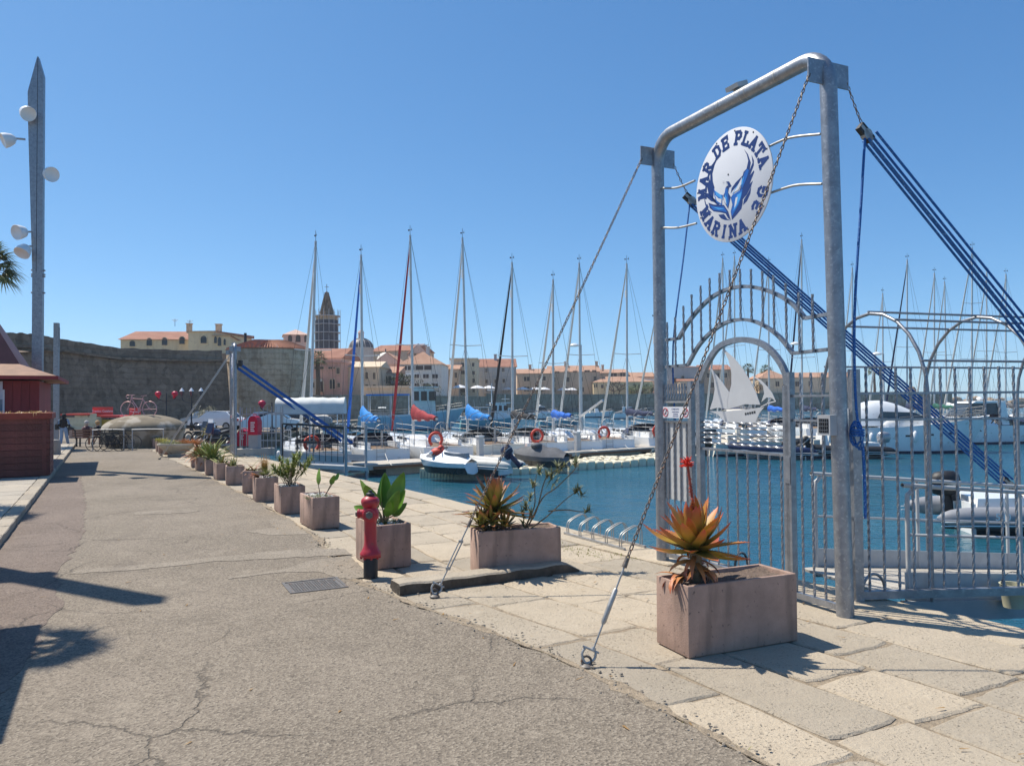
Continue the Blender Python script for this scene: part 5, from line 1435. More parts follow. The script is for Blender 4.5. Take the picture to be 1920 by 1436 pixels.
# ------------------------------------------------------------ palms
def palm(label, base, H, rt, nf, Lf, trunk=True, rz=0., skirt=True, group=None):
    t = thing('palm_tree', label, 'palm', base, rz, group)
    q = [(.0,0,-.3),(.05,0,H*.3),(.02,.05,H*.7),(0,0,H)]
    obj('trunk', MB().tube(smoothpath(q, 5), [rt*1.25 - .35*rt*i/15 for i in range(16)], 10), M['bark'], t, smooth=60)
    mb = MB(); fa = []; sk = MB(); sa = []; st = MB()
    for i in range(nf):
        yaw = i*2.4 + random.uniform(-.3,.3); pit = -.55 + 1.75*(i/nf) + random.uniform(-.1,.1)
        d = Vector((math.cos(yaw)*math.cos(pit), math.sin(yaw)*math.cos(pit), math.sin(pit))); e = Vector((0,0,H)) + d*Lf*.55
        st.tube([(0,0,H-.1), e], [.03,.015], 4)
        side = Vector((-math.sin(yaw), math.cos(yaw), 0)); up = d.cross(side)
        for k in range(17):
            a = (k/16-.5)*3.3
            blade(mb, fa, e, d*math.cos(a) + side*math.sin(a) + up*.12*math.cos(a*2), Lf*.62*random.uniform(.8,1.05)*(1-.12*abs(a)), .075*Lf/1.3, .45, 3)
    if skirt:
        for i in range(26):
            yaw = random.uniform(0, 2*PI); d = Vector((math.cos(yaw)*.45, math.sin(yaw)*.45, -1)).normalized(); e = Vector((0,0,H-.25*random.random()*3)) + d*.3
            for k in range(7): blade(sk, sa, e, d + Vector((random.gauss(0,.25), random.gauss(0,.25), 0)), Lf*.6, .06, .2, 2)
        obj('dead_skirt', sk, M['tan_leaf'], t, attr=sa)
    obj('frond_stalk', st, M['stem_brown'], t); obj('crown', mb, M['palm_leaf'], t, attr=fa)
    return t
palm('tall fan palm rising behind the kiosk at the left edge', (-25.8, 37.5, 0), 8.9, .20, 46, 1.75)
palm('fan palm beyond the left edge throwing its frond shadow', (-7.0, 8.15, .1), 5.0, .14, 24, .75)
palm('fan palm farther along the pavement, outside the picture', (-12.4, 15.6, .1), 4.6, .16, 30, 1.1)

# ------------------------------------------------------------ person walking away
def skin_body(name, pts, edges, mtl, parent, sub=2):
    me = bpy.data.meshes.new(name); me.from_pydata([p[0] for p in pts], edges, [])
    o = link(name, me, parent)
    o.modifiers.new('skin', 'SKIN'); me.skin_vertices.new() if not me.skin_vertices else None
    for v, p in zip(me.skin_vertices[0].data, pts): v.radius = (p[1], p[2] if len(p) > 2 else p[1])
    me.skin_vertices[0].data[0].use_root = True
    sm = o.modifiers.new('sub', 'SUBSURF'); sm.levels = sub; sm.render_levels = sub
    me.materials.append(mtl); return o
Pw = G(119, 836)
w = thing('person', 'person in black top and wide pale jeans walking away', 'person', (Pw.x, Pw.y, .005), R_(10))
pts = [((0,0,.92),.13,.1),((0,0,1.12),.12,.09),((0,0,1.3),.15,.09),((0,0,1.4),.06),((.02,0,1.52),.085,.1),
       ((-.09,0,.86),.10),((-.1,.02,.48),.085),((-.11,-.1,.08),.07),((-.11,.06,.04),.05,.04),
       ((.09,0,.86),.10),((.11,.1,.5),.085),((.12,.28,.10),.07),((.12,.40,.05),.05,.04),
       ((-.2,0,1.33),.06),((-.25,.02,1.08),.05),((-.2,.12,.9),.04),((.2,0,1.33),.06),((.26,.0,1.1),.05),((.3,.18,.98),.04)]
ed = [(0,1),(1,2),(2,3),(3,4),(0,5),(5,6),(6,7),(7,8),(0,9),(9,10),(10,11),(11,12),(2,13),(13,14),(14,15),(2,16),(16,17),(17,18)]
skin_body('body', pts, ed, M['denim'], w)
obj('top', MB().lathe([(.155,.92),(.17,1.0),(.165,1.15),(.20,1.3),(.19,1.37),(.09,1.43),(.07,1.45)], 14, sy=.68), M['black_cloth'], w, smooth=60)
for s_ in (-1, 1): obj('sleeve', MB().tube([(s_*.17,0,1.05),(s_*.26,.01,1.1),(s_*.24,.13,.95)], [.075,.06,.05], 8), M['black_cloth'], w, smooth=60)
obj('hair', MB().ball((.02,0,1.54), .115, 12, 1, 1.1, 1.15).tube([(.02,-.04,1.5),(.02,-.09,1.3)], [.1,.08], 8), M['black_cloth'], w, smooth=60)
t = thing('shoulder_bag', 'black shoulder bag carried by the walking person', 'bag', (Pw.x-.3, Pw.y-.05, .98), R_(10))
obj('pouch', MB().box(-.06,.06,-.14,.14,-.14,.14), M['black_rubber'], t); obj('strap', MB().tube([(0,-.1,.13),(.12,0,.4),(0,.1,.13)], .012, 5), M['black_rubber'], t)
# stone block beside her
P = G(105, 852, .12); tag(obj('stone_bollard', MB().lathe([(.26,0),(.25,.5),(.22,.58),(.001,.6)], 12), M['concrete_grey'], loc=(P.x-.1, P.y, .125), smooth=40), 'squat grey stone post beside the walking person', 'bollard')

# ------------------------------------------------------------ bench and two sitters
P = G(172, 838); bz = R_(0)
bn = thing('park_bench', 'wooden slatted bench facing the wall with two people on it', 'bench', (P.x, P.y, .005), bz)
for k in range(3): obj('slat', MB().box(-.95,.95,-.035,.035,-.012,.012), M['varnish_wood'], bn, loc=(0,.12+k*.13,.45))
for k in range(3): obj('slat', MB().box(-.95,.95,-.012,.012,-.04,.04), M['varnish_wood'], bn, loc=(0,-.02-.02*k,.56+k*.13))
for x in (-.8,.8): obj('leg', MB().box(x-.03,x+.03,.05,.11,0,.44).box(x-.03,x+.03,.36,.42,0,.44).bar((x,.02,.4),(x,-.09,.88),.05), M['dark_metal'], bn)
for k, (dx, hm, lab, cl) in enumerate(((-.35,'grey_hair','person with grey hair sitting on the bench, back turned','kiosk_roof'),(.2,'blond_hair','person with fair hair and dark top sitting on the bench','black_cloth'))):
    s_ = thing('person', lab, 'person', (P.x+dx, P.y+.16, .46), bz)
    pts = [((0,0,.08),.15,.12),((0,0,.3),.14,.11),((0,-.02,.48),.15,.1),((0,0,.58),.06),((0,.02,.72),.09,.1),((-.1,.2,.07),.08),((-.11,.42,.05),.07),((-.11,.44,-.38),.055),((.1,.2,.07),.08),((.11,.42,.05),.07),((.11,.44,-.38),.055),((-.2,0,.46),.06),((-.24,.08,.22),.05),((-.12,.26,.16),.04),((.2,0,.46),.06),((.24,.08,.22),.05),((.12,.26,.16),.04)]
    skin_body('body', pts, [(0,1),(1,2),(2,3),(3,4),(0,5),(5,6),(6,7),(0,8),(8,9),(9,10),(2,11),(11,12),(12,13),(2,14),(14,15),(15,16)], M['skin'], s_)
    obj('shirt', MB().lathe([(.18,.0),(.19,.15),(.18,.3),(.215,.44),(.19,.52),(.08,.585)], 12, sy=.75), M[cl], s_, smooth=60)
    obj('hair', MB().ball((0,.0,.745), .115, 10, 1, 1.05, 1.1), M[hm], s_, smooth=60)
P = G(135, 822); 
planterbox = thing('planter', 'low brown planter box behind the bench', 'planter', (P.x, P.y, 0), 0, 'low planters by the bench')
obj('trough', bevelbox(1.3,.5,.5,.05), M['planter_concrete'], planterbox, loc=(-.2,0,0)); 
p2 = dup(planterbox, (P.x+2.2, P.y, 0), 0, 'second low brown planter box behind the bench', 'low planters by the bench')

# ------------------------------------------------------------ bunker and the pink bicycle sculpture
BC = Vector((-17.95, 38.3, 0))
BR, BH = 2.0, 1.52
P = D(271, 777, 38.3); BC.x = P.x; BH = P.z
BR = (D(344, 800, 38.3) - D(199, 800, 38.3)).length/2
bu = thing('bunker', 'weathered round concrete bunker with a low dome', 'bunker', BC, 0)
obj('wall', MB().lathe([(BR*.90,0),(BR*.93,BH*.3),(BR*.985,BH*.52),(BR*.97,BH*.54)], 40), M['bunker'], bu, smooth=40)
pr = [(BR*1.0,BH*.545)] + [(BR*math.cos(t*PI/24)*1.0, BH*.56 + BH*.44*math.sin(t*PI/24)) for t in range(1,12)] + [(.001,BH)]
obj('dome', MB().lathe(pr, 40), M['bunker'], bu, smooth=50)
obj('embrasure', MB().box(-1.2,-.3,-BR*.97,-BR*.85,BH*.12,BH*.5), M['bunker'], bu); obj('slot', MB().box(-.95,-.55,-BR*.98,-BR*.969,BH*.22,BH*.38), M['dark_metal'], bu)
def bicycle(label, loc, rz, mt, tm, sc=1., group=None, spokes=True):
    t = thing('bicycle', label, 'bicycle', loc, rz, group)
    r = .34
    for x in (-.52,.52):
        wv = obj('wheel', MB().tube([(x + r*math.cos(a*PI/14), 0, r + r*math.sin(a*PI/14)) for a in range(28)], .018, 6, closed=True), M[tm], t, smooth=60)
        mb = MB()
        for a in range(12): mb.tube([(x,0,r),(x + r*math.cos(a*PI/6), 0, r + r*math.sin(a*PI/6))], .003, 3)
        obj('spoke', mb, M[tm], wv); obj('hub', MB().tube([(x,-.04,r),(x,.04,r)], .025, 8), M[mt], wv)
    bb, hd, st, rx, fx = (0.02,0,.30), (-.36,0,.82), (.20,0,.78), (.52,0,r), (-.52,0,r)
    mb = MB()
    for a, b in ((bb,hd),(bb,st),(hd,st),(bb,rx),(st,rx)): mb.tube([a, b], .019, 6)
    obj('frame', mb, M[mt], t)
    obj('fork', MB().tube(smoothpath([(-.34,0,.90),(-.41,0,.62),(-.52,0,r)], 4), .017, 6), M[mt], t)
    obj('handlebar', MB().tube([(-.34,0,.88),(-.33,0,.96)], .016, 6).tube(smoothpath([(-.33,-.2,.96),(-.33,0,.97),(-.33,.2,.96)], 3), .014, 6).tube(smoothpath([(-.33,.2,.96),(-.45,.2,.94),(-.44,.2,.84),(-.36,.2,.82)], 4), .014, 6).tube(smoothpath([(-.33,-.2,.96),(-.45,-.2,.94),(-.44,-.2,.84),(-.36,-.2,.82)], 4), .014, 6), M[mt], t, smooth=60)
    obj('saddle', MB().tube([(.19,0,.77),(.22,0,.90)], .014, 6).add([(.10,0,.91),(.34,-.08,.925),(.36,0,.93),(.34,.08,.925),(.10,0,.94),(.34,-.08,.95),(.36,0,.955),(.34,.08,.95)], [(0,1,2,3),(7,6,5,4),(0,4,5,1),(1,5,6,2),(2,6,7,3),(3,7,4,0)]), M[mt], t)
    obj('crank', MB().lathe([(.09,-.03),(.09,-.025)], 14, bb, M=Matrix.Rotation(PI/2,3,'X')).tube([(.02,-.05,.30),(.02,-.05,.14)], .01, 5).tube([(.02,.05,.30),(.02,.05,.46)], .01, 5), M[mt], t)
    t.scale = (sc,)*3
    return t
P = D(260, 776, 38.0)
bicycle('pink racing bicycle sculpture mounted on the bunker dome', (P.x, P.y, BH*.93), R_(-8), 'pink_paint', 'pink_paint', 1.12)
for k, (px, lab) in enumerate(((200,'dark parked bicycle nearest the bench'),(212,'dark parked bicycle second from the bench'),(226,'dark parked bicycle in front of the bunker slot'))):
    P = G(px, 846 - k*.5); bicycle(lab, (P.x, P.y, .012), R_(15+8*k), 'dark_metal', 'dark_metal', 1.0, 'bicycles parked by the bunker')
P = G(240, 845); t = thing('bike_barrier', 'low grey tubular barrier with parked bicycles', 'barrier', (P.x, P.y, .01), 0)
for x in (-1.6, .2): obj('hoop', MB().tube(smoothpath([(x,0,0),(x,0,.85),(x+.1,0,.95),(x+1.3,0,.95),(x+1.4,0,.85),(x+1.4,0,0)], 4), .025, 6), M['grey_paint'], t, smooth=60)

# ------------------------------------------------------------ road train behind the bench
def P_(x, y, Y): return D(x, y, Y)
P = G(190, 815); Yt = 52.0
def train_car(label, x0, x1, ytop, ybot, sign, Y):
    a, b = D(x0, ybot, Y), D(x1, ybot, Y); h = D(x0, ytop, Y).z
    L = (b-a).length; t = thing('road_train_car', label, 'tourist train', (a.x, a.y, 0), 0, 'cars of the red-roofed road train')
    obj('roof', MB().extr([(-.25,-.1,h-.12),(L+.25,-.1,h-.12),(L+.1,-.1,h+.03),(-.1,-.1,h+.03)], (0,1.8,0)), M['train_red'], t)
    obj('body', MB().box(0,L,0,1.6,.35,1.05), M['train_yellow'], t)
    obj('chassis', MB().box(.1,L-.1,.1,1.5,.2,.349), M['dark_metal'], t)
    for x in [i*L/4 for i in range(5)]: obj('pillar', MB().box(x-.03,x+.03,.02,.08,1.06,h-.13), M['dark_metal'], t)
    for x in (.5, L-.5): obj('wheel', MB().lathe([(.25,-.08),(.25,.08)], 14, (x,-.02,.25), M=Matrix.Rotation(PI/2,3,'X')), M['black_rubber'], t)
    for x in [i*L/4+L/8 for i in range(4)]: obj('seat', MB().box(x-.2,x+.2,.2,1.4,1.06,1.05), M['varnish_wood'], t)
    if sign:
        sg = obj('roof_sign', MB().box(L*.25,L*.25+L*.55,.2,.26,h+.05,h+.62), M['train_red'], t)
        TM = Matrix(((1,0,0,L*.25+L*.27),(0,0,-1,.198),(0,1,0,h+.33),(0,0,0,1)))
        mb = MB(); place_mb(mb, text_mb(sign, .21, .003, .001), TM); obj('lettering', mb, M['lettering_white'], sg, kind='stuff')
    return t
train_car('long red-roofed road train car left of the bunker', 153, 222, 780, 818, 'Trenino Catalano', 54)
train_car('second red-roofed road train car mostly behind the bunker', 230, 268, 781, 818, 'Trenino', 55.2)
a = D(116, 822, 53); t = thing('road_train_engine', 'cream road train engine with an orange roof behind the walker', 'tourist train', (a.x, a.y, 0), 0)
L = 1.15
obj('body', MB().box(.2,2.2,0,1.5,.4,1.25), M['train_cream'], t); obj('hood', MB().box(.9,2.4,-.05,-.005,.75,1.5), M['train_cream'], t)
h = D(116, 779, 53).z
obj('roof', MB().box(.0,1.95,-.2,1.7,h,h+.12), M['life_red'], t); obj('windscreen', MB().box(.2,1.3,.0,.02,1.26,h-.1), M['smoke_glass'], t)
for x in (.25,1.4,1.85): obj('pillar', MB().box(x-.03,x+.03,-.05,.0,1.251,h), M['white_paint'], t)
for x in (.6,1.9): obj('wheel', MB().lathe([(.3,-.1),(.3,.1)], 14, (x,-.02,.3), M=Matrix.Rotation(PI/2,3,'X')), M['black_rubber'], t)

# ------------------------------------------------------------ lamp posts
def lantern_post(label, base, H, red):
    t = thing('street_lamp', label, 'street lamp', base, 0, 'old style lamp posts')
    obj('post', MB().lathe([(.16,0),(.14,.5),(.06,.7),(.05,H-.5),(.035,H)], 10), M['dark_metal'], t, smooth=40)
    obj('arm', MB().tube(smoothpath([(-.75,0,H-.1),(-.6,0,H-.45),(0,0,H-.6),(.6,0,H-.45),(.75,0,H-.1)], 4), .03, 6), M['dark_metal'], t)
    for x in (-.62,.62) if red else (-.75,0,.75):
        if red:
            obj('lamp_cover', MB().ball((x,0,H-.05), .21, 10, 1.2, .8, .9).cone((x,0,H-.14),(x*.85,0,H-.4),.17,.04,8), M['lamp_red'], t, smooth=60)
        else:
            o = obj('lantern', MB().lathe([(.08,0),(.17,.35),(.2,.37),(.08,.52),(.02,.6)], 6, (x,0,H-.05)), M['smoke_glass'], t); obj('lantern_cap', MB().lathe([(.21,.36),(.09,.53),(.03,.62)], 6, (x,0,H-.04)), M['white_paint'], o)
P = D(312, 792, 57); lantern_post('black lamp post with two bright red covered lamps by the wall', (P.x, P.y, 0), D(312, 742, 57).z+.2, True)
P = D(359, 792, 60); lantern_post('black three-lantern lamp post by the parked cars', (P.x, P.y, 0), D(359, 741, 60).z, False)
P = D(698, 775, 120); lantern_post('dark lamp post with red lamps near the red umbrella stall', (P.x, P.y, 1.), D(698, 752, 120).z+.3-1, True)
P = D(510, 790, 48); lantern_post('lamp post whose red cover peeps over the canopy end', (P.x, P.y, 0), D(497, 756, 48).z+.05, True)

# ------------------------------------------------------------ cars, motorbikes
def car(label, loc, rz, m, cat='car', L=4.2, Hh=1.5):
    t = thing('parked_car', label, cat, loc, rz, 'cars parked by the old walls')
    Wd = 1.75
    side = [(-L/2,.35),(-L/2,.75),(-L*.46,.9),(-L*.40,1.0),(-L*.28,Hh*.97),(-L*.05,Hh),(L*.12,Hh*.96),(L*.27,.98),(L*.46,.86),(L/2,.68),(L/2,.35)]
    ins = lambda z: .12*max(0, (z-.9)/.6)
    mb = MB(); n = len(side)
    mb.add([(x,-Wd/2+ins(z),z) for x, z in side] + [(x,Wd/2-ins(z),z) for x, z in side], [tuple(range(n)), tuple(range(n,2*n))[::-1]] + [((i+1)%n, i, n+i, n+(i+1)%n) for i in range(n)])
    obj('body', mb, M[m], t)
    for s_ in (-1, 1):
        y = s_*(Wd/2-.055); g = [(-L*.375,1.02),(-L*.275,Hh*.93),(-.05*L,Hh*.955),(L*.11,Hh*.92),(L*.235,1.01)]
        obj('side_window', MB().extr([(x, y - s_*0 + s_*(.015 - ins(z)*.8), z) for x, z in g], (0, s_*.02, 0)), M['dark_glass'], t)
    obj('windscreen', MB().extr([(L*.275,-.65,1.0),(L*.275,.65,1.0),(L*.135,.58,Hh*.945),(L*.135,-.58,Hh*.945)], (.02,0,.03)), M['dark_glass'], t)
    obj('rear_window', MB().extr([(-L*.405,-.62,1.03),(-L*.405,.62,1.03),(-L*.29,.56,Hh*.94),(-L*.29,-.56,Hh*.94)], (-.02,0,.02)), M['dark_glass'], t)
    for x in (-L*.3, L*.31):
        for s_ in (-1,1):
            wl_ = obj('wheel', MB().lathe([(.31,-.1),(.31,.1)], 16, (x, s_*(Wd/2-.08), .31), M=Matrix.Rotation(PI/2,3,'X')), M['black_rubber'], t)
            obj('rim', MB().lathe([(.2,-.012),(.18,.012)], 12, (x, s_*(Wd/2+.025), .31), M=Matrix.Rotation(PI/2,3,'X')), M['car_silver'], wl_)
    for y in (-.6,.6):
        obj('headlight', MB().box(L/2-.06,L/2+.012,y-.16,y+.16,.62,.76), M['smoke_glass'], t); obj('tail_light', MB().box(-L/2-.012,-L/2+.05,y-.14,y+.14,.7,.9), M['life_red'], t)
    return t
for (x, y, Y, rz, m, lab) in ((408,798,62,170,'car_white','white hatchback parked below the wall behind the far gate'),(388,798,66,165,'car_silver','silver car partly behind the bunker edge'),(512,797,56,5,'car_white','white car parked right of the far gate ropes'),(545,797,62,10,'car_black','dark car parked behind the canopy posts'),(575,797,66,8,'car_silver','silver car under the far end of the canopy')):
    P = D(x, y, Y); car(lab, (P.x, P.y, .01), R_(rz), m)
def motorbike(label, loc, rz, m):
    t = thing('motorbike', label, 'motorbike', loc, rz, 'motorbikes parked by the far planters')
    for x in (-.65,.68):
        wv = obj('wheel', MB().tube([(x + .28*math.cos(a*PI/10), 0, .31 + .28*math.sin(a*PI/10)) for a in range(20)], .055, 6, closed=True), M['black_rubber'], t, smooth=60)
        obj('brake_disc', MB().lathe([(.16,-.02),(.16,.02)], 12, (x,0,.31), M=Matrix.Rotation(PI/2,3,'X')), M['bright_steel'], wv)
    obj('engine', MB().box(-.25,.25,-.17,.17,.22,.62), M['dark_metal'], t)
    obj('tank', MB().ball((.18,0,.86), .27, 10, 1.2, .6, .62), M[m], t, smooth=60)
    obj('seat', MB().extr([(-.85,-.13,.86),(-.1,-.15,.78),(.0,-.15,.85),(-.55,-.14,.96),(-.85,-.1,.97)], (0,.27,0)), M['black_rubber'], t)
    obj('fork', MB().tube([(.68,-.1,.31),(.42,-.1,1.02)], .03, 6).tube([(.68,.1,.31),(.42,.1,1.02)], .03, 6), M['bright_steel'], t)
    obj('handlebar', MB().tube([(.38,-.38,1.08),(.44,0,1.05),(.38,.38,1.08)], .018, 6), M['dark_metal'], t)
    obj('fairing', MB().extr([(.45,-.18,.75),(.66,-.12,.85),(.5,-.1,1.28),(.4,-.18,1.0)], (0,.32,0)), M[m], t)
    obj('exhaust', MB().tube([(.1,.2,.3),(-.4,.22,.3),(-.8,.22,.5)], .05, 6), M['bright_steel'], t)
for x, y, rz, m, lab in ((372,830,60,'car_silver','grey motorbike nearest the bunker'),(384,832,70,'car_white','white motorbike in front of the white hatchback'),(400,840,240,'car_black','black motorbike behind the tall strap plant'),(409,848,250,'navy','dark scooter left of the far gate foot')):
    P = G(x, y); motorbike(lab, (P.x, P.y, .005), R_(rz), m)
# yucca and pale shrub behind the bikes
P = G(391, 845); t = thing('yucca', 'small yellow-green yucca on a short trunk by the motorbikes', 'plant', (P.x, P.y, 0), 0)
obj('trunk', MB().cone((0,0,0),(0,0,.75),.12,.09), M['bark'], t); mb = MB(); fa = []
for k in range(70): a = random.uniform(0,2*PI); e = random.uniform(-.2,1.4); blade(mb, fa, (0,0,.8), (math.cos(a)*math.cos(e), math.sin(a)*math.cos(e), math.sin(e)), .5, .04, .25, 3)
obj('crown', mb, M['yellow_leaf'], t, attr=fa)
def bush(name, label, base, r, h, m, n=900, cat='shrub', leaf=.12, trunk=True, th=.5, sy=1.):
    t = thing(name, label, cat, base, random.uniform(0,6))
    mb = MB(); fa = []
    cl = [(Vector((random.gauss(0,.42)*r, random.gauss(0,.42)*r*sy, h*random.uniform(.42,.86))), r*random.uniform(.25,.5)) for _ in range(14)]
    for _ in range(n):
        c, cr = random.choice(cl); d = Vector((random.gauss(0,1), random.gauss(0,1), random.gauss(0,1))).normalized()
        blade(mb, fa, c + d*cr*random.uniform(.5,1), d + Vector((random.gauss(0,.5), random.gauss(0,.5), .3)), leaf*random.uniform(.7,1.4), leaf*.45, .2, 2)
    st = MB(); st.cone((0,0,-.2),(0,0,h*.5),.06*r+.04,.03*r+.02,8)
    for c, cr in cl[:7]: st.tube([(0,0,h*.25), c], [.03*r+.01,.012*r+.004], 5)
    obj('trunk', st, M['bark'], t, smooth=60); obj('crown', mb, M[m], t, attr=fa)
    return t
P = D(392, 792, 64); bush('pale_shrub', 'pale grey leafless-looking bush under the wall by the cars', (P.x, P.y, 0), 1.1, 1.9, 'pale_bush', 900, leaf=.16)
# ------------------------------------------------------------ old town: walls, tower, church, houses
def wallmat(name, c1, c2, dark, sc=.35, brick=None, rough=.9):
    m, n, l, b = nodes(name); b.inputs['Roughness'].default_value = rough; b.inputs['Specular IOR Level'].default_value = .2
    gm = n.new('ShaderNodeNewGeometry'); v = gm.outputs['Position']
    a = noise(n, l, v, sc, 6, .65).outputs['Fac']; c = noise(n, l, v, sc*7, 7, .7).outputs['Fac']
    col = mixc(n, l, mapr(n, l, a, .35, .65), c1, c2)
    st = n.new('ShaderNodeMapping'); st.inputs['Scale'].default_value = (1, 1, .12); l.new(v, st.inputs[0])
    d = noise(n, l, st.outputs[0], sc*5, 5, .6).outputs['Fac']
    col = mixc(n, l, math_(n, l, 'MULTIPLY', mapr(n, l, d, .5, .72), .55), col, dark)
    col = mixc(n, l, math_(n, l, 'MULTIPLY', mapr(n, l, c, .52, .68), .6), col, dark)
    h = c
    if brick:
        mp = n.new('ShaderNodeMapping'); mp.inputs['Rotation'].default_value = (PI/2, 0, 0); l.new(v, mp.inputs[0])
        wz = n.new('ShaderNodeSeparateXYZ'); l.new(v, wz.inputs[0])
        wv = math_(n, l, 'FRACT', math_(n, l, 'ADD', math_(n, l, 'MULTIPLY', wz.outputs[2], brick), math_(n, l, 'MULTIPLY', c, 1.5)))
        line = mapr(n, l, wv, .0, .22, 1., 0.)
        col = mixc(n, l, math_(n, l, 'MULTIPLY', line, .24), col, dark)
        vb = n.new('ShaderNodeTexVoronoi'); vb.inputs['Scale'].default_value = brick*.8; l.new(v, vb.inputs['Vector'])
        gv = n.new('ShaderNodeCombineColor'); bw = mapr(n, l, vb.outputs['Color'], 0, 1, .15, .85)
        for q_ in range(3): l.new(bw, gv.inputs[q_])
        col = mixc(n, l, .5, col, gv.outputs[0], 'SOFT_LIGHT')
        h = math_(n, l, 'SUBTRACT', c, math_(n, l, 'MULTIPLY', line, .6))
    l.new(col, b.inputs['Base Color'])
    bp = n.new('ShaderNodeBump'); bp.inputs['Strength'].default_value = .6; bp.inputs['Distance'].default_value = .15
    l.new(h, bp.inputs['Height']); l.new(bp.outputs[0], b.inputs['Normal'])
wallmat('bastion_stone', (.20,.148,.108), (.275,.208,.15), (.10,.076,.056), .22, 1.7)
wallmat('tower_stone', (.44,.335,.225), (.56,.44,.30), (.22,.16,.11), .3, 1.5)
wallmat('harbour_wall', (.33,.255,.18), (.43,.34,.25), (.18,.135,.095), .2, 1.2)
for nm, c in (('plaster_pink',(.56,.34,.28)),('plaster_beige',(.56,.47,.36)),('plaster_tan',(.50,.39,.29)),('plaster_white',(.68,.66,.62)),('plaster_cream',(.60,.52,.38)),('plaster_grey',(.44,.43,.42)),('plaster_yellow',(.68,.56,.36)),('plaster_rose',(.58,.42,.36)),('plaster_ochre',(.60,.50,.37))):
    c = (c[0]*1.03, c[1]*.99, c[2]*.93)
    wallmat(nm, tuple(min(.8,x*1.1) for x in c), tuple(min(.82,x*1.22) for x in c), tuple(x*.75 for x in c), .25)
def tilemat(name, c1, c2, dark):
    m, n, l, b = nodes(name); b.inputs['Roughness'].default_value = .85
    tc = n.new('ShaderNodeTexCoord'); v = tc.outputs['Object']
    a = noise(n, l, v, .5, 5).outputs['Fac']; c = noise(n, l, v, 5, 6, .7).outputs['Fac']
    col = mixc(n, l, mapr(n, l, a, .35, .65), c1, c2); col = mixc(n, l, mapr(n, l, c, .55, .7), col, dark)
    l.new(col, b.inputs['Base Color'])
    wv = n.new('ShaderNodeTexWave'); wv.bands_direction = 'X'; wv.inputs['Scale'].default_value = 1.6; wv.inputs['Distortion'].default_value = .4; l.new(v, wv.inputs['Vector'])
    bp = n.new('ShaderNodeBump'); bp.inputs['Strength'].default_value = .8; bp.inputs['Distance'].default_value = .12
    l.new(wv.outputs['Fac'], bp.inputs['Height']); l.new(bp.outputs[0], b.inputs['Normal'])
tilemat('roof_tile', (.36,.15,.09), (.46,.22,.14), (.25,.12,.08))
tilemat('roof_tile_orange', (.50,.27,.17), (.58,.35,.23), (.36,.20,.13))
mat('net_grey', (.055,.065,.085), .9, 0, .3, 1.0)
mat('slate_dome', (.10,.09,.09), .5, 0, .3, 1.5)
mat('shutter', (.07,.055,.05), .7, 0, .4, 1)
mat('scaffold_net', (.40,.43,.46), .9, 0, .15, .4)
# town terrace behind the harbour
pts = [(-22,98),(-13,127),(-5.5,161),(4,193),(19,223.5),(60,233.5),(138,241),(138,320),(-60,320),(-60,112)]
mb = MB(); mb.prism(pts, -.049, 3.1); obj('town_terrace', mb, M['harbour_wall'], kind='structure')
mb = MB(); mb.bar((3.9,193.2,3.5),(18.9,223.8,3.5),.6,.8); mb.bar((18.9,223.8,3.5),(60,233.8,3.5),.6,.8); mb.bar((60,233.8,3.5),(138,241.3,3.5),.6,.8); mb.bar((-5.6,161,3.4),(3.9,193.2,3.4),.5,.6)
tag(obj('parapet_wall', mb, M['harbour_wall']), 'long stone parapet wall along the far waterfront promenade', 'wall')

# bastion wall
def hgt(x, y, Y): return D(x, y, Y).z
BW = [(-40, 622, 60), (8, 624, 66), (42, 624, 68), (70, 627, 70.5), (110, 634, 74), (160, 642, 78), (226, 652, 83), (300, 655, 86), (370, 657, 90), (425, 657, 94)]
top = [D(*p) for p in BW]
wl_th = thing('bastion_wall', 'massive dark stone town wall rising behind the bunker and cars', 'wall', (0,0,0), 0)
mb = MB(); vs = []
N = len(top)
def outward(p, k): return Vector((p.x, p.y, 0))
for i in range(N-1):
    for j in range(6):
        a = top[i].lerp(top[i+1], j/6); nz = a.z + random.uniform(-.05,.05) - 1.35
        vs += [Vector((a.x + .9, a.y - .75, -.1)), Vector((a.x, a.y, nz)), Vector((a.x+.4, a.y+4, nz))]
a = top[-1]; vs += [Vector((a.x+.9, a.y-.75, -.1)), Vector((a.x, a.y, a.z-1.35)), Vector((a.x+.4, a.y+4, a.z-1.35))]
n = len(vs)//3
mb.add(vs, [f for i in range(n-1) for f in ((i*3, i*3+3, i*3+4, i*3+1), (i*3+1, i*3+4, i*3+5, i*3+2))])
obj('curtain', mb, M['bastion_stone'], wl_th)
mb = MB(); vs = []
for i in range(N-1):
    for j in range(6):
        a = top[i].lerp(top[i+1], j/6) ; z1 = a.z + random.uniform(-.07,.05); z0 = a.z-1.35
        vs += [Vector((a.x+.35,a.y-.35,z0+.03)), Vector((a.x+.35,a.y-.35,z0+.28)), Vector((a.x+.08,a.y-.08,z0+.32)), Vector((a.x,a.y,z1)), Vector((a.x-.9,a.y+1.6,z1+.1)), Vector((a.x-.9,a.y+1.6,z0))]
n = len(vs)//6
mb.add(vs, [(i*6+k, i*6+6+k, i*6+7+k, i*6+1+k) for i in range(n-1) for k in range(5)])
mb.f.append((0,1,2,3,4,5)); mb.f.append(tuple((n-1)*6+k for k in range(6))[::-1])
obj('parapet', mb, M['bastion_stone'], wl_th)
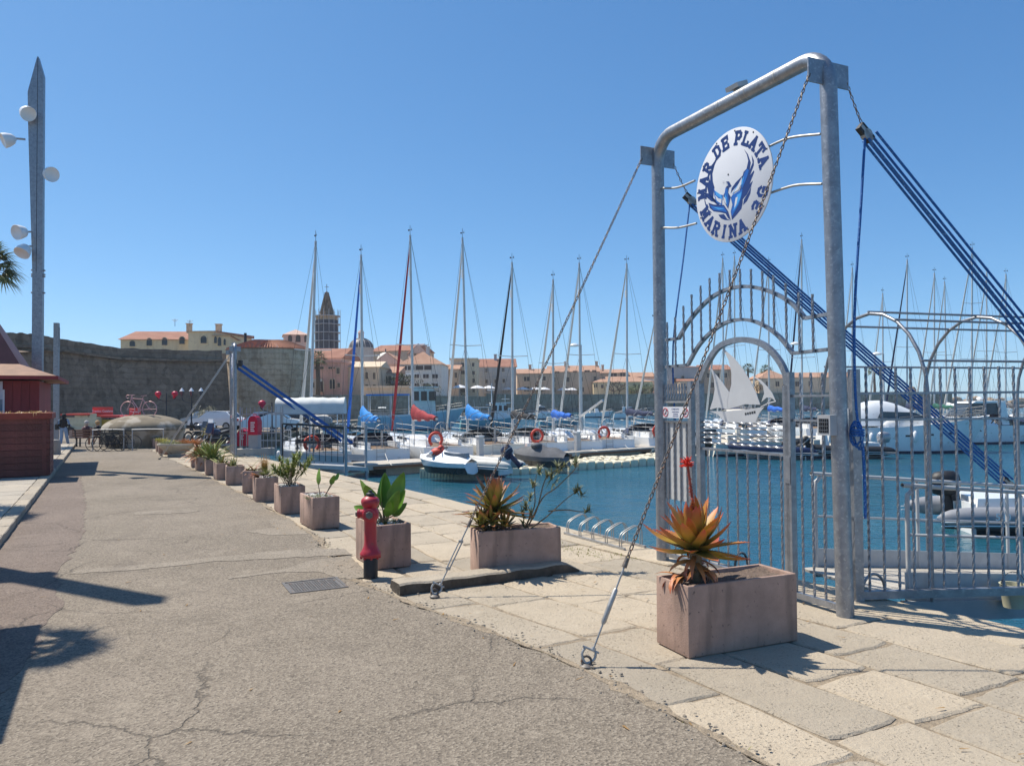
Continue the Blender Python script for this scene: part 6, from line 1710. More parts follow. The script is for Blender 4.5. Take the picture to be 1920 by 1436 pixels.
# round tower
TC = D(505, 650, 99); TR = 75.5/1441*99
tw = thing('round_tower', 'thick round stone tower with a low red tiled cap', 'tower', (TC.x, TC.y, 0), 0)
zt = D(505, 652, 94).z
obj('drum', MB().lathe([(TR*1.05,-.2),(TR*1.02,3),(TR,zt-.9),(TR,zt-.15),(TR*.985,zt)], 48), M['tower_stone'], tw, smooth=40)
mb = MB()
nt = 96
for k in range(nt):
    a0, a1 = 2*PI*k/nt, 2*PI*(k+.5)/nt; am = (a0+a1)/2
    P0 = lambda a, r, z: Vector((r*math.cos(a), r*math.sin(a), z))
    rr_ = TR*.80
    ang = abs(((am - (-PI*.62)) + PI) % (2*PI) - PI)
    h = 1.15
    mb.add([P0(a0,TR*1.0,zt+.02), P0(am,TR*1.01,zt+.22), P0(a1,TR*1.0,zt+.02), P0(a1,rr_*.55,zt+h), P0(am,rr_*.55,zt+h+.15), P0(a0,rr_*.55,zt+h)], [(0,1,4,5),(1,2,3,4)])
    mb.add([P0(a1,TR*.995,zt+.0), P0(2*PI*(k+1)/nt,TR*.995,zt+.0), P0(2*PI*(k+1)/nt,rr_*.55,zt+h-.03), P0(a1,rr_*.55,zt+h-.03)], [(0,1,2,3)])
obj('tiled_cap', mb, M['roof_tile'], tw, kind='stuff')
obj('cap_top', MB().lathe([(TR*.45,zt+1.1),(TR*.45,zt+1.2),(.001,zt+1.4)], 32), M['roof_tile'], tw)
obj('eave_band', MB().lathe([(TR*1.0,zt-.02),(TR*1.03,zt+.0),(TR*1.03,zt+.05),(TR*.99,zt+.06)], 48), M['roof_tile'], tw)
obj('vent_pipe', MB().tube([(-2.4,-2,zt+.6),(-2.4,-2,zt+2.1)], .18, 8), M['dark_metal'], tw)
for px, py, w_, h_ in ((503,702,14,6),(545,702,16,18),(478,737,16,8),(468,760,5,14)):
    P = D(px, py, 99 - TR*.98); d = Vector((P.x-TC.x, P.y-TC.y)); a = math.atan2(d.y, d.x)
    w_, h_ = w_/1441*94, h_/1441*94
    obj('gun_slit', MB().box(-.25,.22,-w_/2,w_/2,-h_/2,h_), M['dark_metal'], tw, loc=(math.cos(a)*TR*.93, math.sin(a)*TR*.93, P.z), rot=(0,0,a))

# ---- houses
WIN = {}
def win_mesh(kind):
    if kind in WIN: return WIN[kind]
    fr, pn = MB(), MB()
    if kind == 'rect':
        for x0, x1, z0, z1 in ((-.58,.58,-.58,-.5),(-.58,.58,.5,.58),(-.58,-.5,-.5,.5),(.5,.58,-.5,.5)): fr.box(x0,x1,-.10,.04,z0,z1)
        fr.box(-.03,.03,-.05,.02,-.5,.5)
        pn.box(-.5,.5,-.025,.03,-.5,.5)
    else:
        n = 10; pr = [(-.5,-.5)] + [(.5,-.5)] + [(.5*math.cos(PI*i/n), .1 + .4*math.sin(PI*i/n)) for i in range(n+1)]
        pn.extr([(x,-.03,z) for x, z in pr], (0,.06,0))
        ou = [(x*1.18, z*1.1 + .02) for x, z in pr]; m_ = len(pr)
        for i in range(m_):
            j = (i+1) % m_
            fr.extr([(pr[i][0],-.10,pr[i][1]),(pr[j][0],-.10,pr[j][1]),(ou[j][0],-.10,ou[j][1]),(ou[i][0],-.10,ou[i][1])], (0,.13,0))
    WIN[kind] = (fr, pn); return WIN[kind]
WMESH = {}
def add_win(parent, u, v, w, h, kind='rect', frame='plaster_cream', pane='shutter', rz=0., loc0=(0,0,0)):
    key = (kind, frame, pane)
    if key not in WMESH:
        fr, pn = win_mesh(kind); WMESH[key] = (fr.mesh('window', M[frame]), pn.mesh('pane', M[pane]))
    f, p = WMESH[key]
    o = link('window', f, parent, (loc0[0] + u*math.cos(rz), loc0[1] + u*math.sin(rz), v), (0,0,rz), (w,1.3,h))
    link('pane', p, o)
    return o
def house(label, x0, x1, ytop, ybase, Y, dep, wall, roof=None, rh=0, ridge='x', rmat='roof_tile', yaw=0., wins=(), kind='rect', over=.35, cat='house', frame='plaster_cream', sidewins=(), name='town_house', eave=None, chim=(), pane='shutter', group=None):
    a, b = D(x0, ybase, Y), D(x1, ybase, Y); L = (b-a).length
    zb = min(a.z, 3.0); zt = D((x0+x1)/2, ytop, Y).z; H = zt - zb
    t = thing(name, label, cat, (a.x, a.y, zb), R_(yaw), group)
    cw = 1/math.cos(R_(yaw)); L *= cw
    obj('wall', MB().box(0,L,0,dep,-1.5,H), M[wall], t)
    px = L/(x1-x0); 
    if roof:
        z = H + .002; o = over; mb = MB()
        if roof == 'gable':
            if ridge == 'x': mb.add([(-o,-o,z),(L+o,-o,z),(L+o,dep+o,z),(-o,dep+o,z),(-o,dep/2,z+rh),(L+o,dep/2,z+rh)], [(0,1,5,4),(2,3,4,5),(0,4,3),(1,2,5),(3,2,1,0)])
            else: mb.add([(-o,-o,z),(L+o,-o,z),(L+o,dep+o,z),(-o,dep+o,z),(L/2,-o,z+rh),(L/2,dep+o,z+rh)], [(0,4,5,3),(1,2,5,4),(0,1,4),(2,3,5),(3,2,1,0)])
        elif roof == 'hip':
            i = min(L, dep)/2*.9
            if L > dep: r0, r1 = (i, dep/2, z+rh), (L-i, dep/2, z+rh); fs = [(0,1,5,4),(1,2,5),(2,3,4,5),(3,0,4),(3,2,1,0)]
            else: r0, r1 = (L/2, i, z+rh), (L/2, dep-i, z+rh); fs = [(0,1,4),(1,2,5,4),(2,3,5),(3,0,4,5),(3,2,1,0)]
            mb.add([(-o,-o,z),(L+o,-o,z),(L+o,dep+o,z),(-o,dep+o,z),r0,r1], fs)
        elif roof == 'mono': mb.add([(-o,-o,z),(L+o,-o,z),(L+o,dep+o,z),(-o,dep+o,z),(L+o,dep+o,z+rh),(-o,dep+o,z+rh)], [(0,1,4,5),(0,5,3),(1,2,4),(2,3,5,4),(3,2,1,0)])
        rf = obj('roof', mb, M[rmat], t)
        if roof == 'gable' and ridge == 'y':
            obj('gable_wall', MB().add([(0,-.0,z),(L,-.0,z),(L/2,-.0,z+rh*.93)], [(0,1,2)]), M[wall], t, loc=(0,-o-.02,0))
        for cx in chim: obj('chimney', MB().box(cx*L-.4,cx*L+.4,dep*.4,dep*.4+.7,H+rh*.5,H+rh+1.1).box(cx*L-.5,cx*L+.5,dep*.4-.1,dep*.4+.8,H+rh+1.101,H+rh+1.25), M[wall], rf)
    else:
        obj('cornice', MB().box(-.2,L+.2,-.25,dep+.2,H-.05,H+.35), M[wall], t)
    for wn_ in wins:
        x, y, w, h = wn_[:4]; k = wn_[4] if len(wn_) > 4 else kind
        add_win(t, (x-x0)*px, H*(ybase-y)/(ybase-ytop) if False else a.z - zb + (ybase-y)*Y/1441, w*Y/1441*cw, h*Y/1441, k, frame, pane, 0, (0,0,0))
    t['_L'] = L
    return t
def c56(x, y): return (560 + x/5.647, 620 + y/5.647)
def c53(x, y): return (880 + x/5.333, 660 + y/5.333)
def wl(conv, sc, L): return [conv(x, y) + (w/sc, h/sc) + tuple(r) for x, y, w, h, *r in L]
# yellow house on the bastion
yh = house('long pale yellow house with arched windows on top of the town wall', 226, 355, 636, 662, 120, 16, 'plaster_yellow', 'gable', 2.0, 'x', 'roof_tile', 8, [(247,644,10,11),(277,641,10,14),(304,640,10,14),(335,638,10,14)], 'arch', chim=(.78,), frame='plaster_yellow', pane='dark_glass')
yh2 = house('tall end of the yellow house with one big arched window', 353, 402, 621, 660, 119.5, 15, 'plaster_yellow', 'mono', .5, 'x', 'roof_tile', -3, [(383,637,12,14)], 'arch', chim=(.5,), frame='plaster_yellow', pane='dark_glass')
yh3 = house('sloping right wing of the yellow house with narrow arches', 401, 428, 629, 659, 119, 12, 'plaster_yellow', 'mono', .1, 'x', 'roof_tile', 12, [(404,637,5,13),(411,640,6,17),(420,641,4,12)], 'arch', frame='plaster_yellow', pane='dark_glass')
for px, y0, y1, Y in ((328,612,598,122),(356,612,600,121)):
    P = D(px, y0, Y); h = D(px, y1, Y).z - P.z
    tag(obj('aerial', MB().tube([(0,0,0),(0,0,h)], .04, 4).tube([(-.5,0,h*.9),(.5,0,h*.9)], .03, 4).tube([(-.35,0,h*.7),(.35,0,h*.7)], .03, 4), M['dark_metal'], loc=P), ('television aerial over the chimney of the yellow house','television aerial beside the tall end of the yellow house')[px > 340], 'aerial')
# terrace below the yellow house
P = [D(226,660,112), D(372,663,112), D(430,660,112)]
mb = MB(); mb.prism([(P[0].x-4,112),(P[2].x+3,110),(P[2].x+3,135),(P[0].x-4,135)], 3.1, 9.3); tag(obj('bastion_terrace', mb, M['bastion_stone']), 'stone terrace carrying the yellow house above the wall', 'terrace')
# pink tower house
house('square pink belvedere with pointed arch windows', 533, 574, 627, 665, 170, 8, 'plaster_rose', 'hip', 1.4, 'x', 'plaster_rose', 18, [(543,634,7,12),(557,634,8,14),(570,634,5,14)], 'arch', frame='plaster_pink', sidewins=(), name='belvedere', cat='building')
# bell tower with scaffolding
bc = D(613, 652, 190); bt = thing('bell_tower', 'church bell tower wrapped in scaffolding with a stepped stone spire', 'church tower', (bc.x, bc.y, 3), 0)
rT = 21/1441*190; z0, z1, z2 = 0, D(613,592,190).z-3, D(613,548,190).z-3
obj('shaft', MB().lathe([(rT*.95,z0),(rT*.95,z1),(.01,z1+.1)], 8), M['tower_stone'], bt)
obj('debris_net', MB().lathe([(rT*1.0,z0+4),(rT*1.0,z1-1.2)], 20), M['net_grey'], bt)
me_l = MB(); rs = rT*1.18
for k in range(16):
    a = 2*PI*k/16; me_l.tube([(rs*math.cos(a),rs*math.sin(a),z0+3),(rs*math.cos(a),rs*math.sin(a),z1+1.4)], .07, 4)
obj('scaffold_upright', me_l, M['grey_paint'], bt, kind='stuff')
z = z0 + 4
while z < z1 + 1:
    mb = MB(); mb.lathe([(rT*1.02,z),(rs*1.03,z),(rs*1.03,z+.16),(rT*1.02,z+.16)], 24); obj('scaffold_deck', mb, M['grey_paint'], bt); z += 2.05
rp = rT*.56
obj('spire', MB().lathe([(rp*1.12,z1),(rp*1.12,z1+.5),(rp,z1+.6),(.25,z2),(.05,z2+.3)], 8), M['bastion_stone'], bt)
mb = MB()
for k in range(8):
    a = 2*PI*k/8
    for j in range(11):
        f = j/11; r = rp*(1-f) + .25*f; mb.cbox((r*math.cos(a)*1.04, r*math.sin(a)*1.04, z1+.6 + (z2-z1-.6)*f + .2), .3, .3, .4)
obj('crocket', mb, M['bastion_stone'], bt, kind='stuff')
obj('weather_vane', MB().tube([(0,0,z2),(0,0,z2+2.0)], .07, 5).tube([(-.5,0,z2+1.3),(.5,0,z2+1.3)], .06, 4), M['dark_metal'], bt)
# dome
dc = D(677, 655, 205); dm = thing('church_dome', 'dark ribbed church dome with a pale lantern', 'dome', (dc.x, dc.y, 3), 0)
rD = 22.5/1441*205; zd0, zd1 = D(677,655,205).z-3, D(677,634,205).z-3
obj('drum', MB().lathe([(rD*1.02,0),(rD*1.02,zd0),(rD*1.06,zd0+.1),(rD*1.06,zd0+.4),(.01,zd0+.4)], 24), M['plaster_grey'], dm)
obj('shell', MB().lathe([(rD*math.cos(k*PI/20), zd0+.4 + (zd1-zd0-.4)*math.sin(k*PI/20)) for k in range(10)] + [(.3,zd1)], 24), M['slate_dome'], dm, smooth=60)
rib = MB()
for k in range(12):
    a = 2*PI*k/12; rib.tube([((rD*math.cos(j*PI/20)+.04)*math.cos(a), (rD*math.cos(j*PI/20)+.04)*math.sin(a), zd0+.4 + (zd1-zd0-.4)*math.sin(j*PI/20)) for j in range(10)], .1, 4)
obj('rib', rib, M['plaster_grey'], dm, kind='stuff')
zl = D(677,618,205).z-3
obj('lantern', MB().lathe([(.75,zd1-.1),(.75,zl-1),(.9,zl-.95),(.6,zl-.3),(.05,zl)], 8), M['plaster_rose'], dm)
obj('finial', MB().tube([(0,0,zl-.1),(0,0,zl+1.2)], .07, 5), M['dark_metal'], dm)
# cathedral nave
house('long church nave with red tiled roof beside the dome', 694, 778, 659, 700, 212, 14, 'plaster_beige', 'gable', 2.2, 'x', 'roof_tile', -18, [])
house('church front gable with round window right of the dome', 768, 800, 662, 700, 205, 6, 'plaster_rose', 'gable', 2.6, 'y', 'roof_tile', 14, [(779,668,6,10)], 'arch')
P = D(723, 668, 196); r_ = 16/1441*196
t = thing('apse_dome', 'small pale half dome in front of the church nave', 'dome', (P.x, P.y, 3), 0); zz = P.z-3-1.2
obj('drum', MB().lathe([(r_,0),(r_,zz)], 20), M['plaster_grey'], t); obj('shell', MB().lathe([(r_*1.03*math.cos(k*PI/16), zz+.01 + 2.2*math.sin(k*PI/16)) for k in range(8)] + [(.2,zz+2.2)], 20), M['plaster_white'], t, smooth=60); obj('finial', MB().tube([(0,0,zz+2.1),(0,0,zz+3.1)], .15, 5), M['dark_metal'], t)
# houses from the tower to the right
house('pink house with red roof behind the round tower', 572, 641, 672, 700, 150, 12, 'plaster_rose', 'gable', 2.3, 'x', 'roof_tile', -6, [(605,678,3,4),(616,679,3,4),(626,680,3,4),(636,681,3,4)])
house('pink villa with a big dark arch and twin pointed windows', 583, 641, 680, 745, 138, 12, 'plaster_pink', None, 0, 'x', '', -4, wl(c56,5.647,[(222,580,82,135,'arch'),(347,565,26,105,'arch'),(378,565,26,105,'arch'),(190,395,40,26),(250,395,40,26),(340,397,40,20),(382,397,16,18),(424,428,34,62),(430,580,26,45)]), name='villa', cat='villa')
house('white corner bay beside the pink villa arch', 583, 593, 714, 732, 134, 3, 'plaster_white', None, 0, 'x', '', 0, [(587,722,5,9)], name='bay_house')
house('tall beige house with narrow shuttered windows', 641, 711, 688, 745, 142, 12, 'plaster_beige', 'gable', 1.3, 'x', 'plaster_beige', 0, wl(c56,5.647,[(490,518,36,88),(722,478,26,72),(802,482,26,70),(486,636,34,46),(722,582,28,16),(802,582,28,16)]))
house('long low beige house at the harbour left of the white block', 682, 772, 727, 772, 130, 9, 'plaster_beige', None, 0, 'x', '', 0, wl(c56,5.647,[(928,722,40,60),(1035,722,18,60),(1090,722,18,52),(1130,722,18,52),(1160,722,16,40)]))
house('small pink-roofed house with glazed veranda', 710, 745, 699, 728, 150, 8, 'plaster_grey', 'mono', 1.6, 'x', 'roof_tile_orange', 0, [(716,712,6,14),(724,712,5,14),(731,712,5,14)], pane='smoke_glass')
house('modern white block with orange roof and square windows', 748, 828, 683, 738, 168, 13, 'plaster_white', 'hip', 3.0, 'x', 'roof_tile_orange', -2, wl(c56,5.647,[(1253,482,48,42),(1350,484,60,42),(1447,486,60,42),(1253,580,48,42),(1350,582,60,42),(1447,584,60,42)]) + [(764,690,26,8),(795,690,30,8)], frame='plaster_white', chim=(.6,))
house('rosy gable house between dome and white block', 700, 752, 683, 730, 178, 14, 'plaster_rose', 'gable', 2.8, 'y', 'roof_tile_orange', 0, [])
house('narrow tan house with pink tiled roof right of the white block', 822, 860, 692, 742, 186, 10, 'plaster_tan', 'mono', 1.6, 'x', 'roof_tile_orange', 0, wl(c56,5.647,[(1530,474,26,58),(1556,474,20,58),(1665,473,26,58),(1545,555,26,46),(1665,575,22,50)]))
house('tall cream house with flat top left of the grey house', 845, 895, 674, 742, 196, 12, 'plaster_cream', None, 0, 'x', '', 0, wl(c56,5.647,[(1740,362,24,40),(1850,362,24,40),(1740,442,52,38),(1853,448,26,38),(1853,532,22,46),(1740,630,44,50),(1853,630,24,44)]))
house('grey house draped in scaffold netting under a red roof', 893, 968, 688, 745, 212, 12, 'plaster_grey', 'gable', 2.6, 'x', 'roof_tile', 3, wl(c53,5.333,[(175,185,26,36),(340,180,26,36),(175,295,26,36),(265,295,22,36),(345,290,22,38),(175,378,24,32),(265,385,28,38),(400,375,34,36),(42,210,22,38),(42,290,20,38),(45,378,22,36)]), chim=(.5,))
mb = MB(); a, b = D(898, 742, 211), D(966, 742, 211); zt_ = D(930,690,211).z
sf = thing('scaffolding', 'grey tube scaffolding along the netted grey house', 'scaffolding', (a.x, 210.2, 3.1), R_(3)); L = (b-a).length
for i in range(9): mb.tube([(L*i/8,0,0),(L*i/8,0,zt_-3.1)], .06, 4)
obj('upright', mb, M['grey_paint'], sf, kind='stuff')
for k in range(1,5): obj('deck', MB().box(0,L,-.1,.5,(zt_-3.1)*k/4.4,(zt_-3.1)*k/4.4+.1), M['grey_paint'], sf)
house('tan waterfront house with paired shutters right of the scaffolding', 970, 1036, 700, 746, 228, 12, 'plaster_tan', 'gable', 1.6, 'x', 'roof_tile_orange', 2, wl(c53,5.333,[(575,270,56,44),(738,266,56,42),(575,370,58,48),(680,365,36,50),(742,370,28,46)]), chim=(.4,))
house('long brownish waterfront house with attic row under orange roof', 1029, 1125, 697, 747, 238, 13, 'plaster_tan', 'gable', 2.2, 'x', 'roof_tile_orange', -1, wl(c53,5.333,[(852,278,18,48),(987,277,26,48),(1126,273,20,46),(1257,270,26,46),(852,378,18,48),(972,376,16,48),(1008,376,16,44),(1136,378,20,48),(880,202,40,18),(970,200,40,18),(1060,200,40,18),(1180,196,50,20),(1250,196,40,20)]), chim=(.35,.97))
house('farther orange-roofed house above the yellow one', 1122, 1179, 699, 735, 252, 10, 'plaster_tan', 'mono', 1.6, 'x', 'roof_tile_orange', 0, [(1150,703,14,6),(1168,703,10,8)], chim=(.2,))
house('low pale yellow house with pink roof behind the bare trees', 1113, 1224, 716, 747, 234, 10, 'plaster_yellow', 'hip', 1.8, 'x', 'roof_tile_orange', 0, wl(c53,5.333,[(1250,338,12,34),(1272,335,12,34),(1655,345,28,40),(1700,345,28,40),(1778,338,28,34),(1330,345,22,34)]))
house('rosy house with two roof levels left of the near gate post', 1184, 1228, 706, 735, 256, 10, 'plaster_rose', 'gable', 1.6, 'x', 'roof_tile_orange', 0, [(1200,718,5,7)])
house('grey tan house seen through the left gate bay', 1246, 1312, 688, 745, 246, 12, 'plaster_grey', 'mono', .8, 'x', 'roof_tile', 0, wl(c48,4.8,[(272,350,26,40),(340,330,24,34),(230,430,24,36),(310,430,24,36)]))
house('red-roofed house in front of the grey one', 1276, 1308, 714, 746, 240, 8, 'plaster_beige', 'mono', 1.3, 'x', 'roof_tile', 0, [(1288,728,6,8),(1299,728,5,8)])
house('tan house with red roof behind the cut-out sails', 1317, 1372, 693, 745, 250, 11, 'plaster_tan', 'gable', 1.8, 'x', 'roof_tile', 0, [(1330,704,8,9),(1345,704,8,9),(1360,704,8,9),(1335,722,8,10),(1355,722,8,10)])
house('cream house with orange hip roof right of the main sail', 1424, 1480, 709, 745, 246, 12, 'plaster_ochre', 'hip', 2.9, 'x', 'roof_tile_orange', 0, [(1440,720,7,9),(1458,720,7,9),(1472,722,6,8)])
house('long cream waterfront house behind the lamp bracket', 1484, 1600, 707, 745, 250, 10, 'plaster_ochre', 'gable', 1.7, 'x', 'roof_tile_orange', 0, [(1495,720,7,9),(1520,720,7,9),(1545,720,6,9),(1570,722,6,9)])
# harbour arm to the right and a breakwater end
for i, (x0, x1, yt, Y, lab) in enumerate(((1395,1722,737,243,'long dark harbour wall running right behind the moored boats'),)):
    a, b = D(x0, 752, Y), D(x1, 752, Y); mb = MB(); mb.box(a.x, b.x, Y, Y+3, 3.1, D(x0, yt, Y).z); tag(obj('harbour_wall', mb, M['harbour_wall']), lab, 'wall')
P = D(1708, 738, 257); t = thing('sentry_turret', 'small round stone turret at the end of the harbour wall', 'turret', (P.x, P.y, 3.1), 0)
obj('drum', MB().lathe([(1.6,0),(1.6,D(1708,727,257).z-3.1-1),(1.75,D(1708,727,257).z-4.0)], 14), M['harbour_wall'], t); obj('cap', MB().lathe([(1.76,0),(1.2,1.1),(.05,1.6)], 14), M['harbour_wall'], t, loc=(0,0,D(1708,727,257).z-4.0))
# rocks of the outer mole
mb = MB()
for i in range(40): mb.ball((random.uniform(146,205), random.uniform(300,306), WZ + random.uniform(0,2.2)), random.uniform(1.2,2.6), 6, 1.3, 1, .8)
obj('breakwater', mb, M['harbour_wall'], kind='structure')
# palms and trees of the waterfront
for k, (px, yb, yt, Y, rz, lab) in enumerate(((1403,735,692,246,0,'dark palm left of the cream hip-roofed house'),(1437,735,694,253,0,'palm behind the cream hip-roofed house'),(1640,742,694,252,0,'lone palm on the harbour wall right of the post'),(596,735,672,133,0,'dark palm in front of the pink villa'))):
    P = D(px, yb, Y); h = D(px, yt, Y).z - 3.1
    palm(lab, (P.x, P.y, 3.1), h, .35, 30, 2.6 if Y > 200 else 1.9, group='palms of the waterfront', skirt=False)
for px, yb, Y, r, h, m, n, lab in ((752,728,146,2.6,4.6,'dark_leaf',1500,'dark round tree before the white block'),(1010,746,222,1.5,3.2,'dark_leaf',300,'small dark tree on the promenade by the tan house'),(1085,747,232,1.4,3.,'dark_leaf',300,'small dark tree before the long brownish house'),(1205,747,232,2.4,4.,'grey_leaf',700,'green bushes right of the yellow house'),(1185,747,231.5,2.,3.2,'grey_leaf',500,'lower green bush before the yellow house'),(860,742,190,2.6,2.6,'dark_leaf',500,'dark hedge at the foot of the cream house'),(800,742,163,2.6,2.2,'dark_leaf',500,'dark hedge below the white block'),(1222,745,232,1.6,3.4,'grey_leaf',400,'bush by the near gate post on the far quay'),(1420,742,244,2.2,4.6,'tan_leaf',500,'brown bush between sails and cream house')):
    P = D(px, yb, Y); bush('waterfront_tree', lab, (P.x, P.y, 3.1), r, h, m, n, 'tree', leaf=.42)
# bare trees before the yellow house
for px, lab in ((1150,'bare leafless tree before the yellow house'),(1160,'second bare tree close by the first')):
    P = D(px, 745, 231); t = thing('bare_tree', lab, 'tree', (P.x, P.y, 3.1), 0); mb = MB()
    mb.tube([(0,0,0),(.2,0,1.6)], [.28,.2], 6)
    def grow(p, d, L, r, k):
        e = p + d*L; mb.tube([p, e], [r, r*.65], 4)
        if k:
            for _ in range(3): grow(e, (d + Vector((random.gauss(0,.5), random.gauss(0,.5), random.gauss(.1,.3)))).normalized(), L*.72, r*.62, k-1)
    for _ in range(4): grow(Vector((.2,0,1.6)), Vector((random.gauss(0,.6), random.gauss(0,.6), .8)).normalized(), 1.4, .16, 3)
    obj('branch', mb, M['bark'], t)
# white parasols on the promenade
prt = None
for k, (px, py) in enumerate(((895,739),(917,738),(952,739),(980,738.5),(1004,738),(1020,744),(1056,743),(1072,743),(862,741))):
    P = D(px, py, {0:186,1:190,2:212,3:214,4:216,5:218,6:231,7:232,8:178}[k])
    if prt is None:
        prt = thing('parasol', 'x', 'parasol', (0,0,0), 0, 'white parasols of the promenade cafes')
        obj('canopy', MB().lathe([(1.9,2.1),(1.95,2.2),(1.0,2.65),(.05,2.9)], 8), M['white_paint'], prt); obj('pole', MB().tube([(0,0,0),(0,0,2.2)], .05, 6), M['grey_paint'], prt)
        o = prt
    else: o = dup(prt, (0,0,0), 0)
    o.location = (P.x, P.y, 3.1); o.rotation_euler = (0,0,random.random()); o['label'] = ('white parasol under the cream house','white parasol below the netted grey house, left one','white parasol below the netted grey house, right one','white parasol before the tan house, left one','white parasol before the tan house, right one','low white parasol at the promenade edge by the mast','low white parasol before the long brownish house','second low parasol before the brownish house','grey-white parasol below the tan narrow house')[k]
# ------------------------------------------------------------ concrete pontoon with boats behind it
JA, JB = G(688, 872, -.6), G(1232, 838, -.6)
jd = (JB - JA); jd.z = 0; jl = jd.length + 26; jd.normalize(); jn = Vector((-jd.y, jd.x, 0)); ja = math.atan2(jd.y, jd.x)
jt = thing('pontoon', 'long concrete mooring pontoon crossing the harbour behind the jet skis', 'pontoon', (JA.x, JA.y, -.6), ja)
sec = MB().box(.02, 5.98, 0, 2.0, -.22, 0).mesh('deck_section', M['deck_concrete']); flo = MB().box(1.0, 5.0, .15, 1.85, -.75, -.221).mesh('float', M['float_side'])
k = 0
while k*6 < jl: link('deck_section', sec, jt, (k*6-.0,0,0)); link('float', flo, jt, (k*6,0,0)); k += 1
for k in range(9):
    o = obj('fender_rail', MB().box(k*6+.3,k*6+5.7,-.05,-.005,-.2,-.08), M['varnish_wood'], jt)
for x in (6.6, 13., 19.): 
    P = JA + jd*x + jn*1.0; p = thing('service_pedestal', {6.6:'white service pedestal on the pontoon near the grey dinghy',13.:'white service pedestal halfway along the pontoon',19.:'white service pedestal near the right pontoon end'}[x], 'pedestal', (P.x, P.y, -.6), ja, 'service pedestals on the pontoon')
    obj('column', MB().box(-.14,.14,-.12,.12,0,.95), M['pale_grey_paint'], p); obj('cap', MB().box(-.17,.17,-.15,.15,.951,1.02), M['white_paint'], p)

def hull_shape(L, B, fb, sheer=.35, stern=.78, dr=.35, full=2.3, rake=.09, n=14):
    def half(t): return B/2*(stern + (1-stern)*min(1, t/.35)) * (1 - max(0, (t-.42)/.58)**full)
    def zd(t): return fb + sheer*(max(0, t-.3)/.7)**1.6
    vs = []; fs = []
    for i in range(n+1):
        t = i/n; b = half(t); z = zd(t); row = []
        for k, (wb, zz) in enumerate(((1, z), (.985, z*.55), (.90, .08), (.80, -.05), (.25, -dr))):
            xo = t*L - rake*L*(t**3)*(1-(zz+dr)/(z+dr)) + .25*(1-t)**6*(zz/z)*.6
            row.append((xo, b*wb + .002, zz))
        vs += row + [(x, -y, z_) for x, y, z_ in row]
    m = 10
    for i in range(n):
        for k in range(4):
            a = i*m + k; fs.append((a, a+1, a+m+1, a+m)); c = i*m + 5 + k; fs.append((c, c+m, c+m+1, c+1))
        fs.append((i*m+4, i*m+9, (i+1)*m+9, (i+1)*m+4))
    fs.append((0,5,6,7,8,9,4,3,2,1))
    mb = MB(); mb.add(vs, fs)
    dk = MB()
    def dfn(u, v):
        t = u*.985; b = half(t)*.985; return (t*L + .1, (v*2-1)*b, zd(t) - .03 + .05*(1-(v*2-1)**2))
    dk.grid(dfn, n, 6)
    dk.f = [f[::-1] for f in dk.f]
    def strip(z0, z1, out=.006):
        s = MB(); q = []
        for i in range(n+1):
            t = i/n; b = half(t); z = zd(t); xo0 = t*L
            for zz in (z0 if z0 is not None else z-.16, z1 if z1 is not None else z-.02):
                f = (zz)/(z); wb = .90 + .095*min(1, max(0,f)); xo = t*L - rake*L*(t**3)*(1-(zz+dr)/(z+dr)) + .25*(1-t)**6*f*.6
                q.append((xo + (.004 if i == n else 0), b*wb + out, zz))
        o = len(q)
        s.add(q + [(x,-y,z) for x, y, z in q], [f for i in range(n) for f in ((i*2,i*2+1,i*2+3,i*2+2), (o+i*2,o+i*2+2,o+i*2+3,o+i*2+1))])
        return s
    return mb, dk, half, zd, strip
def trunk(x0, x1, w0, w1, z0, h, slope=.5, n=8):
    mb = MB()
    def fn(u, v):
        x = x0 + (x1-x0)*u; w = w0 + (w1-w0)*u; e = min(1, min(u, 1-u)*n*.62)
        hh = h*(1 - .35*u)*(e**.6)
        prof = [(-1,-.06),(-.96,.35),(-.86,.85),(-.6,1.0),(0,1.08),(.6,1.0),(.86,.85),(.96,.35),(1,-.06)]
        y, z = prof[int(round(v*8))]
        return (x, y*w, z0 + z*hh)
    mb.grid(fn, n, 8); mb.f = [f[::-1] for f in mb.f]
    return mb
def lifebuoy(parent, loc, rz=PI/2, r=.3, m='life_red', horseshoe=False):
    a0, a1 = (-.9, PI+.9) if horseshoe else (0, 2*PI)
    pts = [(r*math.cos(a0+(a1-a0)*k/14), 0, r*math.sin(a0+(a1-a0)*k/14)) for k in range(14 + (1 if horseshoe else 0))]
    return obj('lifebuoy', MB().tube(pts, .075, 8, closed=not horseshoe), M[m], parent, smooth=60, loc=loc, rot=(0,0,rz))
def rail_set(L, half, zd, x0, x1, n, h=.6):
    mb = MB()
    for s in (-1, 1):
        prev = None
        for i in range(n+1):
            t = (x0 + (x1-x0)*i/n); p = Vector((t*L, s*half(t)*.94, zd(t))); q = p + Vector((0,0,h))
            mb.tube([p, q], .013, 4)
            if prev:
                mb.tube([prev, q], .008, 4); mb.tube([prev - Vector((0,0,h*.5)), q - Vector((0,0,h*.5))], .006, 4)
            prev = q
    return mb
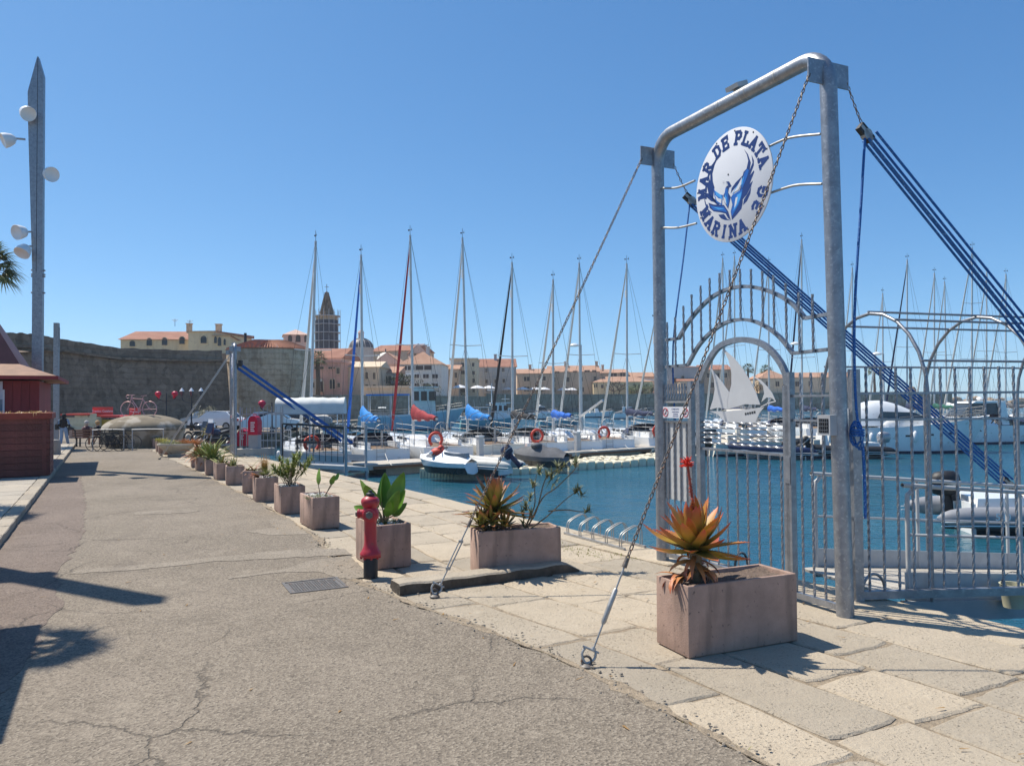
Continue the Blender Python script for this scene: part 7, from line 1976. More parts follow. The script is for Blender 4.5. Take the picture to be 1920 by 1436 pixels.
def sailboat(label, xt, yt, xb, Ym, L=10.5, hull='gelcoat', stripe='navy', cover='blue_canvas', jib='rope_white', head=-.28, jf=None, detail=2, hood=None, spread=1, buoy=None, group='sailing yachts moored behind the pontoon', band=None, mastpos=.56, boom_up=0., number=None):
    hv = Vector((head, math.sqrt(1-head*head), 0)); rz = math.atan2(hv.y, hv.x)
    mp = D(xb, 800, Ym); st_ = Vector((mp.x, mp.y, 0)) - hv*L*mastpos
    t = thing('sailboat', label, 'sailboat', (st_.x, st_.y, WZ), rz, group)
    B = L*.315; fb = .95 + .03*(L-9)
    hm, dk, half, zd, strip = hull_shape(L, B, fb)
    obj('hull', hm, M[hull], t, smooth=35); obj('deck', dk, M['gelcoat'], t, smooth=60)
    obj('boot_stripe', strip(.02, .12), M[stripe], t)
    if band: obj('hull_band', strip(None, None, .008) if band is True else strip(fb*.45, fb*.95, .008), M[stripe], t)
    inv = Matrix.Rotation(-rz, 3, 'Z')
    top = inv @ (D(xt, yt, Ym) - Vector((st_.x, st_.y, WZ)))
    mx = L*mastpos; H = top.z; dz = zd(mastpos)
    ms = obj('mast', MB().tube([(mx,0,dz), (top.x,top.y,H)], [.085,.062], 8), M['mast_alu'], t, smooth=60)
    mast = lambda f: Vector((mx + (top.x-mx)*f, top.y*f, dz + (H-dz)*f))
    for f, w in ((.46,.95),) if spread == 1 else ((.36,1.0),(.68,.75)):
        p = mast(f); obj('spreader', MB().tube([p+Vector((-.12,-w,.05)), p, p+Vector((-.12,w,.05))], .025, 5), M['mast_alu'], ms)
    mb = MB(); mb.tube([(top.x,top.y,H),(top.x,top.y,H+.55)], .012, 4); mb.tube([(top.x-.3,top.y,H+.28),(top.x+.25,top.y,H+.28)], .012, 4); mb.add([(top.x-.36,top.y,H+.2),(top.x-.2,top.y,H+.2),(top.x-.28,top.y,H+.38)], [(0,1,2),(2,1,0)]); mb.ball((top.x+.25,top.y,H+.33), .05, 6)
    obj('wind_vane', mb, M['dark_metal'], ms)
    if detail > 1:
        a = mast(.82); obj('radar_reflector', MB().tube([a+Vector((.15,0,-.25)), a+Vector((.15,0,.25))], .07, 6), M['white_paint'], ms)
    rig = MB()
    for s in (-1, 1):
        cp = Vector((mx-.25, s*half(mastpos)*.92, dz))
        for f, w in ((.46,.95),) if spread == 1 else ((.36,1.0),(.68,.75)):
            sp = mast(f) + Vector((-.12, s*w, .05)); rig.tube([cp, sp], .009, 3); rig.tube([sp, mast(1)], .008, 3)
        rig.tube([cp + Vector((.3,0,0)), mast(.46)], .008, 3)
        rig.tube([Vector((.15, s*half(.02)*.7, zd(0))), mast(.25) + (Vector((0.15,0,zd(0)))-mast(.25))*.55 ], .008, 3)
    rig.tube([Vector((.1,0,zd(0))), mast(1.)], .009, 3)
    obj('rigging', rig, M['dark_metal'], t)
    fx = L*.97; ft = Vector((fx, 0, zd(.97)+.15)); fp = mast(.97)
    obj('furled_jib', MB().tube([ft, ft.lerp(fp,.08), ft.lerp(fp,.5), ft.lerp(fp,.9), fp], [.04,.095,.075,.045,.02], 7), M[jib], t, smooth=60)
    bz = dz + 1.15; be = Vector((mx - L*.38, 0, bz + .1 + boom_up)); bs = Vector((mx-.12, 0, bz))
    obj('boom', MB().tube([bs, be], .07, 8), M['mast_alu'], t, smooth=60)
    if cover:
        mb = MB(); d = be - bs
        def cf(u, v):
            a = v*2*PI; hgt_ = ((.62 if cover in ('red_canvas','bright_blue_canvas') else .30)*(1-u)**1.3 + .24) ; wd_ = .17*(1-.35*u)
            if u < .02 and cover in ('red_canvas','bright_blue_canvas'): hgt_ = .95
            sag = .03*math.sin(u*17)
            p = bs + d*(u*.97) + Vector((0,0,.02))
            return (p.x, p.y + math.sin(a)*wd_*(1+.15*math.sin(u*23+a)), p.z + (.5-.5*math.cos(a))*hgt_ - .10 + sag)
        mb.grid(cf, 16, 10); obj('sail_cover', mb, M[cover], t, smooth=60)
    cab = trunk(L*.36, L*.74, half(.4)*.62, half(.74)*.5, zd(.5)-.02, .42); obj('cabin', cab, M['gelcoat'], t, smooth=50)
    if detail:
        for s in (-1, 1):
            mb = MB()
            for f0, f1 in ((.40,.48),(.50,.57),(.59,.64)):
                w0 = (half(.4)*.62)*(1) + (half(.74)*.5-half(.4)*.62)*((f0-.36)/.38); w1 = (half(.4)*.62) + (half(.74)*.5-half(.4)*.62)*((f1-.36)/.38)
                mb.extr([(L*f0, s*w0*.945, zd(.5)+.13),(L*f1, s*w1*.945, zd(.5)+.12),(L*f1-.05, s*w1*.915, zd(.5)+.25),(L*f0+.05, s*w0*.915, zd(.5)+.27)], (0,s*.03,0))
            obj('cabin_window', mb, M['dark_glass'], t)
        mb = MB(); mb.box(L*.08,L*.34,-half(.2)*.62,-half(.2)*.5,zd(.2)-.02,zd(.2)+.28).box(L*.08,L*.34,half(.2)*.5,half(.2)*.62,zd(.2)-.02,zd(.2)+.28); obj('coaming', mb, M['gelcoat'], t)
        obj('cockpit_sole', MB().box(L*.04,L*.34,-half(.2)*.49,half(.2)*.49,zd(.2)-.0,zd(.2)+.03), M['teak'], t)
        obj('railing', rail_set(L, half, zd, .0, .96, 7), M['bright_steel'], t)
        mb = MB(); z = zd(0)
        for zz in (.62,.34): mb.tube(smoothpath([(L*.09,-half(.09)*.93,z+zz),(.06,-half(0)*.8,z+zz),(.04,0,z+zz),(.06,half(0)*.8,z+zz),(L*.09,half(.09)*.93,z+zz)], 3), .014, 5)
        obj('pushpit', mb, M['bright_steel'], t)
        mb = MB(); mb.tube([(L*.12,0,zd(.1)),(L*.12,0,zd(.1)+.85)], .06, 8); mb.tube([(L*.11+.0, .38*math.cos(k*PI/8), zd(.1)+.8+.38*math.sin(k*PI/8)) for k in range(16)], .018, 5, closed=True); obj('steering_wheel', mb, M['bright_steel'], t)
        obj('transom_step', MB().box(-.28,.02,-half(0)*.62,half(0)*.62,.18,.26), M['teak'], t)
        if detail > 1:
            lad = MB()
            for y in (-.2,.2): lad.tube([(-.02,y,.3),(-.03,y,zd(0)+.3)], .014, 5)
            for k in range(4): lad.tube([(-.03,-.2,.4+k*.22),(-.03,.2,.4+k*.22)], .012, 5)
            obj('ladder', lad, M['bright_steel'], t, loc=(0,half(0)*.3,0))
            for s, f in ((-1,.3),(1,.32),(1,.55),(-1,.55)):
                y = s*(half(f)+.13); obj('fender', MB().lathe([(.02,-.35),(.11,-.28),(.12,.2),(.03,.3)], 8, (L*f,y,zd(f)-.55)), M['white_paint'], t, smooth=60)
    if hood:
        mb = MB(); x0, x1 = L*.30, L*.42; w = half(.35)*.72; zz = zd(.35)+.1
        def hf(u, v):
            a = v*PI; x = x0 + (x1-x0)*u; e = math.sin(max(.02, 1-u)*PI/2)**.5
            return (x, -math.cos(a)*w*(1-.12*u), zz + (math.sin(a)**.5)*(.62*e) )
        mb.grid(hf, 8, 10); obj('sprayhood', mb, M[hood], t, smooth=60)
        if detail > 1:
            bm = MB()
            for x in (L*.08, L*.25):
                bm.tube([(x, -math.cos(k*PI/8)*half(.15)*.8, zd(.15)+.2+1.5*math.sin(k*PI/8)**.35) for k in range(9)], .016, 5)
            obj('bimini_frame', bm, M['bright_steel'], t)
    if buoy: lifebuoy(t, (.05, half(0)*(.55 if buoy != 'port' else -.55), zd(0)+.38), PI/2, .32, 'life_red', buoy == 'shoe')
    if number:
        TM = Matrix(((0,-0.,1,-.0),(-1,0,0,0),(0,1,0,.62),(0,0,0,1)))
        mb = MB(); place_mb(mb, text_mb(number, .42, .006, .002), Matrix(((0,0,-1,.085),(-1,0,0,0),(0,1,0,fb*.55),(0,0,0,1)))); obj('lettering', mb, M['navy'], t, kind='stuff')
    return t
sailboat('white yacht nearest the far gangway, pale furled jib leaning left', 592, 452, 581, 40.0, 9.5, 'gelcoat', 'navy', None, 'rope_white', -.385, hood='navy_canvas', buoy='shoe')
sailboat('white yacht with a bright blue peaked sail cover and blue furled jib', 677, 478, 680, 41.5, 9.2, 'gelcoat', 'navy', 'bright_blue_canvas', 'blue_canvas', -.41, hood='navy_canvas')
sailboat('white yacht numbered 511 with a red sail cover and dark red jib', 769, 441, 775, 43.0, 10.5, 'gelcoat', 'ink', 'red_canvas', 'red_canvas', -.42, buoy='shoe', number='511', spread=1)
sailboat('white yacht with a bright blue boom cover and clear sprayhood', 867, 446, 877, 44.5, 10.2, 'gelcoat_cream', 'navy', 'bright_blue_canvas', 'rope_white', -.37, hood='smoke_glass', spread=1)
sailboat('yacht with a broad navy hull band, black furled jib and red lifebuoy', 960, 492, 961, 46.0, 9.5, 'gelcoat', 'navy', 'black_canvas', 'black_canvas', -.36, hood='grey_canvas', band='wide', buoy=True)
sailboat('white yacht with a long royal blue boom cover', 1037, 524, 1037, 47.5, 9.5, 'gelcoat', 'navy', 'blue_canvas', 'rope_white', -.26, hood=None)
sailboat('white yacht with a bare silver boom raised to the right', 1086, 493, 1088, 49, 10, 'gelcoat', 'navy', None, 'rope_white', -.27, boom_up=.9, buoy='shoe')
sailboat('white yacht with a navy boom cover and red ring lifebuoy, right of the row', 1175, 494, 1176, 51, 10.5, 'gelcoat', 'ink', 'navy_canvas', 'rope_white', -.28, hood='navy_canvas', buoy=True)
sailboat('yacht half hidden by the left gate post, radar on its mast', 1227, 600, 1231, 52.5, 9, 'gelcoat', 'navy', 'grey_canvas', 'rope_white', -.28, hood='grey_canvas')
# yachts farther right, seen through the gate and the fence
RG = 'sailing yachts moored beyond the gate'
for xt, yt, xb, Ym, L, cov, jib, lab, hd in (
 (1355,484,1357,66,10.5,'navy_canvas','rope_white','yacht whose mast stands first right of the left gate post',-.1),
 (1377,480,1378,70,11,'grey_canvas','rope_white','yacht with the mast just behind the first gate mast',-.1),
 (1441,494,1442,64,10,'blue_canvas','rope_white','yacht whose mast rises right of the main cut-out sail',-.1),
 (1503,449,1504,62,11.5,'navy_canvas','navy_canvas','yacht with the tallest mast within the gate opening',.1),
 (1598,502,1598,68,10.5,'grey_canvas','rope_white','yacht with its mast just right of the near gate post',.1),
 (1655,550,1656,72,9.5,'navy_canvas','rope_white','yacht with the shortest mast of the fence group',.1),
 (1701,487,1701,66,11,'navy_canvas','navy_canvas','yacht with a navy boom cover above the white cruiser',.05),
 (1752,512,1752,70,10.5,'green_canvas','rope_white','yacht with a dark green boom cover, left of two',.1),
 (1771,528,1776,78,10.5,'white_paint','rope_white','yacht with a slightly leaning white mast carrying small lamps',.1),
 (1823,465,1822,64,11.5,'green_canvas','rope_white','yacht with the tallest mast of the fence group and green cover',.05),
 (1850,510,1850,74,10.5,'navy_canvas','rope_white','yacht with the mast right of the green-covered tall one',.1),
 (1886,514,1886,72,10.5,'grey_canvas','rope_white','yacht with the rightmost mast in view',.1)):
    sailboat(lab, xt, yt, xb, Ym, L, 'gelcoat', 'navy', cov, jib, hd, detail=1, hood='navy_canvas' if int(xt) % 2 else None, spread=2 if L > 11 else 1, group=RG)

# ------------------------------------------------------------ motor boats
def outboard(parent, loc, m='black_rubber', s=1., rz=0., tilt=.0):
    o = obj('outboard_motor', MB().lathe([(.10,.02),(.20,.08),(.235,.25),(.225,.42),(.15,.52),(.02,.545)], 14, sx=1.35, sy=.9), M[m], parent, smooth=50, loc=loc, rot=(0,tilt,rz)); o.scale = (s,)*3
    obj('leg', MB().extr([(-.12,-.05,.05),(.10,-.05,.05),(.04,-.05,-.75),(-.16,-.05,-.75)], (0,.10,0)).lathe([(.05,-.2),(.07,0),(.04,.15)], 8, (-.06,0,-.72), M=Matrix.Rotation(PI/2,3,'Y')).box(.05,.22,-.1,.1,-.1,.15), M[m], o)
    obj('trim_band', MB().lathe([(.239,.22),(.241,.27)], 14, sx=1.35, sy=.9), M['bright_steel'], o)
    return o
def motorboat(label, x0, x1, yw, Y, kind='cruiser', hull='gelcoat', top='gelcoat', rz=0., flip=False, Hs=1., cover=None, group='motor boats in the harbour', stripe='navy', motors=0, L=None):
    a, b = D(x0, yw, Y), D(x1, yw, Y); W_ = (b-a).length; L = L or W_/max(.3, abs(math.cos(rz)))
    org_ = (b if flip else a); t = thing('motorboat', label, 'motorboat', (org_.x, org_.y, WZ), rz + (PI if flip else 0), group)
    B = L*.31; fb = (.10*L + .25)*Hs
    hm, dk, half, zd, strip = hull_shape(L, B, fb, sheer=.07*L, stern=.92, full=2.8, rake=.16)
    obj('hull', hm, M[hull], t, smooth=35); obj('deck', dk, M['gelcoat'] if hull != 'gelcoat_cream' else M['gelcoat_cream'], t, smooth=60); obj('boot_stripe', strip(.0, .14), M[stripe], t)
    z = zd(.4)
    if kind == 'express':
        obj('cabin', trunk(L*.30, L*.86, half(.4)*.86, half(.86)*.5, z-.03, .06*L*Hs), M[top], t, smooth=50)
        h2 = .125*L*Hs
        def sf(u, v):
            x = L*(.10 + .58*u); a = v*2 - 1; e = max(0, math.sin(min(1, u*1.9 + .25)*PI/2)) * (1 - max(0, (u-.42)/.58)**1.6)
            return (x, a*half(.3)*.84*(1-.25*u)*(1 - .28*e*(1-abs(a))), z + .05 + h2*e*(1-abs(a)**3.2))
        mb = MB(); mb.grid(sf, 14, 12); mb.f = [f[::-1] for f in mb.f]; obj('flybridge', mb, M[top], t, smooth=60)
        for s in (-1, 1):
            obj('side_window', MB().extr([(L*.30,s*half(.4)*.80,z+h2*.34),(L*.60,s*half(.4)*.70,z+h2*.30),(L*.52,s*half(.4)*.70,z+h2*.56),(L*.32,s*half(.4)*.78,z+h2*.60)], (0,s*.06,0)), M['smoke_glass'], t)
            for f in (.45,.58,.7): obj('porthole', MB().extr([(L*f,s*half(f)*.975,zd(f)*.62),(L*f+.32,s*half(f+.03)*.975,zd(f)*.62),(L*f+.32,s*half(f+.03)*.975,zd(f)*.62+.1),(L*f,s*half(f)*.975,zd(f)*.62+.1)], (0,s*.03,0)), M['dark_glass'], t)
            for f in (.25,.5): obj('fender', MB().lathe([(.02,-.35),(.12,-.28),(.13,.2),(.03,.32)], 8, (L*f, s*(half(f)+.14), zd(f)-.6)), M['white_paint'], t, smooth=60)
        obj('rub_rail', strip(None, None, .02), M['white_paint'], t)
        obj('railing', rail_set(L, half, zd, .42, .97, 7, .55), M['bright_steel'], t)
        obj('anchor', MB().tube([(L*.93,0,zd(1)-.05),(L*1.03,0,zd(1)-.25)], .05, 6).tube([(L*1.02,-.25,zd(1)-.5),(L*1.03,0,zd(1)-.2),(L*1.02,.25,zd(1)-.5)], .04, 6), M['iron'], t)
        obj('swim_platform', MB().box(-.7,-.0,-half(0)*.85,half(0)*.85,.25,.36), M['teak'], t)
    if kind == 'cruiser':
        obj('cabin', trunk(L*.34, L*.80, half(.4)*.8, half(.8)*.5, z-.03, .075*L*Hs), M[top], t, smooth=50)
        h2 = .17*L*Hs
        mb = MB(); mb.extr([(L*.26,-half(.4)*.66,z+h2),(L*.52,-half(.4)*.6,z+h2*.98),(L*.55,-half(.4)*.6,z+h2*.90),(L*.26,-half(.4)*.66,z+h2*.92)], (0,half(.4)*1.28,0)); obj('hardtop', mb, M[top], t)
        for s in (-1,1):
            obj('side_window', MB().extr([(L*.32,s*half(.4)*.62,z+h2*.45),(L*.62,s*half(.4)*.56,z+h2*.42),(L*.525,s*half(.4)*.58,z+h2*.90),(L*.32,s*half(.4)*.62,z+h2*.90)], (0,s*.03,0)), M['smoke_glass'], t)
            obj('arch', MB().extr([(L*.24,s*half(.4)*.68,z),(L*.30,s*half(.4)*.68,z),(L*.34,s*half(.4)*.66,z+h2*.92),(L*.27,s*half(.4)*.66,z+h2*.92)], (0,s*.06,0)), M[top], t)
            mb = MB()
            for f in (.5,.62,.7): mb.extr([(L*f,s*(half(f)*.965+.0),zd(f)*.66),(L*f+.3,s*(half(f+.02)*.965),zd(f)*.66),(L*f+.3,s*half(f+.02)*.965,zd(f)*.66+.12),(L*f,s*half(f)*.965,zd(f)*.66+.12)], (0,s*.03,0))
            obj('porthole', mb, M['dark_glass'], t)
        obj('windscreen', MB().extr([(L*.62,-half(.4)*.54,z+h2*.42),(L*.62,half(.4)*.54,z+h2*.42),(L*.535,half(.4)*.54,z+h2*.9),(L*.535,-half(.4)*.54,z+h2*.9)], (.03,0,.01)), M['smoke_glass'], t)
        obj('railing', rail_set(L, half, zd, .45, .97, 6, .5), M['bright_steel'], t)
        obj('antenna', MB().tube([(L*.3,.3,z+h2),(L*.24,.3,z+h2+2.)], .015, 4).ball((L*.4,0,z+h2+.15), .22, 8, 1, 1, .6), M['white_paint'], t)
    elif kind == 'fishing':
        hc = .22*L*Hs; x0_, x1_ = L*.50, L*.72
        obj('wheelhouse', MB().extr([(x0_,-half(.5)*.6,z-.03),(x1_,-half(.5)*.55,z-.03),(x1_-.15,-half(.5)*.55,z+hc*.95),(x0_,-half(.5)*.6,z+hc)], (0,half(.5)*1.17,0)), M[top], t)
        obj('roof', MB().box(x0_-.3,x1_+.35,-half(.5)*.66,half(.5)*.66,z+hc+.001,z+hc+.10), M['white_paint'], t)
        for s in (-1,1):
            for k in range(3):
                w = (x1_-x0_)/3; obj('side_window', MB().box(x0_+k*w+.12,x0_+k*w+w-.12,-.02,.02,0,hc*.34), M['dark_glass'], t, loc=(0,s*half(.5)*.585 + (.015 if s>0 else -.02),z+hc*.52))
        for k in range(3):
            y = (-.36+k*.36)*half(.5)*1.05; obj('windscreen', MB().box(x1_-.1,x1_+.02,y-half(.5)*.15,y+half(.5)*.15,z+hc*.52,z+hc*.86), M['dark_glass'], t)
        obj('awning', MB().box(L*.08,x0_-.32,-half(.3)*.75,half(.3)*.75,z+hc*.72,z+hc*.77), M[cover or 'bright_blue_canvas'], t)
        mb = MB()
        for x in (L*.1, L*.3, x0_-.4):
            for s in (-1,1): mb.tube([(x,s*half(.3)*.72,zd(.2)),(x,s*half(.3)*.72,z+hc*.72)], .03, 5)
        obj('awning_post', mb, M['white_paint'], t, kind='stuff')
        obj('mast', MB().tube([(x0_-.1,0,z+hc),(x0_-.1,0,z+hc+2.4)], .05, 6).tube([(x0_-.7,0,z+hc+1.6),(x0_+.6,0,z+hc+1.6)], .03, 5), M['white_paint'], t)
        obj('railing', rail_set(L, half, zd, .1, .97, 8, .6), M['bright_steel'], t)
        obj('rub_rail', strip(None, None, .03), M['white_paint'], t)
        obj('winch', MB().tube([(L*.82,-.4,zd(.8)+.3),(L*.82,.4,zd(.8)+.3)], .22, 10), M['iron'], t)
    else:   # open boat
        obj('console', MB().extr([(L*.36,-.35,z-.03),(L*.52,-.35,z-.03),(L*.47,-.35,z+.75),(L*.38,-.35,z+.8)], (0,.7,0)), M[top], t)
        obj('windscreen', MB().extr([(L*.49,-.33,z+.72),(L*.49,.33,z+.72),(L*.44,.3,z+1.1),(L*.44,-.3,z+1.1)], (.03,0,.01)), M['smoke_glass'], t)
        obj('seat', MB().box(L*.2,L*.32,-.45,.45,z-.02,z+.45), M['canvas_cream'], t); obj('cushion', MB().box(L*.62,L*.82,-half(.7)*.6,half(.7)*.6,zd(.7)-.02,zd(.7)+.14), M['canvas_cream'], t)
        obj('railing', rail_set(L, half, zd, .6, .97, 4, .35), M['bright_steel'], t)
        if cover: obj('bimini', MB().grid(lambda u, v: (L*(.2+.32*u), (v*2-1)*half(.35)*.8, z+1.75+.14*math.sin(v*PI)+.03*math.sin(u*PI)), 5, 6), M[cover], t, smooth=60)
    if cover and kind == 'cruiser':
        obj('cockpit_cover', MB().grid(lambda u, v: (L*(.02+.28*u), (v*2-1)*half(.2)*.85, z + (.25+.95*u)*math.sin(max(.03,min(.97,v))*PI)**.4*L*.09), 6, 8), M[cover], t, smooth=60)
    for k in range(motors):
        outboard(t, (-.15, (k-(motors-1)/2)*.6, fb*.75), 'black_rubber', 1.05)
    return t
# second row of the left basin
motorboat('big pale blue fishing boat with white wheelhouse and awning', 672, 872, 806, 88, 'fishing', 'pale_blue_hull', 'plaster_white', R_(6), cover='bright_blue_canvas', Hs=1.15)
motorboat('teal hulled fishing boat with a small white cabin behind the blue boom cover', 862, 985, 803, 92, 'fishing', 'teal_hull', 'white_paint', R_(8), cover='pale_grey_paint', Hs=1.05)
motorboat('teal workboat moored right of the raised silver boom', 1010, 1090, 803, 94, 'open', 'teal_hull', 'white_paint', R_(5))
motorboat('white flybridge cruiser with grey windscreen in the far centre', 990, 1048, 786, 135, 'cruiser', 'gelcoat', 'white_paint', R_(-4), Hs=1.3)
motorboat('white fishing cruiser left of the flybridge one', 922, 975, 787, 128, 'fishing', 'gelcoat', 'white_paint', R_(6), cover='white_paint', Hs=1.1)
for k, (x0, x1, yw, Y, kd, cov, lab) in enumerate(((878,920,784,140,'cruiser',None,'small white cruiser left of the far fishing cruiser'),(905,935,781,160,'open','white_paint','tiny white boat with pale bimini in the far basin'),(830,880,788,118,'cruiser','pale_grey_paint','white cruiser behind the pale blue fishing boat stern'),(815,842,785,135,'fishing','bright_blue_canvas','small white fishing boat with blue awning far behind'),(1095,1150,783,145,'open',None,'low white boat under the far promenade wall, left'),(1150,1215,786,132,'cruiser','grey_canvas','white cruiser with grey cover right of the silver boom'),(700,745,798,104,'open','awning','white launch with pale awning left of the fishing boat'),(742,765,788,120,'fishing','life_red','small boat with red awning by the fishing boat bow'))):
    motorboat(lab, x0, x1, yw, Y, kd, 'gelcoat', 'white_paint', R_((-6,5,8,0,4,-3,10,20)[k]), cover=cov, Hs=1.1, group='small boats of the far basin')
motorboat('white open launch with brown tarpaulin below the canopy', 575, 640, 833, 52, 'open', 'gelcoat', 'gelcoat_cream', R_(30), cover='canvas_cream')
motorboat('rusty wooden fishing boat behind the dark railing', 598, 668, 815, 66, 'fishing', 'varnish_wood', 'plaster_tan', R_(12), cover='canvas_cream')
motorboat('small pale grey dinghy hull tied to the pontoon between two yachts', 822, 868, 852, 40.5, 'open', 'pale_grey_paint', 'gelcoat', R_(100), L=3.6)
# right side
motorboat('big white motor yacht with rounded flybridge behind the fence', 1540, 1835, 852, 46, 'express', 'gelcoat', 'gelcoat', R_(-7), Hs=1.25)
motorboat('white cruiser with navy canopy behind the big motor yacht', 1690, 1925, 838, 54, 'cruiser', 'gelcoat', 'gelcoat', R_(8), cover='navy_canvas', Hs=1.1, flip=True)
motorboat('dark hulled motor boat at the right edge beyond the fence', 1835, 1990, 836, 55, 'cruiser', 'car_black', 'gelcoat', R_(-4), cover='black_canvas', Hs=.9)
motorboat('cream motor boat with outboard right behind the twisted rails', 1330, 1480, 862, 43.5, 'open', 'gelcoat_cream', 'gelcoat_cream', R_(8), motors=1, cover='canvas_cream')
motorboat('white sports boat beside the cream one seen through the gate leaf', 1395, 1545, 850, 47, 'cruiser', 'gelcoat', 'gelcoat', R_(170), flip=False, Hs=.9)
bpy.context.view_layer.update()
motorboat('white open boat with black outboard left of the near gate post', 1500, 1600, 866, 41.5, 'open', 'gelcoat', 'gelcoat', R_(5), motors=1)

def rib(label, loc, rz, L, m_tube, m_hull, motor='black_rubber', console=True, number=None, r=.24, group='inflatable boats', tail=.6):
    t = thing('inflatable_boat', label, 'inflatable boat', loc, rz, group); w = L*.19
    pts = [(-tail,-w,.40),(.3,-w,.42),(L*.55,-w,.46),(L*.78,-w*.86,.54),(L*.93,-w*.45,.62),(L*.97,0,.65),(L*.93,w*.45,.62),(L*.78,w*.86,.54),(L*.55,w,.46),(.3,w,.42),(-tail,w,.40)]
    q = smoothpath(pts, 5); n = len(q)
    obj('tube', MB().tube(q, [r*min(1, (.12,.5,.75,.9,.98)[min(i, n-1-i)] if min(i, n-1-i) < 5 else 1) for i in range(n)], 12), M[m_tube], t, smooth=60)
    obj('hull', MB().add([(0,-w,.3),(L*.6,-w,.32),(L*.92,0,.5),(L*.6,w,.32),(0,w,.3),(0,0,-.15),(L*.7,0,-.1)], [(0,5,6,1),(1,6,2),(2,6,3),(3,6,5,4),(0,4,5)]), M[m_hull], t)
    obj('deck', MB().add([(-.0,-w,.36),(L*.6,-w*.98,.38),(L*.9,0,.5),(L*.6,w*.98,.38),(0,w,.36)], [(0,1,2,3,4)]), M['gelcoat'], t)
    obj('transom', MB().box(-.03,.03,-w*.9,w*.9,.0,.72), M['gelcoat'], t)
    for s in (-1,1):
        for i, z in ((0,.34),(1,.28)):
            obj('rub_strake', MB().tube([(a.x, a.y + s*(r*.99 if abs(a.y) > w*.5 else 0), a.z - .06 - i*.09) for a in q if a.y*s > w*.55], .014, 5), M['white_paint'], t)
    if console:
        obj('console', MB().extr([(L*.36,-.33,.36),(L*.5,-.33,.36),(L*.45,-.33,1.1),(L*.38,-.33,1.15)], (0,.66,0)), M['gelcoat'], t); obj('seat', MB().box(L*.16,L*.3,-.4,.4,.37,.8), M['canvas_cream'], t)
        obj('engine_well', MB().extr([(.1,-w*.75,.4),(.9,-w*.75,.4),(1.3,-w*.7,.85),(.15,-w*.75,.82)], (0,w*1.5,0)), M['gelcoat'], t)
    if motor: outboard(t, (-.22,0,.78), motor, 1.15 if L > 4 else .85, 0, -.12 if L > 4 else .75)
    if number:
        mb = MB(); place_mb(mb, text_mb(number, .22, .003, .001), Matrix(((1,0,0,.45),(0,0,-1,-w-r-.012),(0,1,0,.47),(0,0,0,1)))); obj('lettering', mb, M['lettering_white'], t, kind='stuff')
    return t
P = G(1795, 990, WZ); rib('grey and white inflatable boat numbered 580 with black outboard, beyond the gangway', (P.x, P.y, WZ), R_(-9), 5.8, 'hypalon_grey', 'gelcoat', number='580', r=.25, tail=.85)
P = G(948, 888, WZ+.25); rib('small grey dinghy with dark outboard lying on the float', (P.x, P.y, WZ+.22), R_(150), 3.1, 'hypalon_pale', 'hypalon_grey', 'navy', False, r=.21)
P = G(1648, 858, WZ); rib('black and white inflatable with twin grey motors behind the fence', (P.x, P.y, WZ), R_(172), 4.6, 'black_rubber', 'gelcoat', 'car_silver', True)
P = G(1508, 860, WZ); rib('dark inflatable tender behind the right gate bay', (P.x, P.y, WZ), R_(165), 3.8, 'navy', 'gelcoat', 'black_rubber', False)

# ------------------------------------------------------------ floats, jet skis
def float_dock(label, A, B, wid, nx, ny, tall=.32, wave=.0):
    d = (B-A); d.z = 0; L = d.length; t = thing('float_dock', label, 'float dock', (A.x, A.y, WZ), math.atan2(d.y, d.x), 'modular plastic float docks')
    cx, cy = L/nx, wid/ny
    cube = MB(); e = .05
    v = []
    for z, i in ((-.12,.02),(tall-.05,.015),(tall,.06)):
        n4 = [(-cx/2+i+e,-cy/2+i),(cx/2-i-e,-cy/2+i),(cx/2-i,-cy/2+i+e),(cx/2-i,cy/2-i-e),(cx/2-i-e,cy/2-i),(-cx/2+i+e,cy/2-i),(-cx/2+i,cy/2-i-e),(-cx/2+i,-cy/2+i+e)]
        v += [(x, y, z) for x, y in n4]
    cube.add(v, [tuple(range(8))[::-1], tuple(range(16,24))] + [(r*8+k, r*8+(k+1)%8, r*8+8+(k+1)%8, r*8+8+k) for r in range(2) for k in range(8)])
    me = cube.mesh('float_cube', M['float_plastic'])
    lug = MB().lathe([(.07,0),(.07,.02),(.04,.03),(.001,.03)], 8).mesh('lug', M['dark_metal'])
    for i in range(nx):
        for j in range(ny):
            zz = wave*math.sin(i*.9 + j*.5) + random.uniform(-.01,.01)
            o = link('float_cube', me, t, (cx*(i+.5), cy*(j+.5), zz), (random.uniform(-.03,.03), random.uniform(-.03,.03)+ wave*.6*math.cos(i*.9), 0))
            if i and j and (i+j) % 2: link('lug', lug, o, (-cx/2,-cy/2,tall))
    return t
FA, FB = G(1068, 883, WZ), G(1232, 872, WZ)
float_dock('long cream float dock of plastic cubes before the pontoon', FA, FB + (FB-FA).normalized()*3, 2.6, 16, 5, .34, .05)
FA, FB = G(920, 893, WZ), G(1066, 885, WZ)
float_dock('cream float dock carrying the covered jet ski and the dinghy', FA, FB, 2.2, 8, 4, .3, .02)
FA, FB = G(787, 896, WZ), G(880, 900, WZ)
fd = thing('float_dock', 'ribbed grey-white ramp float carrying the white jet ski', 'float dock', (FA.x, FA.y, WZ), math.atan2((FB-FA).y, (FB-FA).x), 'modular plastic float docks'); L = (FB-FA).length + .5
obj('ramp', MB().extr([(0,0,-.1),(L*.8,0,-.1),(L,0,.0),(L*.8,0,.36),(0,0,.40)], (0,1.9,0)), M['float_plastic'], fd)
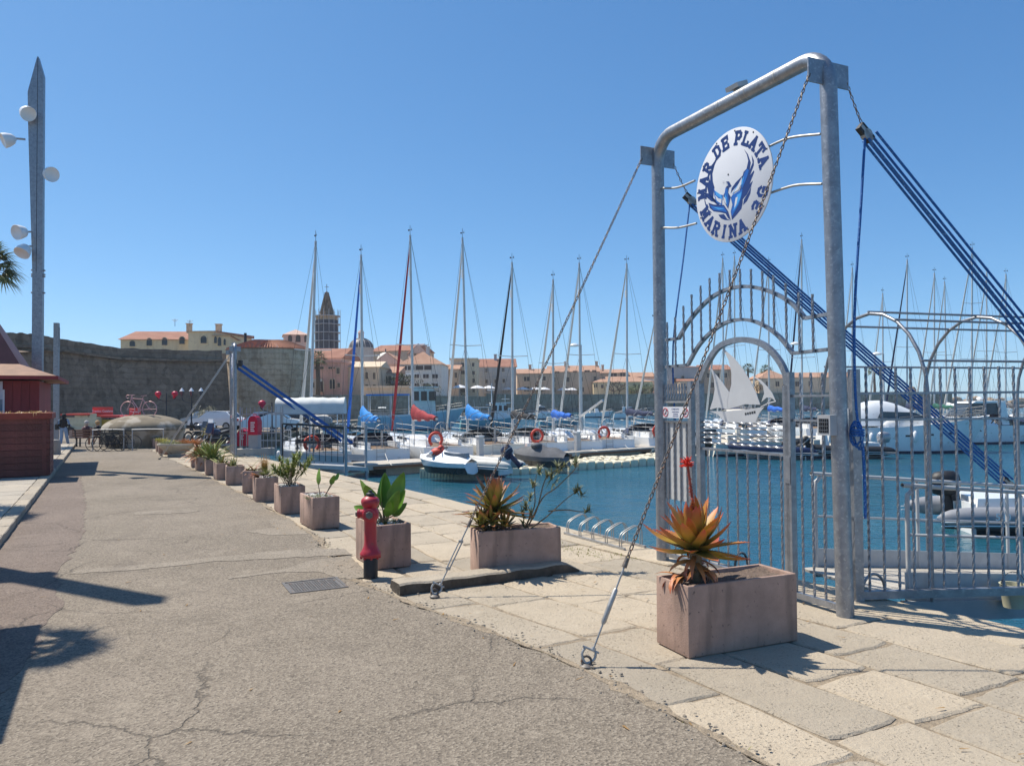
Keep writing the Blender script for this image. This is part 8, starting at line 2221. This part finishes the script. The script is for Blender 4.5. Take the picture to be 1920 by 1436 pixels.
for k in range(11): obj('rib', MB().box(.06+k*.155,.11+k*.155,-.02,-.001,-.05,.30), M['float_side'], fd)
def jetski(label, loc, rz, covered=False):
    t = thing('jet_ski', label, 'jet ski', loc, rz, 'jet skis on the floats'); L = 2.9
    hm, dk, half, zd, strip = hull_shape(L, 1.15, .38, sheer=.16, stern=.9, dr=.12, full=2.6, rake=.12, n=10)
    obj('hull', hm, M['grey_canvas' if covered else 'white_paint'], t, smooth=40)
    obj('lower_hull', strip(-.1, .2, .012), M['car_black'], t)
    t.scale = (.9,)*3
    def fn(u, v):
        x = .05 + u*(L-.1); b = half(u*.97)*.96; yv = (v*2-1)
        hh = (.16 + .34*math.exp(-((u-.55)/.16)**2) + .22*math.exp(-((u-.25)/.2)**2) + .14*math.exp(-((u-.8)/.12)**2))
        nrw = max(0, 1-abs(yv))**.75
        if covered: hh *= 1.25
        return (x, yv*b, zd(u) - .02 + hh*nrw + (.02*math.sin(u*20+v*9) if covered else 0))
    mb = MB(); mb.grid(fn, 20, 10); mb.f = [f[::-1] for f in mb.f]
    obj('cover' if covered else 'top_deck', mb, M['grey_canvas' if covered else 'white_paint'], t, smooth=60)
    if covered:
        obj('handlebar_hump', MB().ball((L*.56,0,.92), .26, 10, 1.2, 1.5, .6), M['grey_canvas'], t, smooth=60)
        mb = MB(); place_mb(mb, MB().box(-.35,.35,-.04,.04,0,.01), Matrix(((1,0,0,L*.5),(0,.5,-.85,-.42),(0,.85,.5,.66),(0,0,0,1)))); obj('marking', mb, M['lettering_white'], t)
    else:
        obj('seat', MB().extr([(L*.08,-.17,.55),(L*.5,-.15,.72),(L*.48,-.12,.84),(L*.3,-.14,.76),(L*.1,-.15,.80)], (0,.32,0)), M['hypalon_grey'], t)
        obj('handlebar', MB().tube([(L*.55,-.38,1.0),(L*.58,0,.98),(L*.55,.38,1.0)], .03, 6), M['black_rubber'], t)
        obj('side_panel', MB().extr([(L*.62,-.36,.60),(L*.82,-.25,.62),(L*.72,-.2,.80),(L*.62,-.22,.86)], (0,-.02,.02)).extr([(L*.62,.36,.60),(L*.82,.25,.62),(L*.72,.2,.80),(L*.62,.22,.86)], (0,.02,.02)), M['hypalon_grey'], t)
        obj('mirror', MB().ball((L*.68,-.4,.8), .09, 8).ball((L*.68,.4,.8), .09, 8), M['white_paint'], t)
    return t
P = G(822, 886, WZ+.4); jetski('white and grey jet ski with a red bag on its bow, on the ramp float', (P.x+1.35, P.y+.15, WZ+.42), R_(150))
P2 = Vector((P.x - .10, P.y + .95, WZ+1.12)); tag(obj('red_bag', MB().ball((0,0,0), .30, 12, 1.1, .9, .75).ball((.12,.05,.18), .14, 8), M['life_red'], loc=P2, smooth=60), 'crumpled red bag lying on the white jet ski', 'bag')
P = G(985, 876, WZ+.3); jetski('jet ski hidden under a dark grey cover on the cream float', (P.x+1.9, P.y+.45, WZ+.36), R_(158), True)
for px, py, lab in ((975,848,'pair of orange-red fenders lying on the pontoon'),):
    P = G(px, py, -.6); t = thing('buoy_fender', lab, 'fender', (P.x, P.y+.4, -.42), 0)
    obj('ball', MB().ball((0,0,0), .2, 10), M['life_red'], t, smooth=60); obj('ball', MB().ball((.38,.1,0), .2, 10), M['life_red'], t, smooth=60)
# mooring lines from the pontoon to the boats
for k, (x0, y0, x1, y1) in enumerate(((735,872,722,850),(800,868,788,845),(905,858,930,842),(1120,846,1105,832),(1180,842,1165,820),(1225,842,1210,850))):
    a = G(x0, y0, -.58); b = D(x1, y1, a.y + 3.0); m_ = a.lerp(b,.5) - Vector((0,0,.12))
    tag(obj('mooring_line', MB().tube(smoothpath([Vector((0,0,0)), m_-a, b-a], 5), .014, 5), M['rope_white'], loc=a), 'thin white mooring line from the pontoon to %s' % ('the number 511 yacht side','the small grey dinghy','the navy banded yacht','the raised-boom yacht','the navy-covered yacht','the far right of the float')[k], 'mooring line')

# harbour lamps with flat round heads
for k, (px, yh, Y, lab) in enumerate(((1650,664,58,'harbour lamp with a flat white head behind the fence'),(1497,645,60,'harbour lamp with a flat white head inside the gate opening'),(1083,648,56,'harbour lamp with a flat white head beside the bare-boom mast'))):
    P = D(px, yh, Y); t = thing('harbour_lamp', lab, 'lamp post', (P.x+.25, P.y, WZ), 0, 'harbour lamps')
    h = P.z - WZ
    obj('post', MB().tube([(0,0,-.5),(0,0,h+.05)], [.07,.05], 8), M['pale_grey_paint'], t); obj('arm', MB().tube([(0,0,h),(-.5,0,h+.05)], .035, 6), M['pale_grey_paint'], t)
    obj('lamp_head', MB().lathe([(.12,.16),(.36,.05),(.38,0),(.30,-.06),(.001,-.08)], 14, (-.5,0,h)), M['white_paint'], t, smooth=50)
# ------------------------------------------------------------ light sea air
hm_ = bpy.data.materials.new('haze'); hm_.use_nodes = True
hn, hl = hm_.node_tree.nodes, hm_.node_tree.links
for q in list(hn):
    if q.type != 'OUTPUT_MATERIAL': hn.remove(q)
pv_ = hn.new('ShaderNodeVolumePrincipled'); pv_.inputs['Color'].default_value = (.92,.95,1,1); pv_.inputs['Density'].default_value = .0003; pv_.inputs['Anisotropy'].default_value = .2
hl.new(pv_.outputs[0], hn['Material Output'].inputs['Volume'])
hz = MB().box(-440, 620, -80, 640, -4.3, 46)
obj('haze', hz, hm_, kind='stuff')
